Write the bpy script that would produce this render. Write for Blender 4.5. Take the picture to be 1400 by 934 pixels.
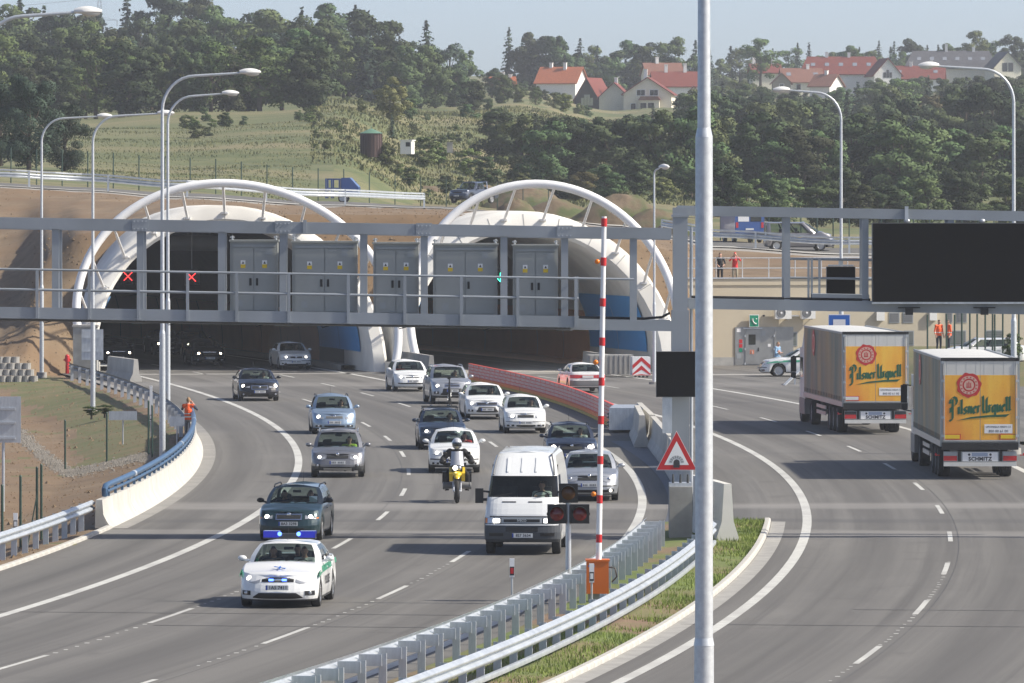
import bpy, bmesh, math, random
from mathutils import Vector, Matrix, Euler
random.seed(7)
R = math.radians
for o in list(bpy.data.objects): bpy.data.objects.remove(o)
scene = bpy.context.scene
col = scene.collection
# ---------------------------------------------------------------- camera
CAMH, FPX, HORZ = 9.5, 9500.0, 260.0       # eye height, focal length in photo pixels, horizon row (photo 1400 x 934)
cam_data = bpy.data.cameras.new('camera'); cam = bpy.data.objects.new('camera', cam_data); col.objects.link(cam)
cam.location = (0, 0, CAMH); cam.rotation_euler = (R(90), 0, 0)
cam_data.sensor_width = 36; cam_data.lens = 36*FPX/1400
cam_data.shift_y = -(467-HORZ)/1400
cam_data.clip_start = 1; cam_data.clip_end = 20000
scene.camera = cam
# ---------------------------------------------------------------- sky, sun, exposure
SUNV = Vector((1.15, -0.14, 1.0)).normalized()          # towards the sun
world = bpy.data.worlds.new('World'); scene.world = world; world.use_nodes = True
wn = world.node_tree.nodes; wl = world.node_tree.links
bg = wn['Background']; sky = wn.new('ShaderNodeTexSky'); sky.sky_type = 'NISHITA'; sky.sun_disc = False
sky.sun_elevation = math.asin(SUNV.z); sky.sun_rotation = math.atan2(SUNV.x, SUNV.y)
sky.air_density = 0.42; sky.dust_density = 1.4; sky.ozone_density = 0.0; sky.altitude = 200
wl.new(sky.outputs[0], bg.inputs[0]); bg.inputs[1].default_value = 0.14
sd = bpy.data.lights.new('sun', 'SUN'); sd.energy = 4.1; sd.angle = R(1.4); sd.color = (1.0, 0.93, 0.81)
sun = bpy.data.objects.new('sun', sd); col.objects.link(sun)
sun.rotation_euler = (-SUNV).to_track_quat('-Z', 'Y').to_euler(); sun.location = (60, 100, 80)
vs = scene.view_settings; vs.view_transform = 'Standard'; vs.look = 'None'; vs.gamma = 1; vs.exposure = 0.6
vs.use_curve_mapping = False
scene.cycles.max_bounces = 8; scene.cycles.diffuse_bounces = 6; scene.cycles.transparent_max_bounces = 12
scene.cycles.volume_bounces = 0
# ---------------------------------------------------------------- photo geometry to world
def G(px, py, z=0.0):
    Y = FPX*(CAMH-z)/(py-HORZ); return Vector(((px-700)*Y/FPX, Y, z))
def D(px, py, Y): return Vector(((px-700)*Y/FPX, Y, CAMH-(py-HORZ)*Y/FPX))
def XP(px, Y): return (px-700)*Y/FPX
def ZP(py, Y): return CAMH-(py-HORZ)*Y/FPX
# ---------------------------------------------------------------- object helpers
def tag(o, label=None, cat=None, group=None, kind=None):
    if label: o['label'] = label
    if cat: o['category'] = cat
    if group: o['group'] = group
    if kind: o['kind'] = kind
    return o
def thing(name, label, cat, loc=(0,0,0), rotz=0.0, group=None):
    o = bpy.data.objects.new(name, None); col.objects.link(o); o.empty_display_size = 0.2
    o.location = loc; o.rotation_euler = (0, 0, rotz)
    return tag(o, label, cat, group)
def link(name, me, parent=None, loc=None, rot=None, scale=None):
    o = bpy.data.objects.new(name, me); col.objects.link(o)
    if parent is not None: o.parent = parent
    if loc is not None: o.location = loc
    if rot is not None: o.rotation_euler = rot
    if scale is not None: o.scale = scale
    return o
def copy_tree(o, parent=None):
    c = o.copy(); col.objects.link(c); c.parent = parent
    for ch in o.children: copy_tree(ch, c)
    return c
class MB:
    """collects faces for one mesh"""
    def __init__(s): s.v = []; s.f = []; s.m = []; s.uv = {}
    def add(s, vs, fs, mi=0):
        b = len(s.v); s.v += [tuple(p) for p in vs]
        for f in fs: s.f.append(tuple(i+b for i in f)); s.m.append(mi)
        return b
    def box(s, c, d, rot=None, mi=0, taper=1.0):
        x, y, z = d[0]/2, d[1]/2, d[2]/2; t = taper
        P = [(-x,-y,-z),(x,-y,-z),(x,y,-z),(-x,y,-z),(-x*t,-y*t,z),(x*t,-y*t,z),(x*t,y*t,z),(-x*t,y*t,z)]
        M = rot if rot is not None else Matrix.Identity(3)
        s.add([M @ Vector(p)+Vector(c) for p in P], [(3,2,1,0),(4,5,6,7),(0,1,5,4),(1,2,6,5),(2,3,7,6),(3,0,4,7)], mi); return s
    def bx(s, x0, x1, y0, y1, z0, z1, mi=0):
        return s.box(((x0+x1)/2,(y0+y1)/2,(z0+z1)/2), (abs(x1-x0),abs(y1-y0),abs(z1-z0)), None, mi)
    def bar(s, p0, p1, w, h, mi=0, up=(0,0,1)):
        p0, p1 = Vector(p0), Vector(p1); d = p1-p0; L = d.length; d.normalize(); up = Vector(up)
        if abs(d.dot(up)) > 0.98: up = Vector((0,1,0))
        a = d.cross(up).normalized(); b = a.cross(d)
        M = Matrix((a, d, b)).transposed()
        return s.box((p0+p1)/2, (w, L, h), M, mi)
    def cyl(s, p0, p1, r0, r1=None, n=12, cap=True, mi=0):
        p0, p1 = Vector(p0), Vector(p1); r1 = r0 if r1 is None else r1
        d = (p1-p0).normalized(); up = Vector((0,0,1)) if abs(d.z) < 0.95 else Vector((1,0,0))
        a = d.cross(up).normalized(); b = d.cross(a)
        V = []
        for p, r in ((p0, r0), (p1, r1)):
            for i in range(n):
                t = 2*math.pi*i/n; V.append(p+a*(r*math.cos(t))+b*(r*math.sin(t)))
        F = [(i, i+n, (i+1) % n+n, (i+1) % n) for i in range(n)]
        if cap: F += [tuple(range(n)), tuple(range(2*n-1, n-1, -1))]
        s.add(V, F, mi); return s
    def tube(s, pts, r, n=8, mi=0, cap=True):
        pts = [Vector(p) for p in pts]; rr = r if isinstance(r, (list, tuple)) else [r]*len(pts)
        V = []; F = []; prev = None
        for k, p in enumerate(pts):
            d = (pts[min(k+1, len(pts)-1)]-pts[max(k-1, 0)]).normalized()
            if prev is None:
                up = Vector((0,0,1)) if abs(d.z) < 0.9 else Vector((1,0,0)); a = d.cross(up).normalized()
            else: a = (prev-d*prev.dot(d)).normalized()
            b = d.cross(a); prev = a
            for i in range(n):
                t = 2*math.pi*i/n; V.append(p+a*(rr[k]*math.cos(t))+b*(rr[k]*math.sin(t)))
        for k in range(len(pts)-1):
            for i in range(n): F.append((k*n+i, (k+1)*n+i, (k+1)*n+(i+1) % n, k*n+(i+1) % n))
        if cap: F += [tuple(range(n)), tuple(range(len(pts)*n-1, (len(pts)-1)*n-1, -1))]
        s.add(V, F, mi); return s
    def lathe(s, prof, n=20, axis='z', c=(0,0,0), mi=0):
        V = []; F = []; m = len(prof); c = Vector(c)
        for i in range(n):
            t = 2*math.pi*i/n
            for r, h in prof:
                q = (r*math.cos(t), r*math.sin(t), h)
                if axis == 'y': q = (q[0], q[2], q[1])
                if axis == 'x': q = (q[2], q[0], q[1])
                V.append(Vector(q)+c)
        for i in range(n):
            j = (i+1) % n
            for k in range(m-1): F.append((i*m+k, j*m+k, j*m+k+1, i*m+k+1))
        s.add(V, F, mi); return s
    def ell(s, c, r, n=12, m=8, rot=None, mi=0):
        V = []; F = []; M = rot if rot is not None else Matrix.Identity(3); c = Vector(c)
        for j in range(m+1):
            ph = math.pi*j/m
            for i in range(n):
                t = 2*math.pi*i/n
                V.append(M @ Vector((r[0]*math.sin(ph)*math.cos(t), r[1]*math.sin(ph)*math.sin(t), r[2]*math.cos(ph)))+c)
        for j in range(m):
            for i in range(n): F.append((j*n+i, (j+1)*n+i, (j+1)*n+(i+1) % n, j*n+(i+1) % n))
        s.add(V, F, mi); return s
    def grid(s, rows, mi=0, flip=False):
        n = len(rows[0]); V = [p for r in rows for p in r]; F = []
        for j in range(len(rows)-1):
            for i in range(n-1):
                f = (j*n+i, j*n+i+1, (j+1)*n+i+1, (j+1)*n+i); F.append(f[::-1] if flip else f)
        s.add(V, F, mi); return s
    def prism(s, poly, z0, z1, mi=0):
        n = len(poly); V = [(p[0], p[1], z0) for p in poly]+[(p[0], p[1], z1) for p in poly]
        F = [(i, (i+1) % n, (i+1) % n+n, i+n) for i in range(n)]+[tuple(range(n-1, -1, -1)), tuple(range(n, 2*n))]
        s.add(V, F, mi); return s
    def ext(s, poly, y0, y1, mi=0):
        """polygon in (x, z) extruded in y"""
        n = len(poly); V = [(p[0], y0, p[1]) for p in poly]+[(p[0], y1, p[1]) for p in poly]
        F = [(i, (i+1) % n, (i+1) % n+n, i+n) for i in range(n)]+[tuple(range(n-1, -1, -1)), tuple(range(n, 2*n))]
        s.add(V, F, mi); return s
    def mesh(s, name, mats, smooth=None):
        me = bpy.data.meshes.new(name); me.from_pydata(s.v, [], s.f)
        for m in (mats if isinstance(mats, (list, tuple)) else [mats]): me.materials.append(m)
        if any(s.m): me.polygons.foreach_set('material_index', s.m)
        bm = bmesh.new(); bm.from_mesh(me); bmesh.ops.recalc_face_normals(bm, faces=bm.faces); bm.to_mesh(me); bm.free()
        if smooth is not None:
            me.polygons.foreach_set('use_smooth', [True]*len(me.polygons)); me.set_sharp_from_angle(angle=R(smooth))
        me.update(); return me
    def build(s, name, mats, parent=None, smooth=None, loc=None, rot=None):
        return link(name, s.mesh(name, mats, smooth), parent, loc, rot)
def one(name, mats, label, cat, fn, group=None, loc=(0,0,0), rotz=0, smooth=None):
    m = MB(); fn(m); o = m.build(name, mats, None, smooth, loc, (0,0,rotz)); return tag(o, label, cat, group)
def text_mesh(txt, size, depth=0.002, bold=0.0, spacing=1.0):
    cu = bpy.data.curves.new('lettering', 'FONT'); cu.body = txt; cu.size = size; cu.extrude = depth
    cu.align_x = 'CENTER'; cu.align_y = 'CENTER'; cu.offset = bold; cu.resolution_u = 2; cu.space_character = spacing
    t = bpy.data.objects.new('lettering_tmp', cu); col.objects.link(t)
    dg = bpy.context.evaluated_depsgraph_get(); me = bpy.data.meshes.new_from_object(t.evaluated_get(dg))
    bpy.data.objects.remove(t); bpy.data.curves.remove(cu); me.materials.clear(); return me
def lettering(txt, size, mat, parent, loc, rot, depth=0.002, bold=0.0, scale=None, spacing=1.0):
    me = text_mesh(txt, size, depth, bold, spacing); me.materials.append(mat)
    return link('lettering', me, parent, loc, rot, scale)
# ---------------------------------------------------------------- materials
def mat(name, c, rough=0.6, metal=0.0, c2=None, scale=5.0, bump=0.0, coat=0.0, detail=4.0, emit=None, es=0.0,
        stretch=None, coord='Object', rnd=0.0, spec=0.5, c3=None, scale3=0.5, bscale=None, trans=0.0):
    m = bpy.data.materials.new(name); m.use_nodes = True; nt = m.node_tree; b = nt.nodes['Principled BSDF']
    b.inputs['Base Color'].default_value = (*c, 1); b.inputs['Roughness'].default_value = rough; b.inputs['Metallic'].default_value = metal
    b.inputs['Coat Weight'].default_value = coat; b.inputs['Coat Roughness'].default_value = 0.05
    b.inputs['Specular IOR Level'].default_value = spec
    if emit: b.inputs['Emission Color'].default_value = (*emit, 1); b.inputs['Emission Strength'].default_value = es
    if c2 or bump or rnd:
        tc = nt.nodes.new('ShaderNodeTexCoord'); mp = nt.nodes.new('ShaderNodeMapping')
        nt.links.new(tc.outputs[coord], mp.inputs[0])
        if stretch: mp.inputs['Scale'].default_value = stretch
        nz = nt.nodes.new('ShaderNodeTexNoise'); nz.inputs['Scale'].default_value = scale; nz.inputs['Detail'].default_value = detail
        nz.inputs['Roughness'].default_value = 0.6
        nt.links.new(mp.outputs[0], nz.inputs['Vector'])
        last = None
        if c2:
            rp = nt.nodes.new('ShaderNodeValToRGB'); rp.color_ramp.elements[0].position = 0.32; rp.color_ramp.elements[1].position = 0.68
            rp.color_ramp.elements[0].color = (*c, 1); rp.color_ramp.elements[1].color = (*c2, 1)
            nt.links.new(nz.outputs['Fac'], rp.inputs[0]); last = rp.outputs[0]
            if c3:
                n3 = nt.nodes.new('ShaderNodeTexNoise'); n3.inputs['Scale'].default_value = scale3; n3.inputs['Detail'].default_value = 3
                nt.links.new(mp.outputs[0], n3.inputs['Vector'])
                r3 = nt.nodes.new('ShaderNodeValToRGB'); r3.color_ramp.elements[0].position = 0.45; r3.color_ramp.elements[1].position = 0.62
                nt.links.new(n3.outputs['Fac'], r3.inputs[0])
                mx = nt.nodes.new('ShaderNodeMix'); mx.data_type = 'RGBA'; nt.links.new(r3.outputs[0], mx.inputs['Factor'])
                nt.links.new(last, mx.inputs[6]); mx.inputs[7].default_value = (*c3, 1); last = mx.outputs[2]
        if rnd:
            oi = nt.nodes.new('ShaderNodeObjectInfo'); hs = nt.nodes.new('ShaderNodeHueSaturation')
            m1 = nt.nodes.new('ShaderNodeMapRange'); m1.inputs[3].default_value = 0.5-rnd*0.045; m1.inputs[4].default_value = 0.5+rnd*0.035
            m2 = nt.nodes.new('ShaderNodeMapRange'); m2.inputs[3].default_value = 1-rnd*0.6; m2.inputs[4].default_value = 1+rnd*0.6
            ml = nt.nodes.new('ShaderNodeMath'); ml.operation = 'MULTIPLY'; ml.inputs[1].default_value = 7.31
            fr = nt.nodes.new('ShaderNodeMath'); fr.operation = 'FRACT'
            nt.links.new(oi.outputs['Random'], m1.inputs[0]); nt.links.new(oi.outputs['Random'], ml.inputs[0]); nt.links.new(ml.outputs[0], fr.inputs[0])
            nt.links.new(fr.outputs[0], m2.inputs[0]); nt.links.new(m1.outputs[0], hs.inputs['Hue']); nt.links.new(m2.outputs[0], hs.inputs['Value'])
            if last is None: hs.inputs['Color'].default_value = (*c, 1)
            else: nt.links.new(last, hs.inputs['Color'])
            last = hs.outputs[0]
        if last is not None: nt.links.new(last, b.inputs['Base Color'])
        if bump:
            bp = nt.nodes.new('ShaderNodeBump'); bp.inputs['Strength'].default_value = bump; bp.inputs['Distance'].default_value = 0.05
            if bscale:
                nb = nt.nodes.new('ShaderNodeTexNoise'); nb.inputs['Scale'].default_value = bscale; nb.inputs['Detail'].default_value = 5
                nt.links.new(mp.outputs[0], nb.inputs['Vector']); nt.links.new(nb.outputs['Fac'], bp.inputs['Height'])
            else: nt.links.new(nz.outputs['Fac'], bp.inputs['Height'])
            nt.links.new(bp.outputs[0], b.inputs['Normal'])
    return m
def glass_mat(name, tint, refl=0.10):
    m = bpy.data.materials.new(name); m.use_nodes = True; nt = m.node_tree; nt.nodes.clear()
    out = nt.nodes.new('ShaderNodeOutputMaterial'); tr = nt.nodes.new('ShaderNodeBsdfTransparent'); tr.inputs[0].default_value = (*tint, 1)
    gl = nt.nodes.new('ShaderNodeBsdfGlossy'); gl.inputs['Roughness'].default_value = 0.03
    lw = nt.nodes.new('ShaderNodeLayerWeight'); lw.inputs[0].default_value = .5
    pw_ = nt.nodes.new('ShaderNodeMath'); pw_.operation = 'POWER'; pw_.inputs[1].default_value = 5.0; nt.links.new(lw.outputs['Facing'], pw_.inputs[0])
    fr = nt.nodes.new('ShaderNodeMath'); fr.operation = 'MULTIPLY_ADD'; fr.inputs[1].default_value = .85; fr.inputs[2].default_value = .045; nt.links.new(pw_.outputs[0], fr.inputs[0])
    mx = nt.nodes.new('ShaderNodeMixShader'); nt.links.new(fr.outputs[0], mx.inputs[0])
    nt.links.new(tr.outputs[0], mx.inputs[1]); nt.links.new(gl.outputs[0], mx.inputs[2]); nt.links.new(mx.outputs[0], out.inputs[0])
    return m
def emis(name, c, s): return mat(name, (0.02,0.02,0.02), 0.4, emit=c, es=s)
M = {}
M['galv'] = mat('galvanised_steel', (.46,.49,.52), .42, .55, (.60,.63,.66), 9, stretch=(1,1,.25), detail=5)
M['galv_new'] = mat('new_galvanised_steel', (.44,.475,.51), .40, .45, (.60,.635,.66), 2.5, detail=8)
M['pole'] = mat('pole_zinc', (.50,.53,.56), .45, .4, (.62,.66,.68), 12, detail=5)
M['gantry'] = mat('gantry_grey_paint', (.26,.29,.325), .5, 0, (.295,.325,.36), 1.2, c3=(.235,.26,.285), scale3=.6)
M['cabinet'] = mat('cabinet_grey_paint', (.31,.325,.315), .5, 0, (.34,.355,.345), 2)
M['cabinet_trim'] = mat('cabinet_trim', (.33,.35,.36), .4, .2)
M['rail_dark'] = mat('weathered_rail', (.15,.16,.17), .55, .3, (.24,.25,.26), 3, detail=6)
M['white'] = mat('white_paint', (.78,.78,.76), .4, 0, (.72,.72,.69), 1.5)
M['concrete'] = mat('concrete', (.27,.263,.245), .85, 0, (.37,.36,.335), 1.5, bump=.15, detail=6)
M['concrete_light'] = mat('light_concrete', (.42,.408,.372), .8, 0, (.53,.515,.47), 1.2, bump=.08, detail=6)
M['portal_conc'] = mat('portal_concrete', (.70,.685,.63), .8, 0, (.80,.785,.73), .35, c3=(.60,.58,.53), scale3=.22, stretch=(1,1,.35), bump=.05, detail=6)
M['concrete_dark'] = mat('grey_concrete', (.30,.30,.29), .85, 0, (.40,.40,.38), 2, bump=.15)
M['barrier_conc'] = mat('pale_barrier_concrete', (.60,.59,.55), .8, 0, (.70,.69,.64), 1.2, bump=.08, detail=6)
M['black'] = mat('black_plastic', (.012,.012,.013), .5)
M['black_matte'] = mat('matt_black', (.008,.008,.009), .85, spec=.2)
M['rubber'] = mat('rubber', (.022,.022,.022), .85, 0, (.04,.04,.04), 20)
M['dark_grey'] = mat('dark_grey_plastic', (.045,.048,.05), .6)
M['mid_grey'] = mat('mid_grey', (.17,.175,.18), .55)
M['rim'] = mat('alloy', (.50,.51,.52), .3, .8)
M['chrome'] = mat('chrome', (.72,.73,.75), .12, 1)
M['red'] = mat('sign_red', (.52,.018,.022), .4)
M['red_dark'] = mat('signal_red_glass', (.16,.008,.01), .15, coat=.5)
M['amber'] = mat('amber_glass', (.75,.20,.01), .25)
M['amber_dark'] = mat('dark_amber_glass', (.09,.035,.006), .2)
M['orange'] = mat('orange_plastic', (.70,.16,.02), .45, 0, (.64,.145,.02), 3)
M['hivis'] = mat('hi_vis_orange', (.85,.115,.02), .7)
M['hivis_y'] = mat('hi_vis_yellow', (.42,.62,.04), .7)
M['yellow'] = mat('yellow', (.75,.52,.02), .45)
M['blue_sign'] = mat('sign_blue', (.02,.13,.48), .4)
M['green_sign'] = mat('sign_green', (.0,.24,.13), .4)
M['signwhite'] = mat('sign_white', (.80,.80,.80), .4)
M['fence_green'] = mat('fence_green', (.025,.06,.045), .5)
M['rail_blue'] = mat('rail_blue', (.045,.10,.19), .35, .2, (.06,.13,.23), 4)
M['steel_door'] = mat('stainless_steel', (.30,.30,.29), .38, .6, (.36,.36,.35), 3)
M['render_cream'] = mat('cream_render', (.50,.44,.33), .9, 0, (.55,.49,.37), .5, bump=.04, bscale=30)
M['glass'] = glass_mat('car_glass', (.58,.65,.62))
M['glass_dark'] = mat('dark_glass', (.015,.02,.022), .06, coat=.5)
M['line'] = mat('road_marking_paint', (.46,.46,.43), .7, 0, (.60,.60,.56), 3, detail=6, c3=(.44,.435,.41), scale3=.35)
M['lamp_on'] = emis('headlamp_lit', (1.0,.94,.82), 5)
M['lamp_warm'] = emis('headlamp_warm', (1.0,.82,.58), 14)
M['lens'] = mat('headlamp_lens', (.50,.52,.54), .08, .55, coat=.8)
M['tail'] = mat('tail_lamp_red', (.50,.02,.025), .2, coat=.5)
M['plate'] = mat('number_plate', (.66,.67,.66), .5)
M['plate_blue'] = mat('plate_blue', (.02,.06,.32), .5)
M['ink'] = mat('plate_ink', (.03,.03,.035), .6)
M['interior'] = mat('car_interior', (.045,.045,.048), .8, 0, (.07,.07,.075), 6)
M['skin'] = mat('skin', (.50,.29,.21), .6)
M['hair'] = mat('hair', (.08,.05,.03), .7)
M['hair_light'] = mat('light_hair', (.28,.17,.08), .7)
M['cloth_black'] = mat('black_cloth', (.018,.018,.02), .9)
M['cloth_navy'] = mat('navy_cloth', (.03,.04,.06), .9)
M['cloth_grey'] = mat('grey_cloth', (.22,.22,.22), .9)
M['cloth_khaki'] = mat('khaki_cloth', (.34,.30,.22), .9)
M['cloth_white'] = mat('white_cloth', (.62,.66,.62), .9)
M['cloth_blue'] = mat('blue_cloth', (.22,.36,.52), .9)
M['cloth_red'] = mat('red_cloth', (.62,.03,.03), .8)
M['reflective'] = mat('reflective_strip', (.66,.68,.66), .5)
# ================================================================ road curves (metres), fitted to the markings
CL = [-1.41578940e-09, 2.41220671e-06, -2.01014378e-03, 6.00508730e-01, -6.43636968e+01]
CR = [-4.23829321e-09, 4.21807935e-06, -2.28207390e-03, 5.84396302e-01, -4.40654133e+01]
def pv(c, y):
    r = 0.0
    for k in c: r = r*y+k
    return r
def pd(c, y):
    n = len(c)-1; r = 0.0
    for i, k in enumerate(c[:-1]): r = r*y+k*(n-i)
    return r
def curve(c, Y):
    if Y > 350: d = Y-350; return pv(c, 350)+pd(c, 350)*d-0.00062*d*d, pd(c, 350)-0.00124*d
    if Y < 130: d = Y-130; return pv(c, 130)+pd(c, 130)*d-0.0009*d*d, pd(c, 130)-0.0018*d
    return pv(c, Y), pd(c, Y)
def PL(Y, o, z=0.0, c=CL):
    x, m = curve(c, Y); n = math.hypot(1, m); return Vector((x+o/n, Y-o*m/n, z))
def PR(Y, o, z=0.0): return PL(Y, o, z, CR)
def head(c, Y): return math.atan(curve(c, Y)[1])       # slope angle of the road, dX/dY
def frange(a, b, s):
    n = max(1, int(round((b-a)/s))); return [a+(b-a)*i/n for i in range(n+1)]
# ---------------------------------------------------------------- asphalt with along-lane wear, in metre UVs
def asphalt_mat(name, base, light):
    m = bpy.data.materials.new(name); m.use_nodes = True; nt = m.node_tree; N = nt.nodes; Lk = nt.links; b = N['Principled BSDF']
    b.inputs['Roughness'].default_value = .82; b.inputs['Specular IOR Level'].default_value = .35
    uv = N.new('ShaderNodeUVMap'); uv.uv_map = 'metres'
    def noise(sx, sy, sc, det=4, src=None):
        mp = N.new('ShaderNodeMapping'); mp.inputs['Scale'].default_value = (sx, sy, 1); Lk.new(src or uv.outputs[0], mp.inputs[0])
        nz = N.new('ShaderNodeTexNoise'); nz.inputs['Scale'].default_value = sc; nz.inputs['Detail'].default_value = det; nz.inputs['Roughness'].default_value = .62
        Lk.new(mp.outputs[0], nz.inputs['Vector']); return nz.outputs['Fac']
    def mixc(f, a, bcol, lo=.35, hi=.65):
        mr = N.new('ShaderNodeMapRange'); mr.inputs[1].default_value = lo; mr.inputs[2].default_value = hi; Lk.new(f, mr.inputs[0])
        mx = N.new('ShaderNodeMix'); mx.data_type = 'RGBA'; Lk.new(mr.outputs[0], mx.inputs['Factor'])
        for s, v in ((6, a), (7, bcol)):
            if isinstance(v, tuple): mx.inputs[s].default_value = (*v, 1)
            else: Lk.new(v, mx.inputs[s])
        return mx.outputs[2]
    c = mixc(noise(1.1, .012, 1.0, 6), base, light, .40, .60)                          # long streaks
    lt = tuple(k*1.18 for k in light); dk = tuple(k*.80 for k in base)
    f2 = noise(.25, .05, 1.0, 5); c = mixc(f2, c, lt, .52, .80)
    f3 = noise(2.4, .02, 1.0, 5); c = mixc(f3, c, dk, .52, .75)
    f4 = noise(.5, .35, 1.0, 6); c = mixc(f4, c, dk, .60, .80)
    su = N.new('ShaderNodeSeparateXYZ'); Lk.new(uv.outputs[0], su.inputs[0])       # oil-darkened middle of each lane
    mu_ = N.new('ShaderNodeMath'); mu_.operation = 'MULTIPLY'; mu_.inputs[1].default_value = 2*math.pi/3.8; Lk.new(su.outputs['X'], mu_.inputs[0])
    co = N.new('ShaderNodeMath'); co.operation = 'COSINE'; Lk.new(mu_.outputs[0], co.inputs[0])
    mr_ = N.new('ShaderNodeMapRange'); mr_.inputs[1].default_value = -.3; mr_.inputs[2].default_value = -1.0; mr_.inputs[4].default_value = .55; Lk.new(co.outputs[0], mr_.inputs[0])
    mm = N.new('ShaderNodeMath'); mm.operation = 'MULTIPLY'; Lk.new(mr_.outputs[0], mm.inputs[0]); Lk.new(noise(.8, .03, 1.0, 5), mm.inputs[1])
    c = mixc(mm.outputs[0], c, tuple(k*.62 for k in base), 0, .8)
    # dusty bands and one darker band that cross the lanes by the gantry
    tc = N.new('ShaderNodeTexCoord'); sep = N.new('ShaderNodeSeparateXYZ'); Lk.new(tc.outputs['Object'], sep.inputs[0])
    nb = noise(.06, .06, 1.0, 3, tc.outputs['Object']); fin = noise(.25, .25, 1.0, 6, tc.outputs['Object'])
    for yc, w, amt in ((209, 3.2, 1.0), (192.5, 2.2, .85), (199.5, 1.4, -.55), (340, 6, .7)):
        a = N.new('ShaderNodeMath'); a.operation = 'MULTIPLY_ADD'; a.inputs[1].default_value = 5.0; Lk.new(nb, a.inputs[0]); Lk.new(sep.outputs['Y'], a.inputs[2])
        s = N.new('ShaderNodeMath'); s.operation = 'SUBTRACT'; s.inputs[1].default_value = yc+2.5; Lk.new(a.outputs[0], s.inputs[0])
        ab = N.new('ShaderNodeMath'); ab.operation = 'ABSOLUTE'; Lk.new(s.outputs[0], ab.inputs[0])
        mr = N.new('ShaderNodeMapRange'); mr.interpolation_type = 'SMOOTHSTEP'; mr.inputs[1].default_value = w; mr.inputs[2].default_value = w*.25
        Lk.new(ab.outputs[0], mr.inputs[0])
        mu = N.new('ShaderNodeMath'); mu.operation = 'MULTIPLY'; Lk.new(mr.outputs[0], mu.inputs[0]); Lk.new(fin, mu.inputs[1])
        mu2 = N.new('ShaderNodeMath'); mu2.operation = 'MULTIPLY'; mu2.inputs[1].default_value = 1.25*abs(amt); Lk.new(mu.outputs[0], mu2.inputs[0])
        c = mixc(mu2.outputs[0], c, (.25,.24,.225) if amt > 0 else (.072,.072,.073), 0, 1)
    fg = noise(1, 1, 38, 2); g1 = tuple(1.0 for _ in range(3))
    mr = N.new('ShaderNodeMapRange'); mr.inputs[3].default_value = .80; mr.inputs[4].default_value = 1.2; Lk.new(fg, mr.inputs[0])
    vm = N.new('ShaderNodeVectorMath'); vm.operation = 'SCALE'; Lk.new(c, vm.inputs[0]); Lk.new(mr.outputs[0], vm.inputs['Scale'])
    Lk.new(vm.outputs[0], b.inputs['Base Color'])
    bp = N.new('ShaderNodeBump'); bp.inputs['Strength'].default_value = .25; bp.inputs['Distance'].default_value = .01
    Lk.new(noise(1, 1, 60, 3), bp.inputs['Height']); Lk.new(bp.outputs[0], b.inputs['Normal'])
    return m
M['asphalt'] = asphalt_mat('asphalt', (.124,.119,.111), (.160,.154,.142))
M['asphalt_yard'] = asphalt_mat('yard_asphalt', (.125,.121,.114), (.16,.155,.145))
def strip(name, P, ys, offs, mat_, z, uv=True, kind='structure', thick=None):
    """sheet along a road curve between two lateral offsets (numbers or functions of Y)"""
    me = bpy.data.meshes.new(name); V = []; F = []; UV = []
    nc = len(offs)
    for y in ys:
        for o in offs:
            oo = o(y) if callable(o) else o
            V.append(P(y, oo, z)); UV.append((oo, y))
    for j in range(len(ys)-1):
        for i in range(nc-1): F.append((j*nc+i, j*nc+i+1, (j+1)*nc+i+1, (j+1)*nc+i))
    me.from_pydata([tuple(v) for v in V], [], F); me.materials.append(mat_)
    l = me.uv_layers.new(name='metres')
    for lp in me.loops: l.data[lp.index].uv = UV[lp.vertex_index]
    me.update(); o = link(name, me)
    if kind: o['kind'] = kind
    return o
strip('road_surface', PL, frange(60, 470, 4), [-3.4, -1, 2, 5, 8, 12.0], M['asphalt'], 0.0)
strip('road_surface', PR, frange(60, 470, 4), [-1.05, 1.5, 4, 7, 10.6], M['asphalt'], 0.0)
# grey paved wedge between the two roads in front of the portals, and the yard by the operations building
def gap_l(y): return 0.0
me = bpy.data.meshes.new('median_paving'); V = []; F = []; UV = []
ys = frange(196, 372, 4)
for y in ys:
    a = PL(y, 12.0, .004); b = PR(y, -1.05, .004)
    if b.x < a.x+.3: b.x = a.x+.3
    V += [tuple(a), tuple(b)]; UV += [(0, y), (b.x-a.x, y)]
for j in range(len(ys)-1): F.append((2*j, 2*j+1, 2*j+3, 2*j+2))
me.from_pydata(V, [], F); me.materials.append(M['asphalt_yard']); l = me.uv_layers.new(name='metres')
for lp in me.loops: l.data[lp.index].uv = UV[lp.vertex_index]
o = link('median_paving', me); o['kind'] = 'structure'
me = bpy.data.meshes.new('yard'); V = []; F = []; UV = []
ys = frange(262, 378, 4)
for y in ys:
    a = PR(y, 10.6, .004); V += [tuple(a), (40+0*y, a.y, .004)]; UV += [(0, y), (40-a.x, y)]
for j in range(len(ys)-1): F.append((2*j, 2*j+1, 2*j+3, 2*j+2))
me.from_pydata(V, [], F); me.materials.append(M['asphalt_yard']); l = me.uv_layers.new(name='metres')
for lp in me.loops: l.data[lp.index].uv = UV[lp.vertex_index]
o = link('yard', me); o['kind'] = 'structure'
strip('bounce_floor', PR, frange(360, 474, 4), [-1.0, 1.5, 4, 7, 10.6], mat('bounce_floor_pale', (.34,.32,.29), .8, 0, (.40,.38,.34), .5, detail=6), .004)  # pale floor sheet added to bounce light onto the brown tunnel wall
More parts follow.
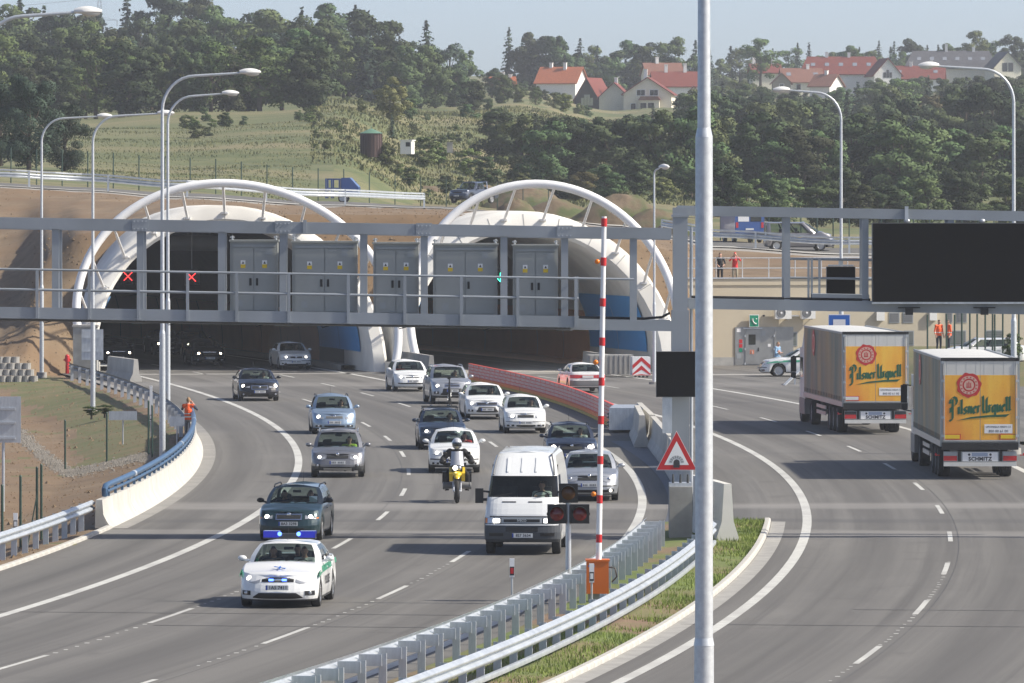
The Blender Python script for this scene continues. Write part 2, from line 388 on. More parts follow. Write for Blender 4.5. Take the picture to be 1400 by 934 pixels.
# ---------------------------------------------------------------- painted markings
def marking(P, y0, y1, o, w, z=.006, step=3.0):
    m = MB(); ys = frange(y0, y1, step)
    m.grid([[P(y, o-w/2, z), P(y, o+w/2, z)] for y in ys]); return m
road_l = [ob for ob in bpy.data.objects if ob.name.startswith('road_surface')][0]
road_r = [ob for ob in bpy.data.objects if ob.name.startswith('road_surface')][1]
def mk(P, y0, y1, o, w, parent): return marking(P, y0, y1, o, w).build('road_marking', M['line'], parent)
mk(PL, 70, 440, 0, .26, road_l); mk(PL, 70, 440, 11.25, .26, road_l)
mk(PR, 70, 440, 0, .26, road_r); mk(PR, 70, 440, 8.25, .26, road_r)
for k in range(-4, 16): mk(PL, 187-15.72*3+15.72*k-2.65, 187-15.72*3+15.72*k+2.65, 3.77, .13, road_l)
for k in range(-4, 16): mk(PL, 149.2+15.72*k-2.65, 149.2+15.72*k+2.65, 7.46, .13, road_l)
for k in range(-4, 16): mk(PR, 142.6+16.05*k-2.7, 142.6+16.05*k+2.7, 3.98, .13, road_r)
# small setting-out dabs left between the dashes
m = MB()
for Pf, o, y0 in ((PL, 7.46, 140), (PR, 3.98, 134), (PL, 3.77, 134)):
    y = y0
    while y < 178:
        p = Pf(y, o+random.uniform(-.03, .03), .005); s = random.uniform(.03, .055)
        m.add([p+Vector((-s,-s*2,0)), p+Vector((s,-s*2,0)), p+Vector((s,s*2,0)), p+Vector((-s,s*2,0))], [(0,1,2,3)]); y += random.uniform(.8, 1.25)
o = m.build('setting_out_dabs', M['line'], road_l); o['kind'] = 'stuff'
M['dark_strip'] = mat('dark_road_strip', (.065,.064,.063), .7, 0, (.10,.098,.094), 3)
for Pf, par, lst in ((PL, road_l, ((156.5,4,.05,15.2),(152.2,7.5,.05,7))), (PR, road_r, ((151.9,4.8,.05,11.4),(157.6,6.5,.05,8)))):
    for y_, o_, w_, L_ in lst: marking(Pf, y_-w_, y_+w_, o_, L_, .005, .1).build('dark_road_strip', M['dark_strip'], par)  # thin dark strips laid across the lanes
for Pf, par, o_ in ((PL, road_l, 3.55), (PL, road_l, 7.7), (PR, road_r, 4.2)): marking(Pf, 110, 350, o_, .022, .0035).build('lane_joint', M['dark_strip'], par)
# expansion strip at the portals
mk(PL, 357.2, 358.6, 5.5, 14.5, road_l).data.materials[0] = M['concrete']
mk(PR, 358.2, 359.4, 4.2, 10.5, road_r).data.materials[0] = M['concrete']
mk(PR, 354, 356, 16, 14, road_r).data.materials[0] = M['line'] if False else M['concrete']
# ================================================================ ground: knots (distance, photo row) per photo column
def Zk(Y, py): return ZP(py, Y)
KN = {   # a toe, a2, b crest, c back of upper road, d, e, f, g, h
 -1200: [(349,519),(362,470),(424,250),(437,246),(455,240),(560,222),(700,188),(1100,130),(1800,108)],
 -400:  [(349,519),(362,470),(424,250),(437,246),(455,240),(560,222),(700,188),(1100,128),(1800,106)],
 0:     [(349,519),(362,470),(428,257),(441,251),(456,242),(560,222),(700,180),(1100,122),(1800,100)],
 20:    [(351,517),(366,445),(428,258),(441,252),(456,244),(560,223),(700,178),(1100,121),(1800,100)],
 70:    [(359,511),(372,350),(429,261),(442,255),(457,248),(560,226),(700,174),(1100,120),(1800,99)],
 110:   [(362,509),(372,320),(430,263),(443,257),(458,250),(560,228),(700,172),(1100,118),(1800,98)],
 250:   [(365,507.3),(373,294),(425,273),(450,265),(465,257),(560,235),(700,168),(1100,115),(1800,96)],
 450:   [(365,507.3),(373,294),(440,284),(490,276),(505,269),(585,222),(700,156),(1100,118),(1800,100)],
 600:   [(365,507.3),(373,294),(450,287),(560,283),(580,279),(650,232),(800,165),(1100,132),(1800,104)],
 700:   [(365,507.3),(373,294),(445,297),(560,291),(585,282),(680,238),(850,152),(1150,125),(1800,104)],
 850:   [(365,507.3),(373,325),(430,313),(520,303),(560,290),(680,238),(900,170),(1150,154),(1800,110)],
 925:   [(365,507),(373,345),(424,330),(475,318),(495,311),(645,260),(885,188),(1190,142),(1800,107)],
 950:   [(370,504),(378,400),(424,335),(468,322),(490,315),(640,262),(880,195),(1200,148),(1800,106)],
 975:   [(388,492.6),(391,392),(422,342),(446,330),(468,322),(620,268),(860,205),(1200,148),(1800,104)],
 1150:  [(388,492.6),(391,390),(420,352),(433,340),(450,335),(600,290),(850,218),(1250,138),(1800,96)],
 1400:  [(388,492.6),(391,390),(420,356),(433,345),(450,340),(600,292),(850,218),(1250,134),(1800,92)],
 1900:  [(388,492.6),(391,390),(420,360),(433,355),(450,350),(600,294),(850,218),(1250,134),(1800,92)],
 2700:  [(388,492.6),(391,390),(420,360),(433,355),(450,350),(600,294),(850,218),(1250,134),(1800,92)],
}
KPX = sorted(KN)
def knots(px):
    px = min(max(px, KPX[0]), KPX[-1])
    for a, b in zip(KPX, KPX[1:]):
        if a <= px <= b: break
    t = (px-a)/(b-a); t = t*t*(3-2*t)
    out = []
    for k in range(9):
        Ya, pa = KN[a][k]; Yb, pb = KN[b][k]
        za, zb = Zk(Ya, pa), Zk(Yb, pb)
        if k == 0: za = zb = -.12
        out.append((Ya+(Yb-Ya)*t, za+(zb-za)*t))
    return out
def hnoise(x, y, s, seed=0):
    import mathutils
    return mathutils.noise.noise(Vector((x/s+seed*17.3, y/s, seed*3.1)))
def near_z(X, Y):
    """ground in front of the slopes: swale left of the left road, raised bank on the far right"""
    xl, ml = curve(CL, min(Y, 372)); o = (X-xl)/math.hypot(1, ml)
    z = -.14
    if o < -3.3:
        d = -o-3.3
        if d < .8: z = -.02
        elif d < 5: z = -.02-(d-.8)*.20
        elif d < 8: z = -.86
        else: z = -.86+min(d-8, 14)*.20
        t = max(0, min(1, (Y-325)/22)); z = z*(1-t)+(-.06)*t
        z += .05*hnoise(X, Y, 2.2)+.12*hnoise(X, Y, 6, 2)*min(1, d/3)
    xr, mr = curve(CR, Y); orr = (X-xr)/math.hypot(1, mr)
    if orr > 11.2 and Y < 262: z = -.05+min(1.2, (orr-11.2)*.12)
    if X > 19.4 and 262 <= Y < 378: z = -.14
    return z
def terrain(px, Y):
    K = knots(px)
    if Y <= K[0][0]: return near_z(XP(px, Y), Y)
    for (ya, za), (yb, zb) in zip(K, K[1:]):
        if Y <= yb:
            t = (Y-ya)/(yb-ya); k = K.index((ya, za)); Z = za+(zb-za)*t; X = XP(px, Y)
            if k >= 4: Z += .35*hnoise(X, Y, 9, 1)*min(1, (k-4+t)*2)+.9*hnoise(X, Y, 40, 3)*min(1, (k-4+t))
            return Z
    return K[-1][1]
def terr_xy(X, Y): return terrain(700+X*FPX/Y, Y)
# tunnel tubes (centre offset from the road's left line, clear half width, crown height) used to open the ground
TUN = [dict(P=PL, c=CL, o=6.1, rin=7.0, rout=8.0, zc=.70), dict(P=PR, c=CR, o=5.9, rin=6.3, rout=7.5, zc=.90)]
def in_tube(X, Y, Z, grow):
    for T in TUN:
        p = T['P'](Y, T['o'])
        if Y > 361 and math.hypot(X-p.x, max(0, Z-T['zc'])) < T['rin']+grow: return True
    return False
pxs = []
p = -1200
while p <= 2700:
    pxs.append(p); p += 9 if -40 <= p < 990 else (28 if -80 <= p < 1480 else 130)
SEG = [26, 40, 14, 8, 16, 16, 20, 8]
me = bpy.data.meshes.new('ground'); V = []; F = []; MI = []
rows = []
ncol = len(pxs)
nearY = [15, 60, 100, 125, 145]+frange(150, 350, 1.3)[:-1]
for i, px in enumerate(pxs):
    K = knots(px); colv = []
    ya0 = K[0][0]
    for y in nearY:
        Y = y if y < 300 else 300+(y-300)*(ya0-300)/(350-300); X = XP(px, Y); colv.append((X, Y, near_z(X, Y), 'n'))
    for k in range(8):
        (ya, za), (yb, zb) = K[k], K[k+1]
        for j in range(SEG[k]):
            t = j/SEG[k]; Y = ya+(yb-ya)*t; Z = za+(zb-za)*t; X = XP(px, Y)
            if k in (0, 1): Z += .18*hnoise(X, Z*2+Y, 3)*(1 if t > .05 else 0)+.05*hnoise(X*3, Y, 2, 5)
            if k >= 4: Z += .35*hnoise(X, Y, 9, 1)*min(1, (k-4+t)*2)+.9*hnoise(X, Y, 40, 3)*min(1, (k-4+t))
            colv.append((X, Y, Z, k))
    Y = K[-1][0]; colv.append((XP(px, Y), Y, K[-1][1], 7))
    for Y in (2600, 5000, 12000): colv.append((XP(px, Y), Y, K[-1][1]-(Y-1800)*.002, 7))
    rows.append(colv)
nr = len(rows[0])
for r in rows: V += [v[:3] for v in r]
for i in range(ncol-1):
    px = pxs[i]
    for j in range(nr-1):
        q = (i*nr+j, (i+1)*nr+j, (i+1)*nr+j+1, i*nr+j+1)
        c = [sum(V[a][k] for a in q)/4 for k in range(3)]; k = rows[i][j][3]
        if c[1] > 361 and c[1] < 440 and in_tube(c[0], c[1], c[2], .5): continue
        if k == 'n':
            xl, ml = curve(CL, min(c[1], 372)); o = (c[0]-xl)/math.hypot(1, ml); d = -o-3.3
            mi = 0
            if d > 0:
                mi = 5 if ((1.0 < d+1.2*hnoise(c[0], c[1], 4, 9) < 4.6 and c[1] > 255) or hnoise(c[0], c[1], 5, 12)+.5*hnoise(c[0], c[1], 1.4, 13) > .52) else 0
                pass
            if c[0] > 15 and c[1] < 262: mi = 1
        elif k in (0, 1): mi = 0
        elif k == 2: mi = 2
        elif k == 3: mi = 4 if px > 560 else 3
        else:
            mi = 3
            if k in (3, 4) and 560 < px < 960 and hnoise(c[0], c[1], 12, 6) > -.15: mi = 4
            if px > 450 and k >= 4: mi = 1
        F.append(q); MI.append(mi)
me.from_pydata(V, [], F)
M['earth'] = mat('bare_earth', (.145,.100,.058), .95, 0, (.220,.158,.096), .55, bump=1.0, detail=12, c3=(.175,.115,.064), scale3=.16, bscale=1.1)
M['earth_dark'] = mat('dug_earth', (.22,.165,.095), .95, 0, (.13,.145,.055), .25, bump=.8, detail=8, bscale=1.0)
M['gravel'] = mat('gravel', (.24,.225,.20), .95, 0, (.36,.34,.31), 6, bump=.8, detail=6)
M['field'] = mat('mown_field', (.080,.102,.034), .95, 0, (.145,.152,.062), .25, bump=.6, detail=10, c3=(.19,.17,.085), scale3=.07, stretch=(.35,1,1), bscale=.8)
M['hillgrass'] = mat('hill_grass', (.075,.100,.032), .95, 0, (.140,.150,.058), .14, bump=.9, detail=10, c3=(.20,.175,.085), scale3=.045, bscale=.6)
M['verge'] = mat('thin_verge_grass', (.095,.115,.038), .95, 0, (.17,.135,.068), .6, bump=.6, detail=8, bscale=2)
for k in ('earth', 'hillgrass', 'gravel', 'field', 'earth_dark', 'verge'): me.materials.append(M[k])
me.polygons.foreach_set('material_index', MI); me.polygons.foreach_set('use_smooth', [True]*len(me.polygons)); me.update()
o = link('ground', me); o['kind'] = 'structure'
# upper road: a sheet on the bench between crest and back edge
me = bpy.data.meshes.new('upper_road'); V = []; F = []; UV = []
up = [p for p in range(-700, 2300, 25)]
def bench(px, t, dz=0.0):
    K = knots(px); (ya, za), (yb, zb) = K[2], K[3]; Y = ya+(yb-ya)*t; return Vector((XP(px, Y), Y, za+(zb-za)*t+dz))
for p in up:
    a = bench(p, .38, .05); b = bench(p, .97, .05); V += [tuple(a), tuple(b)]; UV += [(0, p/10), ((b-a).length, p/10)]
for j in range(len(up)-1): F.append((2*j, 2*j+2, 2*j+3, 2*j+1))
me.from_pydata(V, [], F); me.materials.append(M['asphalt_yard']); l = me.uv_layers.new(name='metres')
for lp in me.loops: l.data[lp.index].uv = UV[lp.vertex_index]
o = link('upper_road', me); o['kind'] = 'structure'
# pale concrete gutter along its front edge
m = MB(); m.grid([[bench(p, .22, .07), bench(p, .34, .07)] for p in up]); o = m.build('upper_road_gutter', M['concrete_light']); o['kind'] = 'structure'
# raised bank on the far right behind the trucks
m = MB()
rowsb = []
for Y in frange(336, 377, 2):
    r = []
    for X in frange(18.6, 46, .8):
        e = max(0, min(1, (X-18.6)/1.6)); z = (.55+(Y-336)/41*.5)*e*max(0, min(1, (Y-336)/3))+.04*hnoise(X, Y, 2)*e; r.append((X, Y, z-.02))
    rowsb.append(r)
m.grid(rowsb); o = m.build('bank', M['verge'], None, 60); o['kind'] = 'structure'
# ================================================================ kerbs, gutters and the grass of the central reserve
def kerb_run(P, ys, o, parent, w=.16, h=.12):
    """single kerb stones, about one metre each"""
    st = None
    for a, b in zip(ys, ys[1:]):
        p, q = P(a+.012, o), P(b-.012, o); L = (q-p).length
        if st is None:
            mb = MB(); mb.add([(-w/2,-.5,-.1),(w/2,-.5,-.1),(w/2,-.5,h*.75),(w*.2,-.5,h),(-w/2,-.5,h),(-w/2,.5,-.1),(w/2,.5,-.1),(w/2,.5,h*.75),(w*.2,.5,h),(-w/2,.5,h)],
                [(0,1,2,3,4),(9,8,7,6,5),(0,5,6,1),(1,6,7,2),(2,7,8,3),(3,8,9,4),(4,9,5,0)]); st = mb.mesh('kerb_stone', M['concrete_light'])
        d = q-p; link('kerb_stone', st, parent, (p+q)/2, (0, 0, -math.atan2(d.x, d.y)), (1, L, 1))
kerb = thing('kerb', None, None); kerb['kind'] = 'structure'
kerb_run(PR, frange(118, 199, 1.0), -1.12, kerb)
kerb2 = thing('kerb', None, None); kerb2['kind'] = 'structure'
kerb_run(PL, frange(150, 195, 1.0), -3.45, kerb2, h=.09)
o = strip('gutter', PR, frange(110, 199, 2), [-1.02, -.62], M['concrete'], .005)
o = strip('gutter', PL, frange(195, 350, 2), [-3.4, -2.95], mat('gutter_concrete', (.22,.215,.20), .85, 0, (.28,.27,.25), .6, detail=6), .005)
gm = MB(); ys = frange(60, 199, 1.5)
def gl(y): return PL(y, 12.05)
def gr(y): return PR(y, -1.21)
for_rows = []
for y in ys:
    a, b = gl(y), gr(y)
    if b.x < a.x+.2: b.x = a.x+.2
    for_rows.append([Vector((a.x+(b.x-a.x)*t, a.y+(b.y-a.y)*t, .03+.06*math.sin(math.pi*t)+.02*hnoise(a.x+t*9, y, .7))) for t in [i/10 for i in range(11)]])
gm.grid(for_rows)
M['reserve'] = mat('reserve_soil_and_grass', (.10,.145,.032), .95, 0, (.15,.18,.05), .8, bump=.6, detail=8, c3=(.20,.135,.085), scale3=.16, bscale=6)
o = gm.build('central_reserve', M['reserve'], None, 60); o['kind'] = 'structure'
# grass blades on it
M['blade'] = mat('grass_blades', (.135,.20,.035), .8, 0, (.22,.265,.06), .9, detail=4)
bm_ = MB(); rg = random.Random(3)
for _ in range(21000):
    y = rg.uniform(126, 199); a, b = gl(y), gr(y)
    if b.x-a.x < .5: continue
    t = rg.uniform(.30, 1.0)**.8; x = a.x+(b.x-a.x)*t; yy = a.y+(b.y-a.y)*t
    bare = hnoise(x, yy, 5.2, 11)+.7*hnoise(x, yy, 1.3, 2)
    if bare > .34 or (154 < y < 163 and .55 < t and bare > -.10) : 
        if rg.random() < .93: continue
    h = rg.uniform(.05, .12)*(1.1+hnoise(x, yy, 1.0, 7)); w = rg.uniform(.008, .016); an = rg.uniform(0, 6.28)
    dx, dy = math.cos(an)*w, math.sin(an)*w; lx, ly = rg.uniform(-.05, .05), rg.uniform(-.05, .05); z = .05
    bm_.add([(x-dx, yy-dy, z), (x+dx, yy+dy, z), (x+lx, yy+ly, z+h)], [(0,1,2)])
me = bpy.data.meshes.new('reserve_grass'); me.from_pydata(bm_.v, [], bm_.f); me.materials.append(M['blade'])
o = link('reserve_grass', me); tag(o, 'short green grass growing on the central reserve', 'grass', kind='stuff')
# ================================================================ tunnel portals
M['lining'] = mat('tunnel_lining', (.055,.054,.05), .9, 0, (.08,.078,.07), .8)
M['lining_pale'] = mat('pale_tunnel_lining', (.50,.47,.42), .9, 0, (.56,.53,.48), .8)  # right vault made this pale to bounce more light onto the brown panels
M['lining_blue'] = mat('blue_wall_panel', (.08,.34,.72), .45, 0, (.09,.36,.76), 1)
M['lining_brown'] = mat('brown_wall_panel', (.72,.33,.14), .5, 0, (.80,.38,.17), .8)
M['white_steel'] = mat('white_steel', (.88,.88,.87), .35, 0, (.82,.82,.81), .7)
def arc_pts(T, Y, r, n=28, zmin=-.2):
    p = T['P'](Y, T['o']); zc = T['zc']; out = [Vector((p.x-r, Y, zmin))]
    for i in range(n+1):
        a = math.pi*(1-i/n); out.append(Vector((p.x+r*math.cos(a), Y, zc+r*math.sin(a))))
    out.append(Vector((p.x+r, Y, zmin))); return out
LEAN = .46
def lean_pts(T, Y, r, k=1.0):
    """arch section on the backward leaning plane of the portal face"""
    out = []
    for q in arc_pts(T, Y, r):
        Yq = Y+LEAN*k*max(0, q.z); p0, p1 = T['P'](Y, T['o']), T['P'](Yq, T['o']); out.append(Vector((q.x+p1.x-p0.x, Yq, q.z)))
    return out
def portal(T, label, ring, name='tunnel_portal'):
    t = thing(name, label, 'tunnel portal', T['P'](364, T['o']))
    off = -Vector(t.location)
    def put(mb, nm, mats, parent=t, smooth=40):
        o = mb.build(nm, mats, parent, smooth); o.location = off if parent is t else (0,0,0); return o
    Y0 = 363.0
    m = MB(); prof = [(T['rin'], 371, 0), (T['rin'], Y0+2.2, 1), (T['rin']+.10, Y0+.25, 1), (T['rin']+.28, Y0, 1), (T['rout']-.15, Y0, 1), (T['rout'], Y0+.15, 1), (T['rout'], Y0+5, .8), (T['rout'], Y0+11.5, 0)]
    m.grid([lean_pts(T, y, r, k) for r, y, k in prof]); put(m, 'portal_collar', M['portal_conc'])
    for k in range(1, 12):                              # formwork joints of the collar face
        a_ = math.pi*k/12; q = []
        for r_ in (T['rin']+.30, T['rout']-.17):
            z_ = T['zc']+r_*math.sin(a_); pc = T['P'](Y0+LEAN*z_, T['o']); q.append(Vector((pc.x+r_*math.cos(a_), Y0+LEAN*z_-.004, z_)))
        j_ = MB(); j_.bar(q[0], q[1], .035, .02, 0, (0,-1,.3)); put(j_, 'formwork_joint', M['concrete_dark'])
    # lining with wall panels: upper vault, lower wall panels (blue at the mouth, brown further in)
    YM = 371 if T['c'] is CL else 388
    if YM > 371: m = MB(); m.grid([arc_pts(T, y, T['rin']) for y in frange(371, YM, 4)]); put(m, 'mouth_vault', M['portal_conc'])
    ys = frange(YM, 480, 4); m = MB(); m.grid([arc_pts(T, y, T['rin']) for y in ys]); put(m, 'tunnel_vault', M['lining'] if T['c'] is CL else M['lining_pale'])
    for side in (-1, 1):
        for y0, y1, mt, z0, z1 in ((365.5, 372, 'lining_blue', 1.0, 3.9), (372.06, 378.5, 'lining_blue', 1.0, 3.9)) if side == 1 or True else ():
            m = MB(); g = []
            for y in frange(y0, y1, 1.5):
                p = T['P'](y, T['o']); r = []
                for k in range(9):
                    z = z0+(z1-z0)*k/8; rr = T['rin']-.05; x = math.sqrt(max(.01, rr*rr-(z-T['zc'])**2)); r.append(Vector((p.x+side*x, y, z)))
                g.append(r)
            m.grid(g); put(m, 'wall_panel', M[mt])
        y = 378.6
        while y < 474:
            m = MB(); g = []
            for yy in frange(y, y+5.9, 2):
                p = T['P'](yy, T['o']); r = []
                for k in range(6):
                    z = .15+2.8*k/5; rr = T['rin']-.05; x = math.sqrt(max(.01, rr*rr-(z-T['zc'])**2)); r.append(Vector((p.x+side*x, yy, z)))
                g.append(r)
            m.grid(g); put(m, 'wall_panel', M['lining_brown']); y += 6
    m = MB(); m.grid([[T['P'](y, T['o']-T['rin']+.05, .25), T['P'](y, T['o']-T['rin']+1.1, .25), T['P'](y, T['o']-T['rin']+1.12, -.1)] for y in frange(365, 478, 4)])
    m.grid([[T['P'](y, T['o']+T['rin']-.05, .25), T['P'](y, T['o']+T['rin']-1.1, .25), T['P'](y, T['o']+T['rin']-1.12, -.1)] for y in frange(365, 478, 4)])
    put(m, 'service_walkway', M['lining_brown'] if T['c'] is not CL else M['concrete_dark'])
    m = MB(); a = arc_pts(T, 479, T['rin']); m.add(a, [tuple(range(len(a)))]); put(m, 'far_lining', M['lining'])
    # white steel arch in front, carried on struts
    pts = []; A0 = ring['th0']
    def rp(th):
        z = ring['z0']+ring['b']*math.sin(th); return Vector((ring['xc']+ring['a']*math.cos(th)+ring['shear']*(z-2.0), 359.4+.26*z, z))
    for i in range(57):
        pts.append(rp(math.pi-A0-(0) + 0 if False else math.pi+A0-(math.pi+2*A0)*i/56))
    m = MB(); m.tube(pts, .225, 14); put(m, 'arch_ring', M['white_steel'], t, 60)
    for q in (pts[0], pts[-1]):
        m = MB(); m.box((q.x, q.y, .16), (.8, .8, .9)); put(m, 'arch_footing', M['concrete_light'])
    sm = None
    for k in range(ring['n']):
        th = math.pi*(k+.9)/(ring['n']+.8); p = rp(th); zz = T['zc']+(T['rout']-.40)*math.sin(th); pc = T['P'](363.0+LEAN*zz, T['o'])
        a = Vector((pc.x+(T['rout']-.45)*math.cos(th), 362.95+LEAN*zz, zz))
        m = MB(); m.cyl(p, a, .075, .075, 8); m.box(a, (.34,.3,.10)); put(m, 'strut', M['white_steel'])
    return t
XA = XP(327, 360.5)
portal(TUN[0], 'wide left tunnel portal of pale concrete under a white tubular arch', dict(xc=XA, a=8.32, z0=2.66, b=7.2, shear=-.115, th0=.36, n=11))
portal(TUN[1], 'right tunnel portal with blue wall panel inside, white tubular arch over it', dict(xc=XP(745, 360.5), a=6.95, z0=2.6, b=7.22, shear=-.06, th0=.36, n=10))
# lane signals and the fan that hang inside the tunnels
def lane_signal(px, py, Y, kind, label):
    p = D(px, py, Y); t = thing('lane_signal', label, 'traffic signal', p, 0, 'lane signals hanging in the tunnels')
    m = MB(); m.bx(-.42, .42, 0, .25, -.42, .42); m.build('housing', M['black_matte'], t)
    m = MB(); m.cyl((0,.12,.4), (0,.12,2.6), .03); m.build('hanger', M['mid_grey'], t)
    e = MB()
    if kind == 'x':
        for s in (-1, 1): e.bar((-.22,-.015,-.22*s), (.22,-.015,.22*s), .02, .085, 0, (0,1,0))
        e.build('lit_cross', emis('signal_red_lit', (1,.03,.03), 6), t)
    elif kind == 'arrow':
        e.bar((0,-.015,.24), (0,-.015,-.2), .02, .08, 0, (0,1,0))
        for s in (-1, 1): e.bar((0,-.017,-.24), (.18*s,-.017,-.04), .02, .08, 0, (0,1,0))
        e.build('lit_arrow', emis('signal_green_lit', (.05,1,.55), 5), t)
    else:
        e.tube([(.27*math.cos(a*.3142), -.015, .27*math.sin(a*.3142)) for a in range(21)], .035, 6)
        e.build('lit_ring', emis('signal_ring_lit', (1,.05,.04), 3), t)
lane_signal(175, 378, 372, 'x', 'lit red cross signal hanging in the left tunnel, nearest its left wall')
lane_signal(262, 379, 372, 'x', 'lit red cross signal hanging in the left tunnel behind the lamp post')
lane_signal(584, 377, 372, 'o', 'red ringed lane signal hanging at the left of the right tunnel')
lane_signal(684, 379, 372, 'arrow', 'lit green arrow signal hanging in the right tunnel')
p = D(272, 327, 378); t = thing('tunnel_fan', 'grey ventilation frame hanging from the crown of the left tunnel', 'fan', p)
m = MB(); m.cyl((-1.6,0,-.2), (1.6,0,-.2), .45, .45, 14); m.build('fan_casing', M['mid_grey'], t, 40)
for k in range(7):
    m = MB(); m.bar((-1.8+.6*k,0,-.2), (-1.8+.6*k,0,1.1), .05, .05); m.build('hanger_rod', M['mid_grey'], t)
# ================================================================ left sign gantry with walkway and cabinets
GY = 189.0; GS = FPX/GY
def gx(px): return XP(px, GY)
TILT = -15.0/925                                   # the truss falls slightly to the right
def gz(px, py0): return ZP(py0-TILT*px, GY)        # py0 = row at the left edge of the picture
lg = thing('sign_gantry', 'grey steel gantry over the left road, carrying a row of cabinets', 'gantry', (gx(928), GY, 0))
def lput(mb, nm, mt, sm=None, par=None):
    o = mb.build(nm, mt, par or lg, sm); o.location = (-Vector(lg.location)) if par is None else (0,0,0); return o
def beam(px0, px1, r0, r1, y, dpt, nm):
    m = MB()
    a0, a1 = gz(px0, r0), gz(px0, r1); b0, b1 = gz(px1, r0), gz(px1, r1); x0, x1 = gx(px0), gx(px1)
    V = [(x0,y-dpt/2,a1),(x1,y-dpt/2,b1),(x1,y-dpt/2,b0),(x0,y-dpt/2,a0),(x0,y+dpt/2,a1),(x1,y+dpt/2,b1),(x1,y+dpt/2,b0),(x0,y+dpt/2,a0)]
    m.add(V, [(0,1,2,3),(7,6,5,4),(0,4,5,1),(1,5,6,2),(2,6,7,3),(3,7,4,0)]); return lput(m, nm, M['gantry'])
beam(-180, 918, 297, 312, GY-.0, .30, 'top_beam'); beam(-180, 918, 301, 314, GY+1.55, .26, 'rear_top_beam')
beam(-180, 918, 424, 438, GY+.0, .28, 'bottom_beam'); beam(-180, 918, 424, 437, GY+1.55, .26, 'rear_bottom_beam')
beam(-180, 791, 419, 434.5, GY-.62, .06, 'walkway_fascia')
m = MB()
m.add([(gx(-180),GY-.58,gz(-180,428)),(gx(791),GY-.58,gz(791,428)),(gx(791),GY+1.5,gz(791,428)),(gx(-180),GY+1.5,gz(-180,428)),
       (gx(-180),GY-.58,gz(-180,426)),(gx(791),GY-.58,gz(791,426)),(gx(791),GY+1.5,gz(791,426)),(gx(-180),GY+1.5,gz(-180,426))],
      [(0,1,2,3),(7,6,5,4),(0,4,5,1),(1,5,6,2),(2,6,7,3),(3,7,4,0)]); lput(m, 'walkway_deck', M['mid_grey'])
for px in (-60, 76, 192, 303, 387, 497, 580, 689, 772, 866):
    for yy, w in ((GY, .19), (GY+1.55, .15)):
        m = MB(); m.bx(gx(px)-w/2, gx(px)+w/2, yy-.09, yy+.09, gz(px, 425), gz(px, 311)); lput(m, 'truss_post', M['gantry'])
for px in (-20, 53, 124, 191, 258, 325, 396, 477, 554, 631, 708, 787):
    m = MB(); m.bx(gx(px)-.04, gx(px)+.04, GY-.70, GY-.64, gz(px, 434), gz(px, 368)); lput(m, 'railing_post', M['gantry'])
def rail_line(row, r, nm, px0=-180, px1=791):
    m = MB(); m.cyl((gx(px0), GY-.66, gz(px0, row)), (gx(px1), GY-.66, gz(px1, row)), r, r, 8); lput(m, nm, M['gantry'], 60)
rail_line(367.5, .032, 'handrail'); rail_line(395, .036, 'mid_rail')
m = MB(); m.cyl((gx(787), GY-.66, gz(787,368)), (gx(787), GY+1.4, gz(787,368)), .03); m.cyl((gx(787), GY-.66, gz(787,395)), (gx(787), GY+1.4, gz(787,395)), .03); m.bx(gx(790)-.03, gx(790)+.03, GY+1.36, GY+1.42, gz(787,430), gz(787,366)); lput(m, 'end_railing', M['gantry'])
rail_line(367.5, .03, 'rear_handrail', 791, 866)
m = MB(); m.tube([(gx(791),GY+.1,gz(791,421)), (gx(880),GY+.1,gz(880,421.5)), (gx(905),GY+.05,gz(905,419)), (gx(916),GY+.05,gz(916,413))], .035, 8); lput(m, 'cable', M['black'])
# vertical pipe brackets on the top beam
for px in (417, ):
    m = MB(); m.bx(gx(px)-.05, gx(px)+.05, GY-.2, GY-.14, gz(px,312), gz(px,294)); lput(m, 'beam_splice', M['gantry'])
# column, plinth
PXC = gx(930)
m = MB(); m.bx(PXC-.20, PXC+.20, GY-.1, GY+.35, ZP(640,GY), ZP(284,GY)); lput(m, 'column', M['gantry'])
m = MB(); m.bx(PXC-.24, PXC+.24, GY-.14, GY+.39, ZP(642,GY), ZP(424,GY)); lput(m, 'column_sleeve', M['gantry'])
m = MB(); m.bx(PXC-.23, PXC+.23, GY-.13, GY+.40, ZP(297,GY), ZP(293.5,GY)); lput(m, 'column_collar', M['gantry'])
m = MB(); m.cyl((gx(946),GY+.6,.6), (gx(946),GY+.6,ZP(310,GY)), .05, .05, 10); lput(m, 'drain_pipe', M['galv'], 60)
m = MB(); m.bx(PXC-.30, PXC+.32, GY-.45, GY+.7, -.1, ZP(665,GY)); lput(m, 'column_plinth', M['concrete'])
m = MB(); m.bx(PXC-.30, PXC+.30, GY-.25, GY+.5, ZP(665,GY), ZP(660,GY)); lput(m, 'base_plate', M['galv'])
for sx in (-.2, 0, .2):
    m = MB(); m.cyl((PXC+sx, GY-.2, ZP(660,GY)), (PXC+sx, GY-.2, ZP(648,GY)), .035, .02, 8); lput(m, 'anchor_bolt', M['dark_grey'])
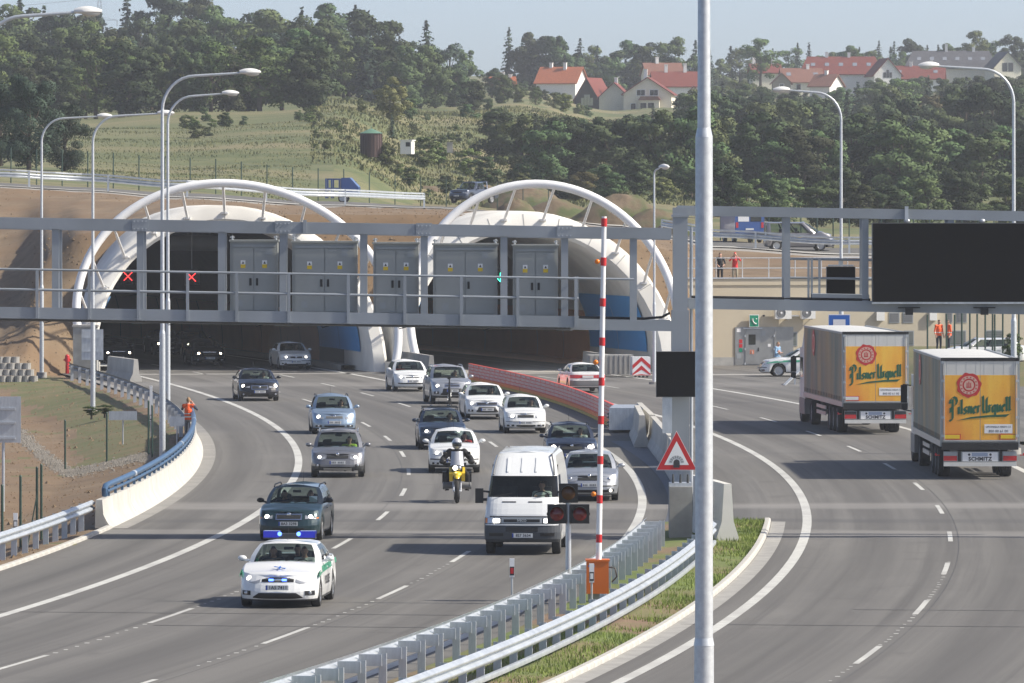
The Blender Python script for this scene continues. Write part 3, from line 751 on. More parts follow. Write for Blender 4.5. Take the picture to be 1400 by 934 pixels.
# cabinets standing on the walkway
def cabinet(px0, px1, label):
    w = (px1-px0)/GS; pxm = (px0+px1)/2; zb = gz(pxm, 425); h = 100/GS
    t = thing('switch_cabinet', label, 'cabinet', (gx(pxm), GY+.30, zb), 0, 'cabinets on the left gantry')
    b = MB(); b.bx(-w/2, w/2, 0, .75, .04, h); b.bx(-w/2+.04, w/2-.04, .04, .7, 0, .05); b.build('cabinet_body', M['cabinet'], t)
    r = MB(); r.bx(-w/2-.03, w/2+.03, -.07, .80, h, h+.05); r.build('cabinet_roof', M['cabinet'], t)
    r = MB(); r.bx(-w/2+.06, w/2-.06, -.035, -.002, h-.14, h-.08); r.build('rain_strip', M['cabinet_trim'], t)
    for s in (-1, 1):
        d = MB(); x0, x1 = (.012, w/2-.07) if s > 0 else (-w/2+.07, -.012); d.bx(x0, x1, -.028, -.003, .12, h-.17)
        dr = d.build('cabinet_door', M['cabinet'], t)
        k = MB(); k.bx(s*.09-.03, s*.09+.03, -.05, -.03, h*.40, h*.40+.20); k.build('handle', M['black'], dr)
        xm = (x0+x1)/2; k = MB(); k.bx(xm-.065, xm+.065, -.034, -.030, h*.64, h*.64+.21); wl_ = k.build('warning_label', M['yellow'], dr)
        k = MB(); k.bx(xm-.065, xm+.065, -.036, -.0345, h*.64+.10, h*.64+.21); k.build('label_top', M['signwhite'], dr)
        k = MB(); k.add([(xm-.035,-.038,h*.64+.115),(xm+.035,-.038,h*.64+.115),(xm,-.038,h*.64+.185)], [(0,1,2)]); k.build('warning_triangle', M['ink'], dr)
    v = MB(); v.bx(w*.26, w*.26+.17, -.04, -.03, h-.36, h-.18); v.build('vent_grille', M['cabinet_trim'], t)
    v = MB(); v.bx(-w*.36, -w*.36+.17, -.04, -.03, .22, .40); v.build('vent_grille', M['cabinet_trim'], t)
    for s in (-1, 1):
        e = MB(); e.cyl((s*(w/2-.05), .3, h+.05), (s*(w/2-.05), .3, h+.16), .03, .03, 8); e.box((s*(w/2-.05), .3, h+.12), (.12,.05,.04)); e.build('lifting_eye', M['galv'], t)
for a, b, lab in ((314,379,'grey double door cabinet on the gantry, leftmost of the row'), (399,488,'wide grey cabinet on the gantry, second from the left'),
                  (510,572,'narrow grey cabinet in the middle of the gantry row'), (592,680,'wide grey cabinet on the gantry, second from the right end'),
                  (701,763,'grey double door cabinet on the gantry, rightmost of the row')): cabinet(a, b, lab)
# ================================================================ right gantry with displays
rg_ = thing('sign_gantry', 'grey steel gantry over the right road holding a large black message board', 'gantry', (gx(935), GY+.6, 0))
GY2 = GY+.45
def rz(px, py0): return ZP(py0+(px-925)*.0165, GY2)
def rput(mb, nm, mt, sm=None): o = mb.build(nm, mt, rg_, sm); o.location = -Vector(rg_.location); return o
def rbeam(px0, px1, r0, r1, y, dpt, nm):
    x0, x1 = XP(px0,GY2), XP(px1,GY2); a0,a1,b0,b1 = rz(px0,r0), rz(px0,r1), rz(px1,r0), rz(px1,r1); m = MB()
    V = [(x0,y-dpt/2,a1),(x1,y-dpt/2,b1),(x1,y-dpt/2,b0),(x0,y-dpt/2,a0),(x0,y+dpt/2,a1),(x1,y+dpt/2,b1),(x1,y+dpt/2,b0),(x0,y+dpt/2,a0)]
    m.add(V, [(0,1,2,3),(7,6,5,4),(0,4,5,1),(1,5,6,2),(2,6,7,3),(3,7,4,0)]); rput(m, nm, M['gantry'])
rbeam(926, 1700, 281, 294.5, GY2, .28, 'top_beam'); rbeam(941, 1700, 407.5, 422, GY2, .28, 'bottom_beam')
rbeam(926, 1700, 283, 295, GY2+1.4, .24, 'rear_top_beam'); rbeam(941, 1700, 408, 421, GY2+1.4, .24, 'rear_bottom_beam')
for px in (1076, 1183, 1300, 1420, 1560, 1690):
    for yy in (GY2, GY2+1.4):
        m = MB(); m.bx(XP(px,GY2)-.085, XP(px,GY2)+.085, yy-.08, yy+.08, rz(px,408), rz(px,294)); rput(m, 'truss_post', M['gantry'])
m = MB(); m.bx(XP(1702,GY2)-.2, XP(1702,GY2)+.2, GY2-.2, GY2+.25, -.1, rz(1702,279)); rput(m, 'column', M['gantry'])
m = MB(); m.cyl((XP(1081,GY2),GY2+1.5,rz(1081,352)), (XP(1200,GY2),GY2+1.5,rz(1200,352)), .035, .035, 8); m.cyl((XP(1081,GY2),GY2+1.5,rz(1081,378)), (XP(1200,GY2),GY2+1.5,rz(1200,378)), .03, .03, 8); rput(m, 'rear_railing', M['gantry'], 60)
for px in (1108, 1112.5, 1123):
    m = MB(); m.bx(XP(px,GY2)-.03, XP(px,GY2)+.03, GY2+1.2, GY2+1.26, rz(px,408), rz(px,350)); rput(m, 'rear_railing_post', M['gantry'])
rbeam(1112, 1190, 399, 406, GY2+1.0, .9, 'service_platform')
m = MB(); m.bx(XP(1239,GY2)-.05, XP(1239,GY2)+.05, GY2-.2, GY2-.15, rz(1239,296), rz(1239,277)); rput(m, 'beam_splice', M['galv'])
m = MB(); m.tube([(XP(945,GY2),GY2-.05,rz(945,405.5)), (XP(1190,GY2),GY2-.05,rz(1190,405.5))], .04, 6); rput(m, 'cable', M['black'])
def display(px0, px1, py0, py1, Y, label, dep=.3):
    a, b = D(px0, py1, Y), D(px1, py0, Y); c = (a+b)/2; w, h = b.x-a.x, b.z-a.z
    t = thing('message_board', label, 'display', (c.x, Y, a.z))
    m = MB(); m.bx(-w/2, w/2, 0, dep, 0, h); m.build('board_case', M['mid_grey'], t)
    m = MB(); m.bx(-w/2+.012, w/2-.012, -.02, -.002, .012, h-.012); m.build('display_face', M['black_matte'], t)
    return t, w, h
t, w, h = display(1193, 1560, 305, 413, GY2-.35, 'large blank black message board on the right gantry', .5)
m = MB(); m.bx(-w/2-.02, w/2, -.05, .5, -.05, -.005); m.build('bottom_ledge', M['galv'], t)
for k in (-w/2+1.0, -w/2+3.05, -w/2+5.1):
    m = MB(); m.box((k, .1, -.26), (.2,.25,.18)); m.bx(k-.3, k+.3, .1, .16, -.17, -.14); m.build('camera_box', M['black'], t)
    m = MB(); m.ell((k-.05, .25, h+.06), (.09,.09,.06)); m.build('lifting_eye', M['galv'], t, 60)
t, w, h = display(1130, 1169.5, 364.5, 404.5, GY2+1.9, 'small square black display seen past the message board', .28)
m = MB(); m.bx(-.35, .35, .02, .2, h+.01, h+.05); m.bx(-.06,.06,.05,.15,h+.05,h+.22); m.build('mount', M['galv'], t)
t, w, h = display(897, 951, 480.5, 543, GY-.55, 'square black display on the gantry column above the tunnel sign', .22)
m = MB(); m.bx(-.36, -.1, .05, .35, -.98, -.01); m.build('control_box', M['galv'], t)
m = MB(); m.bx(-.25, .25, .22, .47, .3, .5); m.build('bracket', M['galv'], t)
# tunnel warning sign
a = D(925, 643, GY-.6); t = thing('warning_sign', 'red bordered triangle sign showing a tunnel mouth', 'road sign', (a.x, a.y, a.z))
S = 56/GS*1.0; hh = 54/GS
def tri(k, y, mt, nm, lift=0, dep=.006):
    cx, cz = 0, hh/3
    P = [(-S/2*k, cz-(cz)*k), (S/2*k, cz-(cz)*k), (0, cz+(hh-cz)*k)]
    m = MB(); m.ext([(p[0], p[1]) for p in P], y, y+dep); return m.build(nm, mt, t)
tri(1.0, 0, M['signwhite'], 'sign_plate', dep=.02); tri(.965, -.004, M['red'], 'red_border', dep=.0035); tri(.60, -.008, M['signwhite'], 'white_field', dep=.0035)
m = MB(); n = 12; P = [(-.085, .07)]+[(.085*math.cos(math.pi-math.pi*i/n), .21+.085*math.sin(math.pi-math.pi*i/n)) for i in range(n+1)]+[(.085, .07)]
m.ext(P, -.013, -.0095); m.build('tunnel_symbol', M['ink'], t)
for i in range(8):
    a0 = math.pi*i/8+.04; a1 = math.pi*(i+1)/8-.04; m = MB(); f = lambda a, r: (r*math.cos(a), .20+r*math.sin(a))
    P = [f(a0,.12), f(a0,.20), f(a1,.20), f(a1,.12)]; m.ext(P, -.0125, -.0095); m.build('arch_stone', M['cabinet_trim'], t)
m = MB(); m.bx(-.05, .05, .03, .5, .15, .25); m.build('bracket', M['galv'], t)
# ================================================================ guard rails
WPROF = [(0,.45),(.012,.465),(.075,.50),(.085,.53),(.075,.565),(.012,.595),(.0,.61),(.012,.625),(.075,.655),(.085,.69),(.075,.72),(.012,.755),(0,.77)]
def sweep(P, ys, o, prof, side, mt, nm, parent, smooth=50, thick=.006):
    m = MB(); pr = [(o+side*a, z) for a, z in prof]+[(o+side*(a-thick), z) for a, z in reversed(prof)]; pr.append(pr[0])
    m.grid([[P(y, a, z) for a, z in pr] for y in ys]); return m.build(nm, mt, parent, smooth)
def post_mesh(h, w=.15, d=.07):
    m = MB(); m.bx(-w/2, w/2, -.006, .006, -.3, h); m.bx(-w/2, -w/2+.01, 0, d, -.3, h); m.bx(w/2-.01, w/2, 0, d, -.3, h); m.bx(w/2-.03, w/2, d-.01, d, -.3, h); m.bx(-w/2, -w/2+.03, d-.01, d, -.3, h)
    return m.mesh('post', M['galv'])
def guard_rail(label, P, y0, y1, o, side, sp=2.0, h=.80, back=.16, lower=False, name='guard_rail', mt=None, spacer=True, ys=None):
    t = thing(name, label, 'guard rail'); mt = mt or M['galv_new']
    ys = ys or frange(y0, y1, 1.0)
    a = y0                                           # the beam comes in overlapping lengths of four metres
    while a < y1-.5:
        b = min(y1, a+4.0); g = sweep(P, frange(a, b+.06, 1.0), o, WPROF, side, mt, 'rail_beam', t); a = b
    if lower: sweep(P, ys, o+side*.02, [(0,.16),(.05,.17),(.06,.22),(.05,.27),(0,.28)], side, mt, 'lower_rail', t)
    pm = post_mesh(h); sm = MB(); sm.box((0,0,0), (back-.02,.10,.22)); sp_m = sm.mesh('spacer', M['galv'])
    y = y0+.4
    while y < y1:
        p = P(y, o-side*back); c = CL if P is PL else CR; rz_ = -head(c, y)
        link('post', pm, t, p, (0,0,rz_))
        if spacer: link('spacer', sp_m, t, P(y, o-side*back/2, .61), (0,0,rz_))
        y += sp
    return t
guard_rail('galvanised guard rail of the central reserve facing the left road', PL, 118, 186, 12.0, -1, 1.9, .74, .46)
guard_rail('galvanised double guard rail of the central reserve facing the right road', PR, 118, 183, -2.25, 1, 2.0, .74, .18, True)
guard_rail('galvanised guard rail at the left road edge before the white parapet', PL, 140, 195.5, -4.0, 1, 2.0, .72, .18)
guard_rail('dark weathered guard rail running from the parapet to the left portal', PL, 268, 352, -3.9, 1, 4.0, .72, .18, mt=M['rail_dark'], spacer=False)
# rail along the upper road, in front of it
t = thing('guard_rail', 'long galvanised guard rail along the upper road above the portals', 'guard rail')
pu = [p for p in range(-500, 585, 18)]
def along(pl, tt, t, posts_every=2):
    m = MB(); pts = [bench(p, tt) for p in pl]
    rows_ = []
    for k, p in enumerate(pts):
        d = (pts[min(k+1, len(pts)-1)]-pts[max(k-1, 0)]); n = Vector((d.y, -d.x, 0)).normalized()*-1
        if n.y > 0: n = -n
        rows_.append([p+n*a+Vector((0,0,z+.15)) for a, z in WPROF]+[p+n*(a-.01)+Vector((0,0,z+.15)) for a, z in reversed(WPROF)])
    m.grid(rows_); m.build('rail_beam', M['galv_new'], t, 50)
    rows_ = []
    for k, p in enumerate(pts): rows_.append([p+Vector((0,.1,.98)), p+Vector((0,-.04,1.02)), p+Vector((0,-.04,1.10)), p+Vector((0,.1,1.10))])
    m = MB(); m.grid(rows_); m.build('top_tube', M['galv_new'], t)
    for p in pts[::posts_every]:
        m = MB(); m.bx(p.x-.06, p.x+.06, p.y-.12, p.y-.05, p.z-.3, p.z+1.08); m.build('post', M['galv_new'], t)
along(pu, .30, t, 6)
t = thing('guard_rail', 'galvanised guard rail on the upper road above the operations building', 'guard rail')
along([p for p in range(905, 1750, 16)], .30, t, 8)
# ================================================================ white parapet with blue rail, left
t = thing('parapet', 'white concrete parapet with a blue tubular rail at the left road edge', 'parapet')
PP = [(-.02,0),(.03,.08),(.12,.22),(.20,.38),(.235,.80),(.42,.80),(.44,.0)]
y = 195.0
while y < 272:
    b = min(y+7.96, 272); g = frange(y, b, 1.0); m = MB()
    m.grid([[PL(yy, -3.42-a, z) for a, z in PP] for yy in g])
    for yy in (g[0], g[-1]): 
        q = [PL(yy, -3.42-a, z) for a, z in PP]; m.add(q, [tuple(range(len(q)))])
    m.build('parapet_section', M['concrete_light'], t, 40); y += 8.0
m = MB(); ptsr = [PL(196.5, -3.74, .86), PL(196.4, -3.74, 1.02), PL(196.7, -3.74, 1.12)]+[PL(yy, -3.74, 1.13) for yy in frange(198, 271, 1.0)]+[PL(271.6,-3.74,1.0)]
m.tube(ptsr, .085, 10); m.build('top_rail', M['rail_blue'], t, 60)
m = MB(); m.tube([PL(yy, -3.74, .955) for yy in frange(197, 271, 1.0)], .05, 8); m.build('lower_rail', M['rail_blue'], t, 60)
for yy in frange(197.5, 271, 2.0):
    p = PL(yy, -3.74, .95); m = MB(); m.box(p, (.08,.10,.34)); m.build('rail_post', M['rail_blue'], t)
for yy in (205, 229, 253):
    m = MB(); m.tube([PL(yy, -3.74, 1.13), PL(yy+.5, -3.74, 1.13)], .095, 10); m.build('rail_sleeve', M['galv_new'], t, 60)
# ================================================================ concrete safety barriers (New Jersey shape)
NJ = [(-.30,0),(-.30,.08),(-.16,.30),(-.10,.82),(.10,.82),(.16,.30),(.30,.08),(.30,0)]
def nj(a, b, label, group=None, h=1.0, mt='concrete_light', name='concrete_barrier', taper=1.0):
    a, b = Vector(a), Vector(b); L = (b-a).length; d = b-a
    t = MB(); n = len(NJ); k = taper
    V = [(x, 0, z*h) for x, z in NJ]+[(x, L*.5, z*h*(1+k)/2) for x, z in NJ]+[(x, L, z*h*k) for x, z in NJ]
    F = []
    for r in range(2): F += [(r*n+i, r*n+(i+1) % n, (r+1)*n+(i+1) % n, (r+1)*n+i) for i in range(n)]
    F += [tuple(range(n)), tuple(range(3*n-1, 2*n-1, -1))]; t.add(V, F)
    o = t.build(name, M[mt], None, None, a, (0,0,-math.atan2(d.x, d.y))); return tag(o, label, 'barrier', group)
nj(G(186,522), G(186,522)+Vector((-1.7,7,0)), 'concrete barrier block at the left edge of the left portal', None, 1.35)
nj(G(995,743), G(995,743)+Vector((-.75,6.0,0)), 'tall white concrete barrier end standing right of the thick foreground pole', 'concrete barriers of the reserve', 1.95, 'barrier_conc')
gp = 'concrete barriers of the reserve'
for i, (pa, pb, lab) in enumerate((((948,690),(918,640),'pale concrete barrier length beside the gantry column'), ((917,638),(893,608),'concrete barrier length seen behind the tunnel warning sign'), ((892,606),(874,587),'farthest concrete barrier length of the row behind the black display'))):
    nj(G(*pa), G(*pb), lab, gp, 1.3)
nj(G(878,612), G(871,596), 'narrow concrete barrier end beside the grey guard rail box', gp, 1.45)
# corrugated steel crash cushion that closes the orange barrier
p = G(852,592); t = thing('crash_cushion', 'grey ribbed steel crash cushion at the near end of the orange barrier', 'crash barrier', p, -head(CR, p.y)-.12)
for k in range(5):
    m = MB(); m.bx(-.55, .55, -.1+.9*k, .78+.9*k, .12, .98); m.build('cushion_bay', M['galv'], t)
for s in (-1, 1):
    for z in (.3, .62):
        m = MB(); m.grid([[(s*(.56+a*.9), y, z-.44+zz*.8) for a, zz in WPROF] for y in frange(-.2, 4.6, .8)]); m.build('side_beam', M['galv'], t, 50)
# dark drainage slab on the reserve beside the column
m = MB(); rows_ = []
for yy in frange(198, 262, 2): rows_.append([PL(yy, 12.05, .012), PL(yy, 12.4, .014), (PR(yy, -2.6, .014) if PR(yy,-2.6).x > PL(yy,12.4).x+.2 else PL(yy,12.7,.014))])
m.grid(rows_); o = m.build('drain_slab', mat('dark_slab', (.075,.08,.095), .6, 0, (.10,.105,.12), .6, detail=6)); o['kind'] = 'structure'
# orange and white plastic barrier panels between the roads
A, B = G(846,586), G(642,520.5)
def bar_pt(t): 
    return A.lerp(B, t)+Vector((.9*math.sin(math.pi*t), 0, 0))
NB = 34
t = thing('plastic_barrier', 'long red and white plastic barrier with orange feet between the two roads', 'barrier')
redp = mat('barrier_red', (.80,.085,.045), .45, 0, (.72,.07,.04), 2); whp = mat('barrier_white', (.80,.77,.76), .5); orp = mat('barrier_orange', (.92,.24,.04), .5); yep = mat('barrier_yellow', (.60,.42,.08), .6)
for k in range(NB):
    p, q = bar_pt(k/NB), bar_pt((k+.985)/NB); d = (q-p); L = d.length; 
    rot = (0,0,-math.atan2(d.x, d.y))
    if k == 0 or True:
        m = MB(); m.bx(-.06, .06, 0, L, .22, .86); pn = m.build('barrier_panel', redp, t, None, p, rot)
        m = MB(); m.bx(-.24, .24, 0, L, 0, .10, 1); m.bx(-.15, .15, 0, L, .10, .22, 0); m.build('barrier_foot', [orp, yep], t, None, p, rot)
        m = MB(); nn = 4
        for r, (z0, z1) in enumerate(((.27,.38),(.42,.53),(.57,.68),(.72,.83))):
            for i in range(nn):
                y0 = (i+.25*r+.02)/nn*L; y1 = min(y0+L/nn*.50, L-.002)
                if y0 > L: y0, y1 = y0-L, y1-L+.52*L/nn
                for xx in (-.064, .064): m.add([(xx,y0,z0),(xx,y1,z0),(xx,y1-.09 if y1-y0 > .1 else y1,z1),(xx,max(0,y0-.09),z1)], [(0,1,2,3)])
        m.build('white_bars', whp, pn)
# barrier blocks at the right portal, one with red and white chevrons
p = D(850,507,356); p.z = 0
t = thing('barrier_block', 'grey ribbed barrier block at the foot of the right portal', 'barrier', (XP(840,354), 354, 0), .1)
m = MB(); m.bx(-1.3, 1.0, 0, 1.2, .1, 1.1); m.build('block_body', M['concrete_dark'], t)
for k in range(9):
    m = MB(); m.bx(-1.25+k*.25, -1.13+k*.25, -.05, 0, .12, 1.08); m.build('rib', M['concrete'], t)
nj((XP(800,366),366,0), (XP(832,358),358,0), 'long concrete barrier along the right wall of the right tunnel', None, 1.25, 'concrete')
t = thing('chevron_block', 'crash barrier end with red and white chevrons at the right portal', 'barrier', (XP(877,352), 352, 0), .12)
m = MB(); m.bx(-.46, .46, 0, .9, .12, 1.05); m.build('block_body', M['signwhite'], t)
for (sx) in (-1, 1):
    for zz in (.18, .62, 1.06):
        P = [(0, zz), (0, zz-.22), (sx*.46, zz-.22-.42), (sx*.46, zz-.42)]; P = [(x, max(.12, min(1.05, z))) for x, z in P]
        if P[0][1]-P[1][1] < .02 and P[3][1]-P[2][1] < .02: continue
        m = MB(); m.ext(P, -.008, -.003); m.build('chevron_stripe', M['red'], t)
for x in (-.3, -.1, .1, .3):
    m = MB(); m.cyl((x,.02,.05), (x,.10,.05), .06, .06, 8); m.build('foot', M['dark_grey'], t)
# concrete wall between the portals
nj(G(590,516), G(500,502)+Vector((0,2,0)), 'long concrete barrier wall in front of the pier between the portals', None, 1.35, 'concrete')
# ================================================================ lamp posts
def lamp_post(x, y, z0, H, arm, label, dirx=1, r=.09, head_len=.75, tilt=0.0, diry=0.0):
    t = thing('lamp_post', label, 'street lamp', (x, y, z0), 0, 'street lamps')
    h1 = (H)*.34
    m = MB(); m.cyl((0,0,0), (0,0,h1), r*1.25, r*1.15, 14); m.cyl((0,0,h1), (0,0,h1+.12), r*1.15, r*.85, 14); m.cyl((0,0,h1+.12), (0,0,H-1.2), r*.85, r*.62, 14)
    m.build('pole', M['pole'], t, 50)
    m = MB(); m.cyl((0,0,-.2), (0,0,.12), .28, .26, 12); m.build('footing', M['concrete'], t, 50)
    d = Vector((dirx, diry, 0)).normalized(); pts = []
    rr = min(1.15, arm*.5)
    for i in range(9):
        a = math.pi/2*i/8; pts.append(d*(rr*(1-math.cos(a)))+Vector((0,0,H-1.25+rr*1.05*math.sin(a))))
    e = pts[-1]; pts.append(e+d*(arm-rr)+Vector((0,0,.10+tilt)))
    m = MB(); m.tube(pts, [r*.6]*9+[r*.45], 10); m.build('arm', M['pole'], t, 60)
    c = pts[-1]+d*head_len*.42+Vector((0,0,.02)); ang = math.atan2(d.y, d.x); Mr = Matrix.Rotation(ang, 3, 'Z')
    m = MB(); n = 10; rows_ = []
    for i in range(n+1):
        u = i/n; sx = -head_len/2+head_len*u; wd = .17*math.sin(math.pi*(.12+.80*u))**.7; ht = .15*math.sin(math.pi*(.14+.78*u))**.8
        rows_.append([Mr @ Vector((sx, wd*math.cos(2*math.pi*k/12), (ht if math.sin(2*math.pi*k/12) > 0 else ht*.45)*math.sin(2*math.pi*k/12)))+c for k in range(13)])
    m.grid(rows_); m.add(rows_[0][:-1], [tuple(range(12))]); m.add(rows_[-1][:-1], [tuple(range(12))]); lh = m.build('lamp_head', M['white'], t, 50)
    m = MB(); m.ell(c+d*.08+Vector((0,0,-.05)), (head_len*.33,.12,.085), rot=Mr); m.build('diffuser', mat('lamp_diffuser', (.62,.60,.55), .2) if 'lamp_diffuser' not in bpy.data.materials else bpy.data.materials['lamp_diffuser'], lh, 60)
    return t
g = G(222,632); lamp_post(g.x, g.y, near_z(g.x,g.y), 13.7, 2.75, 'tall galvanised lamp post beside the photographer in orange')
lamp_post(XP(229.5,307), 307, -.1, 13.8, 2.45, 'lamp post directly behind the tallest left one, its head just below')
g = G(127,550); lamp_post(g.x, g.y, near_z(g.x,g.y), 13.3, 2.95, 'lamp post standing on a small concrete footing left of the weathered guard rail')
lamp_post(XP(57,354), 354, .1, 13.1, 2.9, 'leftmost full lamp post, standing by the stacked concrete blocks')
lamp_post(XP(-26,186), 186, .3, 13.9, 2.55, 'lamp reaching into the top left corner on a long arm')
lamp_post(XP(1150,310), 310, 0, 13.9, 2.35, 'lamp post in front of the operations building, arm pointing left', -1)
lamp_post(XP(1386,250), 250, .1, 13.8, 2.75, 'lamp post at the right edge of the picture, arm pointing left', -1)
lamp_post(XP(894.5,340), 340, 0, 11.5, .5, 'slender lamp post with a short arm before the right portal', .6, .07, .7, diry=-.8)
# the big near pole
t = thing('lamp_post', 'thick galvanised pole that fills the picture height in the foreground', 'street lamp', (XP(962.5,85), 85, 0), 0, 'street lamps')
m = MB(); m.cyl((0,0,-.1), (0,0,3.93), .125, .121, 28); m.cyl((0,0,3.93), (0,0,4.02), .126, .111, 28); m.cyl((0,0,4.02), (0,0,10.15), .110, .106, 28); m.cyl((0,0,10.15), (0,0,10.26), .106, .083, 28); m.cyl((0,0,10.26), (0,0,13.4), .081, .07, 28)
m.build('pole', M['pole'], t, 50)
m = MB(); m.box((0,0,.0), (.6,.6,.3)); m.build('footing', M['concrete'], t)
m = MB(); m.tube([(0,0,13.3),(.1,0,13.9),(.5,0,14.3),(2.6,0,14.45)], .05, 10); m.build('arm', M['pole'], t, 60)
m = MB(); m.ell((2.9,0,14.47), (.38,.16,.1)); m.build('lamp_head', M['white'], t, 60)
# ================================================================ boom gate, signal head and marker posts on the reserve
p = G(816, 826); t = thing('boom_gate', 'raised red and white boom with an orange drive box on the reserve', 'barrier gate', p)
m = MB(); m.bx(-.2, .22, -.2, .2, -.05, .25); m.build('pedestal', M['concrete'], t)
m = MB(); m.bx(-.24, .27, -.25, .25, .25, .99); m.build('drive_box', M['orange'], t)
m = MB(); m.bx(-.26, .29, -.27, .27, .99, 1.03); m.build('box_lid', M['orange'], t)
bx0 = Vector((.04,-.1,1.02)); bx1 = D(826, 296, p.y-.1)-p; m = MB(); m.cyl(bx0, bx1, .068, .056, 14); bm2 = m.build('boom', M['signwhite'], t, 60)
for k, py in enumerate((304,357,412,465,519,593 if False else 571,625,678,731)):
    for_p = lambda yy: bx0+(bx1-bx0)*((760-yy)/(760-296))
    if py > 745: continue
    m = MB(); m.cyl(for_p(py-5.5), for_p(py+5.5), .071, .071, 14); m.build('red_band', M['red'], bm2, 60)
for py in (357, 493, 671):
    q = bx0+(bx1-bx0)*((760-py)/(760-296)); m = MB(); m.ell(q+Vector((-.14,-.03,0)), (.065,.065,.06)); m.build('warning_lamp', M['amber'], bm2, 60)
m = MB(); m.tube([(.27,0,.85),(.42,-.02,.83),(.46,-.02,.63),(.34,0,.5)], .018, 6); m.build('cable', M['black'], t, 60)
m = MB(); m.bx(-.20,-.05,-.253,-.2505,.87,.90); m.build('name_plate', M['blue_sign'], t)
p = G(777, 822); t = thing('signal_post', 'dark warning signal with two red lamps and one amber on a steel post', 'traffic signal', p)
m = MB(); m.cyl((0,0,-.1), (0,0,2.62), .07, .065, 14); m.build('post', M['galv'], t, 60)
def sig(cx, cz, s, lens, nm):
    m = MB(); m.bx(-s/2+cx, s/2+cx, -.14, .05, cz-s/2, cz+s/2); h_ = m.build('signal_housing', M['black'], t)
    m = MB(); m.lathe([(0,-.03),(s*.26,-.02),(s*.36,0)], 18, 'y', (cx,-.145,cz)); m.build('lens', lens, h_, 60)
    m = MB(); n = 10; m.grid([[(cx+s*.41*math.cos(a), yy, cz+s*.41*math.sin(a)) for a in [math.pi*(.02+.96*i/n) for i in range(n+1)]] for yy in (-.145, -.34)]); m.build('visor', M['black'], h_, 60)
sig(-.265, 2.02, .44, M['red_dark'], 'l'); sig(.265, 2.02, .44, M['red_dark'], 'r'); sig(.0, 2.50, .44, M['amber_dark'], 'c')
m = MB(); m.bx(-.5,.5,.04,.10,1.98,2.04); m.build('cross_arm', M['black'], t)
def delineator(p, label, refl='amber_dark', h=.95):
    t = thing('marker_post', label, 'marker post', p, 0, 'white marker posts')
    m = MB(); m.bx(-.055,.055,-.025,.03,.62,h+.1); m.build('post_head', M['signwhite'], t)
    m = MB(); m.cyl((0,.01,-.1), (0,.01,.64), .025, .025, 8); m.build('stem', M['galv'], t)
    m = MB(); m.bx(-.05,.05,-.03,-.026,.66,.86); b_ = m.build('dark_band', M['ink'], t)
    m = MB(); m.bx(-.035,.035,-.034,-.031,.70,.83); m.build('reflector', M[refl], b_)
delineator(G(700,826), 'white marker post with a red reflector at the left rail of the reserve', 'red')
delineator(G(809,834), 'white marker post in front of the orange drive box', 'signwhite')
delineator(PL(181.5,-4.3), 'white marker post behind the rail left of the white parapet', 'signwhite')
p = G(206.5,590); delineator((p.x,p.y,near_z(p.x,p.y)), 'white capped marker post next to the tall left lamp post', 'signwhite', 1.9)
# ================================================================ fences
def fence_post(p, h, label, group): 
    m = MB(); m.cyl((0,0,-.2), (0,0,h), .035, .035, 8); m.cyl((0,0,h), (0,0,h+.04), .042, .02, 8); o = m.build('fence_post', M['fence_green'], None, 60, p); return tag(o, label, 'fence post', group)
fp = [((3,754,'leftmost'),1.9),((28,738,'second from the left'),1.95),((50.5,724,'third from the left, by the strut'),2.05),((56.5,724,'fourth from the left'),2.1)]
for (px,py,w),h in fp:
    g = G(px,py); fence_post((g.x,g.y,near_z(g.x,g.y)), h, f'dark green fence post at lower left, {w}', 'fence posts beside the left road')
for px, py, h, w in ((89,610,1.85,'standing alone on the bare slope edge'), (146,611,1.85,'right of the footed lamp post'), (203,612,2.0,'first of the close pair by the tall lamp post'), (208,618,1.9,'second of the close pair by the tall lamp post')):
    g = G(px,py); fence_post((g.x,g.y,near_z(g.x,g.y)), h, f'thin green fence post {w}', 'fence posts beside the left road')
m = MB(); g = G(38,730); a = Vector((g.x,g.y,near_z(g.x,g.y))); m.cyl(a, a+Vector((.25,.1,1.4)), .02, .02, 6); o = m.build('fence_strut', M['fence_green']); tag(o, 'slanting green strut leaning on the third post at lower left', 'fence post')
# wire fence behind the upper road
t = thing('fence', 'row of thin dark posts with wire mesh behind the upper road', 'fence')
pts = []
for px in list(range(-90, 760, 35)):
    b = bench(px, 1.0); b.y += 2.5; b.x = XP(px, b.y); b.z = terrain(px, b.y); pts.append(b)
pmf = MB(); pmf.cyl((0,0,-.3), (0,0,2.3), .045, .045, 6); pmf = pmf.mesh('fence_post', M['fence_green'])
for b in pts: link('post', pmf, t, b)
for a, b in zip(pts, pts[1:]):
    m = MB()
    for z in (.1, .8, 1.5, 2.15): m.cyl(a+Vector((0,0,z)), b+Vector((0,0,z)), .006, .006, 4, False)
    m.build('wire', M['fence_green'], t)
t = thing('fence', 'dark mesh fence behind the parked grey van on the upper road', 'fence')
pts = []
for px in range(985, 1420, 22):
    b = bench(px, 1.0); b.y += 3; b.x = XP(px, b.y); b.z = terrain(px, b.y); pts.append(b)
for b in pts: link('post', pmf, t, b)
t = thing('fence', 'tall dark green fence posts on the bank behind the trucks', 'fence')
for px in (1268, 1294, 1305, 1315, 1326, 1336, 1347, 1357, 1360, 1371, 1393):
    X = XP(px, 345); link('post', pmf, t, (X, 345, .55), None, (1.1,1.1,1.2+.1*random.random()))
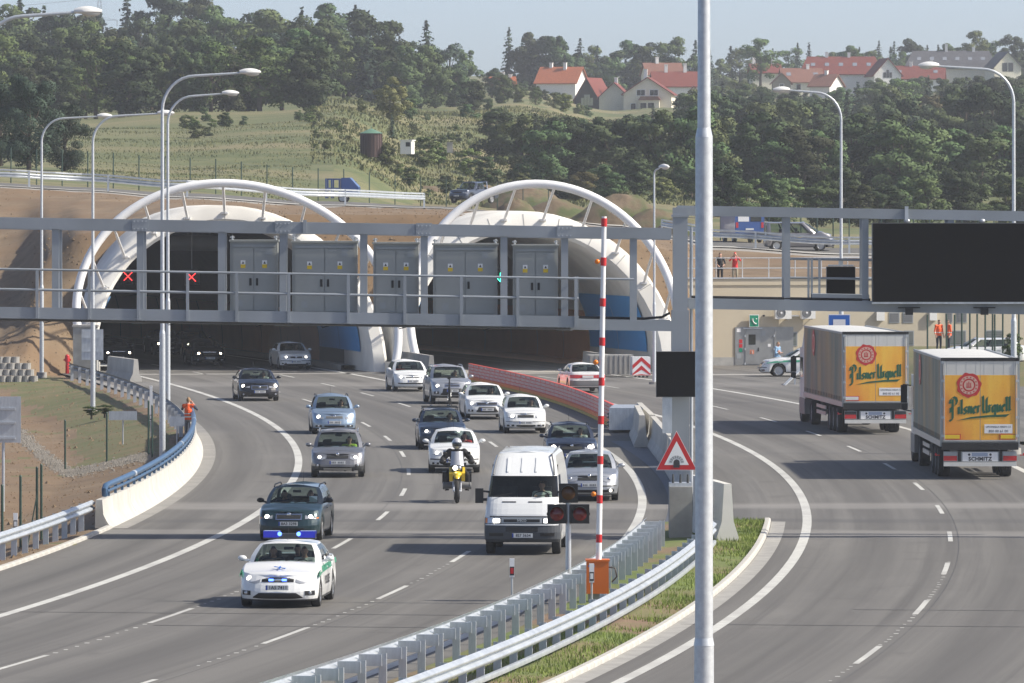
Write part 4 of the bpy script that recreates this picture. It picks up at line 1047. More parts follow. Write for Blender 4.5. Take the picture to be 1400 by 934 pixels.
# ================================================================ left slope furniture
p = G(92,511); t = thing('hydrant', 'red hydrant post at the foot of the brown slope', 'hydrant', (p.x,p.y,0))
m = MB(); m.cyl((0,0,0), (0,0,.62), .10, .09, 12); m.cyl((0,0,.62), (0,0,.88), .14, .12, 12); m.ell((0,0,.9), (.12,.12,.10)); m.build('hydrant_body', M['red'], t, 50)
for s in (-1, 1):
    m = MB(); m.cyl((0,0,.72), (s*.19,0,.72), .05, .05, 8); m.build('outlet', M['red'], t, 60)
p = Vector((XP(112,352),352,0)); t = thing('control_cabinet', 'grey concrete box with a sign back at the left foot of the left portal', 'cabinet', (p.x,p.y,0), 0)
m = MB(); m.bx(-.45, .75, 0, 1.4, -.1, 2.55); m.build('box', M['concrete_dark'], t)
m = MB(); m.bx(-.5, .8, -.05, 1.45, 2.55, 2.66); m.build('box_top', M['concrete'], t)
m = MB(); m.bx(0, 1.1, -.32, -.28, .9, 2.45); sp_ = m.build('sign_back', M['galv'], t)
for z in (1.3, 2.0):
    m = MB(); m.bx(.1, 1.0, -.36, -.325, z, z+.06); m.build('sign_rail', M['galv'], sp_)
p = D(0,548,225); t = thing('traffic_sign', 'back of a grey traffic sign cut by the left picture edge', 'road sign', (p.x,p.y,near_z(p.x,p.y)))
m = MB(); m.bx(-1.6, XP(28.5,225)-p.x, 0, .04, ZP(575,225)+.6-.4, ZP(512,225)+.2); m.build('panel', M['galv'], t)
for z in (2.35, 2.85, 3.3):
    m = MB(); m.bx(-1.5, .5, -.05, -.003, z, z+.07); m.build('panel_rail', M['galv'], t)
for x in (-1.2, .1):
    m = MB(); m.cyl((x,.08,-.5), (x,.08,3.4), .05, .05, 8); m.build('post', M['galv'], t, 60)
for px, py, w in ((168,593,1.1), (242,615,.55)):
    g = G(px,py); z = near_z(g.x,g.y); t = thing('small_sign', f"low grey sign plate on a thin post, {'left of the marker posts' if px < 200 else 'just behind the photographer'}", 'road sign', (g.x,g.y,z))
    m = MB(); m.bx(-w/2, w/2, 0, .03, .95, 1.3); m.build('plate', M['galv'], t)
    m = MB(); m.cyl((0,.05,-.2), (0,.05,1.3), .03, .03, 8); m.build('post', M['galv'], t, 60)
# stacked round concrete blocks
t = thing('block_wall', 'stepped wall of stacked grey concrete blocks at the slope foot', 'retaining wall', (0,0,0))
bmx = MB(); nn = 10; bmx.prism([(.20*math.cos(2*math.pi*i/nn)*(1.0 if abs(math.sin(2*math.pi*i/nn)) < .95 else .9), .19*math.sin(2*math.pi*i/nn)) for i in range(nn)], 0, .30)
bmesh_ = bmx.mesh('block', M['concrete'])
for r in range(4):
    for c in range(18-r*1):
        X = XP(-70,346)+c*.385+.18*(r % 2); 
        if X > XP(54-r*9,346): continue
        link('block', bmesh_, t, (X, 346+.28*r+random.uniform(-.03,.03), -.05+.31*r), (0,0,random.uniform(-.1,.1)))
# ================================================================ operations building
BX, BY = XP(968,376), 376.0; YAW = R(13)
bld = thing('operations_building', 'low cream rendered operations building with roof terrace beside the right portal', 'building', (BX,BY,0), YAW)
BS = FPX/376
def wx(px): return (px-968)/BS/math.cos(YAW)
def wz(py): return ZP(py, 377)
ZT = wz(381)
m = MB(); m.bx(-1.2, 25, 0, 9, -.2, ZT-.35); m.build('wall', M['render_cream'], bld)
m = MB(); m.bx(-1.25, 25.05, -.06, .35, ZT-.35, ZT); m.build('roof_parapet', M['render_cream'], bld)
m = MB(); m.bx(-1.28, 25.1, -.12, .40, ZT, ZT+.07); m.build('parapet_coping', M['galv'], bld)
m = MB(); m.bx(-1.2, 25, -.02, -.001, 0, .45); m.build('plinth', M['concrete_dark'], bld)
rl = thing('roof_railing', 'thin grey railing along the roof edge of the operations building', 'railing', (BX,BY,ZT+.07), YAW)
for k in range(18):
    m = MB(); m.cyl((-1+1.48*k,.15,0), (-1+1.48*k,.15,1.05), .028, .028, 6); m.build('post', M['galv'], rl, 60)
for z in (.5, 1.05):
    m = MB(); m.cyl((-1.1,.15,z), (24.6,.15,z), .028, .028, 6); m.build('rail', M['galv'], rl, 60)
# steel door front
x0, x1 = wx(1005), wx(1085.5); zt = wz(447)
m = MB(); m.bx(x0, x1, -.05, -.003, .02, zt); sf = m.build('steel_front', M['steel_door'], bld)
def plate(a, b, c, d, mt, nm='notice', y=-.062, par=sf):
    m = MB(); m.bx(wx(a), wx(b), y, y+.008, wz(d), wz(c)); return m.build(nm, mt, par)
m = MB(); m.bx(wx(1019), wx(1039), -.085, -.052, .08, wz(451)); dr = m.build('door', M['steel_door'], bld)
m = MB(); m.bx(wx(1023.5), wx(1033), -.095, -.086, wz(471), wz(457)); m.build('door_window', M['glass_dark'], dr)
m = MB(); m.bx(wx(1036.5), wx(1037.5), -.12, -.086, wz(480), wz(475)); m.build('handle', M['black'], dr)
m = MB(); m.bx(wx(1059), wx(1081), -.085, -.052, .08, wz(451)); d2 = m.build('door', M['steel_door'], bld)
m = MB(); m.bx(wx(1016), wx(1042), -.12, -.05, wz(449.5), wz(448)); m.build('door_lintel', M['galv'], bld)
plate(1010.5,1015,464,469,M['red']); plate(1010.5,1015,470,475,M['red']); plate(1010.5,1015,476,481,M['green_sign']); plate(1007,1013,483,490,M['cabinet_trim'])
plate(1041,1047,452,459,M['cabinet_trim']); plate(1050,1054,470,474,M['signwhite']); plate(1025,1031,478,484,mat('notice_orange',(.55,.2,.12),.5), 'notice', -.092, dr)
m = MB(); m.bar((wx(1028),-.094,wz(483.4)), (wx(1028),-.094,wz(478.6)), .02, .05, 0, (0,1,0)); m.build('notice_mark', M['signwhite'], dr)
plate(1007,1013,449,454,M['signwhite'])
for k in (1018.4, 1058.5):
    for py in (459, 477, 497):
        m = MB(); m.bx(wx(k)-.03, wx(k)+.03, -.11, -.05, wz(py+1.5), wz(py-1.5)); m.build('hinge', M['galv'], bld)
# emergency phone sign
t = thing('phone_sign', 'green emergency telephone sign above the steel door', 'sign', bld.matrix_basis @ Vector((wx(1030),-.02,wz(447))), YAW)
w, h = 13.5/BS, 17/BS
m = MB(); m.bx(-w/2, w/2, -.22, -.12, 0, h); m.build('sign_box', M['signwhite'], t)
m = MB(); m.bx(-w/2+.03, w/2-.03, -.226, -.2205, .03, h-.03); m.build('green_field', M['green_sign'], t)
m = MB(); m.tube([(-.10,-.232,.46),(-.09,-.232,.36),(-.03,-.232,.25),(.05,-.232,.19),(.12,-.232,.17)], [.055,.035,.035,.035,.05], 6); m.ell((.12,-.232,.45), (.035,.01,.035), 8, 6); m.build('handset_symbol', M['signwhite'], t, 60)
m = MB(); m.bx(-.05,.05,-.13,.03,.2,.3); m.build('bracket', M['galv'], t)
# air conditioners
for px0, px1, lab in ((1057,1080,'white air conditioner unit on the cream wall, left of two'), (1093.5,1113,'white air conditioner unit on the cream wall, right of two')):
    t = thing('air_conditioner', lab, 'air conditioner', bld.matrix_basis @ Vector((wx((px0+px1)/2),0,wz(437))), YAW, 'air conditioners on the building'); w = (px1-px0)/BS
    m = MB(); m.bx(-w/2, w/2, -.55, -.2, .05, .68); m.build('casing', M['white'], t)
    m = MB(); m.lathe([(.24,-.03),(.26,0),(.24,0)], 18, 'y', (-w*.14,-.555,.37)); m.lathe([(0,-.01),(.23,-.01)], 18, 'y', (-w*.14,-.55,.37)); m.build('fan_grille', M['mid_grey'], t, 60)
    m = MB(); m.lathe([(0,-.03),(.06,-.02),(.06,0)], 10, 'y', (-w*.14,-.565,.37)); m.build('fan_hub', M['signwhite'], t, 60)
    for s in (-1, 1):
        m = MB(); m.bx(s*w*.3-.02, s*w*.3+.02, -.52, 0, 0, .045); m.build('bracket', M['galv'], t)
m = MB(); m.cyl((wx(1080),-.1,wz(432)), (wx(1093),-.1,wz(432)), .05, .05, 8); m.build('pipe_cover', M['white'], bld)
m = MB(); m.cyl((wx(1044.5),-.02,wz(431.5)), (wx(1044.5),-.10,wz(431.5)), .055, .055, 10); m.build('wall_lamp', M['ink'], bld)
def win(a, b, c, d, mt, nm):
    m = MB(); m.bx(wx(a)-.05, wx(b)+.05, -.03, -.002, wz(d)-.05, wz(c)+.05); f = m.build(nm, M['cabinet_trim'], bld)
    m = MB(); m.bx(wx(a), wx(b), -.042, -.031, wz(d), wz(c)); m.build('pane', mt, f)
    k = 0
    for zz in frange(wz(d)+.08, wz(c)-.06, .12):
        m = MB(); m.bx(wx(a), wx(b), -.055, -.043, zz, zz+.03); m.build('slat', M['mid_grey'], f)
for a, b in ((1220,1232), (1239,1251), (1300,1306), (1314,1326)): win(a, b, 429, 441, M['mid_grey'], 'vent_window')
grp = mat('grey_green_panel', (.15,.17,.15), .5)
for a, b in ((1241,1252), (1302,1325), (1355,1376), (1085.5,1090)): win(a, b, 454 if b > 1100 else 455, 472, grp, 'window')
for a, b in ((1200,1211), (1274,1284)):
    m = MB(); m.bx(wx(a), wx(b), -.22, -.01, wz(439), wz(426)); m.build('junction_box', M['white'], bld)
# blue sign behind the far truck
t = thing('blue_sign', 'blue and white square sign on the lamp post behind the far truck', 'road sign', (XP(1147.5,309.6), 309.6, ZP(470,309.6)))
w = 30/FPX*309.6; h = 40/FPX*309.6
m = MB(); m.bx(-w/2, w/2, 0, .03, 0, h); m.build('panel', M['signwhite'], t)
m = MB(); m.bx(-w/2+.03, w/2-.03, -.006, -.001, .03, h-.03); m.build('blue_field', M['blue_sign'], t)
m = MB(); m.bx(-w*.28, w*.28, -.012, -.007, .1, h-.22); m.build('white_field', M['signwhite'], t)
# slanted grey guard by the yard entrance
p = G(1072,527); t = thing('rail_ramp', 'slanted grey rail terminal at the yard entrance left of the far truck', 'guard rail', p)
m = MB(); m.bar((0,0,0), (1.15,2.5,.95), .14, .06); m.bar((1.15,2.5,.95), (3.5,6,.95), .14, .3); m.build('rail', M['galv'], t)
for s in (.5, 1.0): 
    m = MB(); m.bx(1.15*s-.04, 1.15*s+.04, 2.5*s-.04, 2.5*s+.04, 0, .95*s); m.build('post', M['galv'], t)

gs = MB(); rgv = random.Random(4)
ctl = [(14,556),(28,566),(51,586),(77,604),(98,616),(144,615),(195,613),(214,622)]
for (xa,ya),(xb,yb) in zip(ctl, ctl[1:]):
    n = int(math.hypot(xb-xa, (yb-ya)*1.5)*40)
    for k in range(n):
        t_ = rgv.random(); g = G(xa+(xb-xa)*t_+rgv.gauss(0,4.5), ya+(yb-ya)*t_+rgv.gauss(0,3.0)); z = near_z(g.x, g.y); s_ = rgv.uniform(.025,.065)
        q = Vector((g.x, g.y, z+s_*.3)); a_ = rgv.uniform(0,3); dx, dy = math.cos(a_)*s_, math.sin(a_)*s_
        gs.add([q+Vector((dx,dy,0)), q+Vector((-dy,dx,0)), q+Vector((-dx,-dy,0)), q+Vector((dy,-dx,0)), q+Vector((0,0,s_*.7))], [(0,1,4),(1,2,4),(2,3,4),(3,0,4)])
o = gs.build('gravel_drain', mat('grey_brown_gravel', (.16,.145,.12), .95, 0, (.26,.24,.21), 3)); tag(o, 'strip of loose grey gravel curving through the bare earth at the left', 'gravel', kind='stuff')

# splice plates and bolts on the left gantry, conduits under the walkway
for px in (192, 387, 580, 772):
    for r0, r1, nm in ((295.8, 313.2, 'splice_plate'), (422.8, 439.2, 'splice_plate')):
        zt_, zb2 = gz(px, r0), gz(px, r1); yf = GY-.16 if r0 < 400 else GY-.15; m = MB(); m.bx(gx(px)-.22, gx(px)+.22, yf-.018, yf+.004, zb2, zt_); pl_ = lput(m, nm, M['gantry'])
        m = MB()
        for dx in (-.16, -.06, .06, .16):
            for dz in (.07, (zt_-zb2)-.07): m.cyl((gx(px)+dx, yf-.018, zb2+dz), (gx(px)+dx, yf-.035, zb2+dz), .018, .018, 6)
        b_ = m.build('bolts', M['galv'], pl_)
m = MB(); m.tube([(gx(-160),GY-.3,gz(-160,437)), (gx(780),GY-.3,gz(780,437))], .03, 6); lput(m, 'conduit', M['mid_grey'])
for px in (60, 230, 350, 440, 545, 660):
    m = MB(); m.tube([(gx(px),GY-.3,gz(px,437)), (gx(px)+.02,GY-.3,gz(px,440.5)), (gx(px)+.3,GY-.3,gz(px,437))], .015, 6); lput(m, 'cable', M['black'])

# clods and stones lying on the bare earth
cl = MB(); rc = random.Random(12)
def clod(q, s_):
    a_ = rc.uniform(0, 3); dx, dy = math.cos(a_)*s_, math.sin(a_)*s_
    cl.add([q+Vector((dx,dy,-.02)), q+Vector((-dy*rc.uniform(.6,1),dx,-.02)), q+Vector((-dx,-dy,-.02)), q+Vector((dy,-dx*rc.uniform(.6,1),-.02)), q+Vector((rc.uniform(-.3,.3)*s_,rc.uniform(-.3,.3)*s_,s_*.7))], [(0,1,4),(1,2,4),(2,3,4),(3,0,4)])
for _ in range(5000):
    px = rc.uniform(-60, 1000); K = knots(px); kk = rc.random(); a, b = (K[0], K[1]) if kk < .55 else (K[1], K[2]); t_ = rc.random(); Y = a[0]+(b[0]-a[0])*t_; Z = a[1]+(b[1]-a[1])*t_; X = XP(px, Y)
    if in_tube(X, Y, Z, 1.4) or (px > 960 and kk < .55): continue
    Z += .18*hnoise(X, Z*2+Y, 3)+.05*hnoise(X*3, Y, 2, 5); clod(Vector((X, Y, Z)), rc.uniform(.03, .10)*(1 if rc.random() < .95 else 1.6))
for _ in range(7000):
    Y = rc.uniform(150, 345); X = PL(Y, -3.9-rc.uniform(0, 14)).x
    if X < XP(-120, Y): continue
    clod(Vector((X, Y, near_z(X, Y))), rc.uniform(.02, .07)*(1 if rc.random() < .95 else 2.2))
o = cl.build('earth_clods', mat('clod_earth', (.145,.100,.058), .95, 0, (.22,.158,.096), .9)); tag(o, 'clods and small stones lying on the bare brown earth', 'earth', kind='stuff')
# ================================================================ cars (local x forward, y to the car's left, origin on the ground below the front axle)
def lerp(a, b, t): return a+(b-a)*t
def interp(tab, x):
    if x <= tab[0][0]: return tab[0][1]
    for (xa, ya), (xb, yb) in zip(tab, tab[1:]):
        if x <= xb:
            t = (x-xa)/(xb-xa); return ya+(yb-ya)*t
    return tab[-1][1]
def sinterp(tab, x):
    if x <= tab[0][0]: return tab[0][1]
    for (xa, ya), (xb, yb) in zip(tab, tab[1:]):
        if x <= xb:
            t = (x-xa)/(xb-xa); t = t*t*(3-2*t); return ya+(yb-ya)*t
    return tab[-1][1]
def paint(name, c, metal=0.0, rough=.32):
    return mat(name, c, rough, metal, coat=.7, spec=.5)
def tyre_mesh(r, w):
    m = MB(); h = w/2
    m.lathe([(r*.66,-h*.85),(r*.72,-h),(r*.93,-h),(r*.985,-h*.8),(r,-h*.45),(r,h*.45),(r*.985,h*.8),(r*.93,h),(r*.72,h),(r*.66,h*.85),(r*.66,-h*.85)], 28, 'y')
    return m.mesh('tyre', M['rubber'], 40)
def rim_mesh(r, w, spokes, mt):
    m = MB(); h = w/2
    m.lathe([(r*.66,h*.86),(r*.69,h*.9),(r*.60,h*.75),(r*.58,h*.2),(0,h*.15)], 28, 'y')
    for k in range(spokes):
        a = 2*math.pi*k/spokes; ca, sa = math.cos(a), math.sin(a)
        m.bar((ca*.03,h*.72,sa*.03), (ca*r*.62,h*.70,sa*r*.62), r*.17, .03, 0, (0,1,0))
    m.lathe([(0,h*.84),(r*.16,h*.80),(r*.18,h*.5)], 14, 'y')
    return m.mesh('rim', mt, 40)
WH = {}
def add_wheel(parent, x, y, r, w, spokes=5, mt=None):
    k = (round(r,3), round(w,3), spokes, (mt or M['rim']).name)
    if k not in WH: WH[k] = (tyre_mesh(r, w), rim_mesh(r, w, spokes, mt or M['rim']))
    t = link('wheel', WH[k][0], parent, (x, y, r), (0,0,0 if y > 0 else math.pi))
    link('rim', WH[k][1], t); return t
def make_car(name, label, S, loc, rotz, group='cars on the left road'):
    """S: dictionary of sizes and front features"""
    t = thing(name, label, S.get('cat', 'car'), loc, rotz, group)
    W = S['W']/2; fo = S.get('fo', .90); wb = S['wb']; ro = S['L']-fo-wb; xf, xr = fo, -wb-ro; r = S.get('r', .315); H = S['H']
    pm = S['paint']; zc = S.get('cowl', .98); zhf = S.get('zhf', .74); zb_ = S.get('belt', .96); sill = S.get('sill', .20); zdk = S.get('deck', zb_+.06)
    xw = S.get('xw', -.30)             # windscreen base at the centre, from the front axle
    zsh_t = [(xr, zdk-.03), (xr+.25, zdk), (-wb, zb_+.03), (xw-.3, zb_), (xw+.10, zc-.03), (fo-.45, zhf+.09), (fo-.12, zhf), (xf, zhf-.05)]
    def zs(x): return sinterp(zsh_t, x)
    ra = r+.065
    def zbot(x):
        z = sill
        for xc in (0, -wb):
            d = abs(x-xc)
            if d < ra: z = max(z, r+math.sqrt(ra*ra-d*d)*.98)
        if x > fo-.3 or x < xr+.3: z = max(z, sill-.0)
        return z
    wp = [(0,.95),(.12,.975),(.35,1.0),(.6,.995),(.8,.98),(.93,.955),(1.0,.925)]
    nose = S.get('nose', [(0,-.10),(.08,-.04),(.22,0),(.45,0),(.55,-.03),(.78,-.10),(1,-.22)])
    tail = S.get('tail', [(0,-.12),(.1,-.04),(.25,0),(.48,0),(.56,-.04),(.8,-.07),(1,-.12)])
    pw = S.get('pw', 2.9); cap = S.get('cap', .62)
    T = [0,.07,.16,.28,.42,.55,.68,.80,.90,.965,1.0]
    half = []                           # (kind, value)
    NA = 9
    for i in range(NA): half.append(('f', math.pi/2*i/NA))
    xs0, xs1 = xf-cap, xr+cap*.8
    xs = sorted(set([xs0, xs1]+[xs0+(xs1-xs0)*k/34 for k in range(35)]+[c+ra*math.sin(a) for c in (0,-wb) for a in [R(d) for d in range(-90,91,15)] if xs1 < c+ra*math.sin(a) < xs0]), reverse=True)
    for x in xs: half.append(('s', x))
    for i in range(1, NA+1): half.append(('r', math.pi/2*(1-i/NA)))
    def pt(h, tt):
        k, v = h; wy = W*interp(wp, tt)
        if k == 'f':
            y = wy*abs(math.sin(v))**(2/pw); x = xs0+(xf+interp(nose, tt)-xs0)*abs(math.cos(v))**(2/pw)
        elif k == 'r':
            y = wy*abs(math.sin(v))**(2/pw); x = xs1+(xr-interp(tail, tt)-xs1)*abs(math.cos(v))**(2/pw)
        else: x = v; y = wy
        z0 = zbot(x) if k == 's' else sill+(.0 if k == 'f' else .04)
        return x, y, z0+(zs(x)-z0)*tt
    def front_pt(y, z, off=.008):
        zt = zs(xf-.1); tt = max(0, min(1, (z-sill)/(zt-sill))); wy = W*interp(wp, tt); q = min(.999, abs(y)/wy)
        x = xs0+(xf+interp(nose, tt)-xs0)*(1-q**pw)**(1/pw); nx = 1-q**3; ny = q**3*(1 if y > 0 else -1)
        return Vector((x+off*nx+off*.3, y+off*ny, z))
    def rear_pt(y, z, off=.008):
        zt = zs(xr+.1); s2 = sill+.04; tt = max(0, min(1, (z-s2)/(zt-s2))); wy = W*interp(wp, tt); q = min(.999, abs(y)/wy)
        x = xs1+(xr-interp(tail, tt)-xs1)*(1-q**pw)**(1/pw); return Vector((x-off, y+off*q**3*(1 if y > 0 else -1), z))
    n = len(half); body = MB(); doors = {}
    xd0, xd1, xd2 = xw-.02, xw-1.12, xw-2.05
    for s in (1, -1):
        rows = [[Vector((p[0], s*p[1], p[2])) for p in (pt(h, tt) for tt in T)] for h in half]
        low = S.get('bumper')          # unpainted lower band
        for j in range(n-1):
            for i in range(len(T)-1):
                q = [rows[j][i], rows[j][i+1], rows[j+1][i+1], rows[j+1][i]]; xm = (q[0].x+q[2].x)/2; tgt = body
                if half[j][0] == 's' and .07 <= T[i] < .9:
                    for dn, (a, b) in (('f', (xd1, xd0)), ('r', (xd2, xd1))):
                        if a < xm < b and abs(xm) > ra and abs(xm+wb) > ra: tgt = doors.setdefault((s, dn), MB())
                mi = 1 if (low and T[i+1] <= low and half[j][0] in ('f','r')) or T[i] < .06 else 0
                tgt.add(q, [(0,1,2,3)], mi)
        # bonnet and boot lid edges are added below
    bonnet = MB(); boot = MB()
    gx1 = S.get('xrw', xr+.32)          # base of the rear window
    def lid(mb, sel, crown):
        pr = [h for h in half if sel(pt(h, 1)[0])]
        rows = []
        for h in pr:
            x, y, z = pt(h, 1); rows.append([Vector((x+(.05*(1-(k/8-1)**2) if h[0] == 'f' else 0), y*(1-k/8), z+crown*(1-(1-k/8)**2)*(min(1, abs(y)/.35)))) for k in range(17)])
        mb.grid(rows)
    lid(bonnet, lambda x: x > xw-.35, .045)
    lid(boot, lambda x: x < gx1+.18, .03)
    bo = body.build('body', [pm, S.get('bmat', M['dark_grey'])], t, 35)
    for (s, dn), mb in doors.items():
        d = mb.build('door', [pm, M['dark_grey']], t, 35)
        hx = (xd1+.12 if dn == 'f' else xd2+.12); k = MB(); k.box((hx, s*(W*.985), zb_-.13), (.18,.035,.03)); k.build('handle', pm, d)
    bonnet.build('bonnet', pm, t, 35)
    if S.get('style') != 'suv_high': boot.build('boot_lid', pm, t, 35)
    # ---- cabin: belt ring to roof ring
    wbt = W*S.get('bw', .915); wrf = W*S.get('rw', .70); zr = H-.035; xra = S.get('xra', xw-.72); xrr = S.get('xrr', gx1+.45)
    P = []                              # belt x, belt y, roof x, roof y, segment after
    for k in range(5):
        u = k/4*.90; P.append((xw-.26*u*u, wbt*.945*u, xra-.10*u*u, wrf*.94*u, 'ws' if k < 4 else 'ap'))
    P.append((xw-.36, wbt, xra-.16, wrf, 'ap2'))
    cuts = S.get('cuts', [(.06,'fw'),(.44,'bp'),(.48,'rw'),(.80,'cp0'),(.83,'qw'),(.955,'cp')])
    bx0, bx1, rx0, rx1 = xw-.36, gx1+.22, xra-.16, xrr+.14
    for i, (u, sg) in enumerate(cuts):
        nxt = cuts[i+1][0] if i+1 < len(cuts) else 1.0
        sub = 3 if sg in ('fw','rw') else 1
        for k in range(sub):
            uu = lerp(u, nxt, k/sub); P.append((lerp(bx0,bx1,uu), wbt*(1-.05*uu**3), lerp(rx0,rx1,uu), wrf*(1-.03*uu**3), sg))
    P.append((bx1, wbt*.95, rx1, wrf*.965, 'cp'))
    for k in range(5):
        u = 1-k/4; P.append((gx1+.10*u*u*u, wbt*.86*u, xrr+.05*u*u, wrf*.88*u, 'bw'))
    LV = [0, .07, .36, .66, .92, 1.0]
    def cpt(p, u, s):
        bz = zs(p[0])-.03 if abs(p[1]) > wbt*.3 else (zc-.0 if p[0] > -1 else zdk-.02)
        q = abs(p[1])/wbt; bz = lerp(zc+.005 if p[0] > -.9 else zdk, zs(p[0])-.02, q**2)
        zt = zr-(.05*(abs(p[3])/wrf)**3); x = lerp(p[0], p[2], u); y = lerp(p[1], p[3], u)+.045*math.sin(math.pi*u)*(q**2); zz = lerp(bz, zt, u)
        if p[4] in ('ws',): x += .05*math.sin(math.pi*u)
        return Vector((x, s*y, zz))
    frame = MB(); gl = {}
    for s in (1, -1):
        for j in range(len(P)-1):
            sg = P[j][4]
            for i in range(len(LV)-1):
                q = [cpt(P[j], LV[i], s), cpt(P[j], LV[i+1], s), cpt(P[j+1], LV[i+1], s), cpt(P[j+1], LV[i], s)]
                glass = sg in ('ws','fw','rw','qw','bw') and 1 <= i <= 3
                if sg == 'ws' and i == 0: glass = True
                if glass: gl.setdefault((sg, 0 if sg in ('ws','bw') else s), MB()).add(q, [(0,1,2,3)])
                else: frame.add(q, [(0,1,2,3)], 1 if sg in ('bp','cp0') else 0)
    frame.build('cabin_frame', [pm, M['black']], t, 40)
    nmz = dict(ws='windscreen', fw='side_window', rw='side_window', qw='quarter_window', bw='rear_window')
    gob = {}
    for (sg, s), mb in gl.items():
        gob[sg] = mb.build(nmz[sg], S.get('rglass', M['glass']) if sg == 'bw' else M['glass'], t, 60)
    rf = MB(); rows = []
    for p in P:
        a = cpt(p, 1.0, 1); rows.append([Vector((a.x, a.y*(1-k/6), a.z+.045*(1-(1-k/6)**2)*min(1, abs(a.y)/.3))) for k in range(13)])
    rf.grid(rows); rf.build('roof', S.get('roofmat', pm), t, 40)
    # ---- inside
    ins = MB(); ins.bx(gx1+.25, xw-.05, -W*.86, W*.86, .30, .42); ins.bx(xw-.55, xw-.12, -W*.84, W*.84, .62, zc-.07); ins.bx(gx1+.1, gx1+.5, -W*.84, W*.84, .4, zdk-.04)
    ins.build('dashboard', M['interior'], t)
    sx = xw-1.28
    for s in (1, -1):
        m = MB(); m.box((sx,s*.36,.68+S.get('seat',0)), (.16,.48,.62), Matrix.Rotation(-.22,3,'Y')); m.box((sx+.26,s*.36,.46+S.get('seat',0)), (.5,.48,.16)); m.box((sx-.12,s*.36,1.10+S.get('seat',0)), (.09,.25,.17)); m.build('front_seat', M['interior'], t)
    m = MB(); m.box((sx-.95,0,.72+S.get('seat',0)), (.16,W*1.5,.55), Matrix.Rotation(-.3,3,'Y'))
    for s in (-.42,.42): m.box((sx-1.07,s,1.05+S.get('seat',0)), (.09,.24,.15))
    m.build('rear_bench', M['interior'], t)
    m = MB(); m.lathe([(.165,-.012),(.185,0),(.165,.012)], 16, 'x', (0,0,0)); sw = m.build('steering_wheel', M['black'], t, 60); sw.location = (xw-.62, .36, .86+S.get('seat',0)); sw.rotation_euler = (0,-.4,0)
    m = MB(); m.box((xra-.30,0,H-.20), (.04,.22,.065)); m.build('inner_mirror', M['black'], t)
    # ---- underbody and wheels
    u = MB(); u.bx(xr+.25, xf-.25, -W+.30, W-.30, sill+.02, .62); u.bx(-wb+ra, -ra, -W*.9, W*.9, sill+.02, .5); u.bx(fo-.5,xf-.22,-W*.72,W*.72,sill+.01,.45); u.build('underbody', M['black_matte'], t)
    tw = S.get('tw', .205)
    for x in (0, -wb):
        for s in (1, -1): add_wheel(t, x, s*(W-.01-tw/2), r, tw, S.get('spokes', 5), S.get('rimmat'))
    # ---- mirrors
    for s in (1, -1):
        m = MB(); m.ell((xw-.52, s*(W+.095), zb_+.08), (.07,.105,.068), 12, 8); m.bar((xw-.52, s*W*.9, zb_+.02), (xw-.52, s*(W+.08), zb_+.06), .07, .05)
        mo = m.build('door_mirror', S.get('mirmat', pm), t, 60)
        m = MB(); m.box((xw-.59, s*(W+.095), zb_+.08), (.01,.15,.09)); m.build('mirror_glass', M['chrome'], mo)
    # ---- front features: patches laid on the nose surface
    def patch(y0, y1, lo, hi, mt, nm, par=None, off=.01, mirror=False, fn=front_pt, ny=9, nz=4):
        for s in ((1,-1) if mirror else (1,)):
            m = MB(); rows = []
            for i in range(ny):
                y = lerp(y0, y1, i/(ny-1)); a = interp(lo, y) if isinstance(lo, list) else lo; b = interp(hi, y) if isinstance(hi, list) else hi
                rows.append([fn(s*y, lerp(a, b, k/nz), off) for k in range(nz+1)])
            edge = [r[0] for r in rows]+[r[-1] for r in rows]
            m.grid(rows); sgn = -1 if fn is front_pt else 1
            for seq in ([r[0] for r in rows], [r[-1] for r in rows], rows[0], rows[-1]): m.grid([seq, [p+Vector((sgn*.05,0,0)) for p in seq]])
            o = m.build(nm, mt, par or t, 40)
        return o
    F = S.get('front', {})
    lit = S.get('lit', M['lamp_on'])
    if 'hl' in F:
        y0, y1, lo, hi = F['hl']; patch(y0*W, y1*W, [(a*W, b) for a, b in lo], [(a*W, b) for a, b in hi], M['lens'], 'headlight', None, .012, True)
        ly, lz, lr = F.get('lamp', ((y0+y1)/2*W/W, sum(b for a, b in lo)/len(lo)*.5+sum(b for a, b in hi)/len(hi)*.5, .062))
        for s in (1, -1):
            c = front_pt(s*ly*W, lz, .02); m = MB(); m.lathe([(0,.03),(lr*.6,.024),(lr,.0)], 14, 'x', c); m.build('lamp', lit if S.get('on', True) else M['chrome'], t, 60)
        if 'ind' in F:
            a, b = F['ind']; patch(a*W, b*W, [(q*W, w_) for q, w_ in lo], [(q*W, w_) for q, w_ in hi], M['amber'], 'indicator', None, .016, True, ny=4)
    if 'gr' in F:
        y1, lo, hi, mt = F['gr']; g = patch(-y1*W, y1*W, lo, hi, F.get('grm', M['black']), 'grille', None, .012)
        if mt:  # frame
            for (a, b, c, d) in ((-y1, y1, hi-.012, hi+.02), (-y1, y1, lo-.02, lo+.010), (-y1-.02, -y1+.02, lo-.02, hi+.02), (y1-.02, y1+.02, lo-.02, hi+.02)): patch(a*W, b*W, c, d, mt, 'grille_frame', None, .02, ny=7 if b-a > .1 else 3)
        for k in range(F.get('bars', 3)):
            z = lerp(lo, hi, (k+1)/(F.get('bars', 3)+1)); patch(-y1*W*.96, y1*W*.96, z-.006, z+.006, F.get('barm', M['dark_grey']), 'grille_bar', None, .018, nz=1)
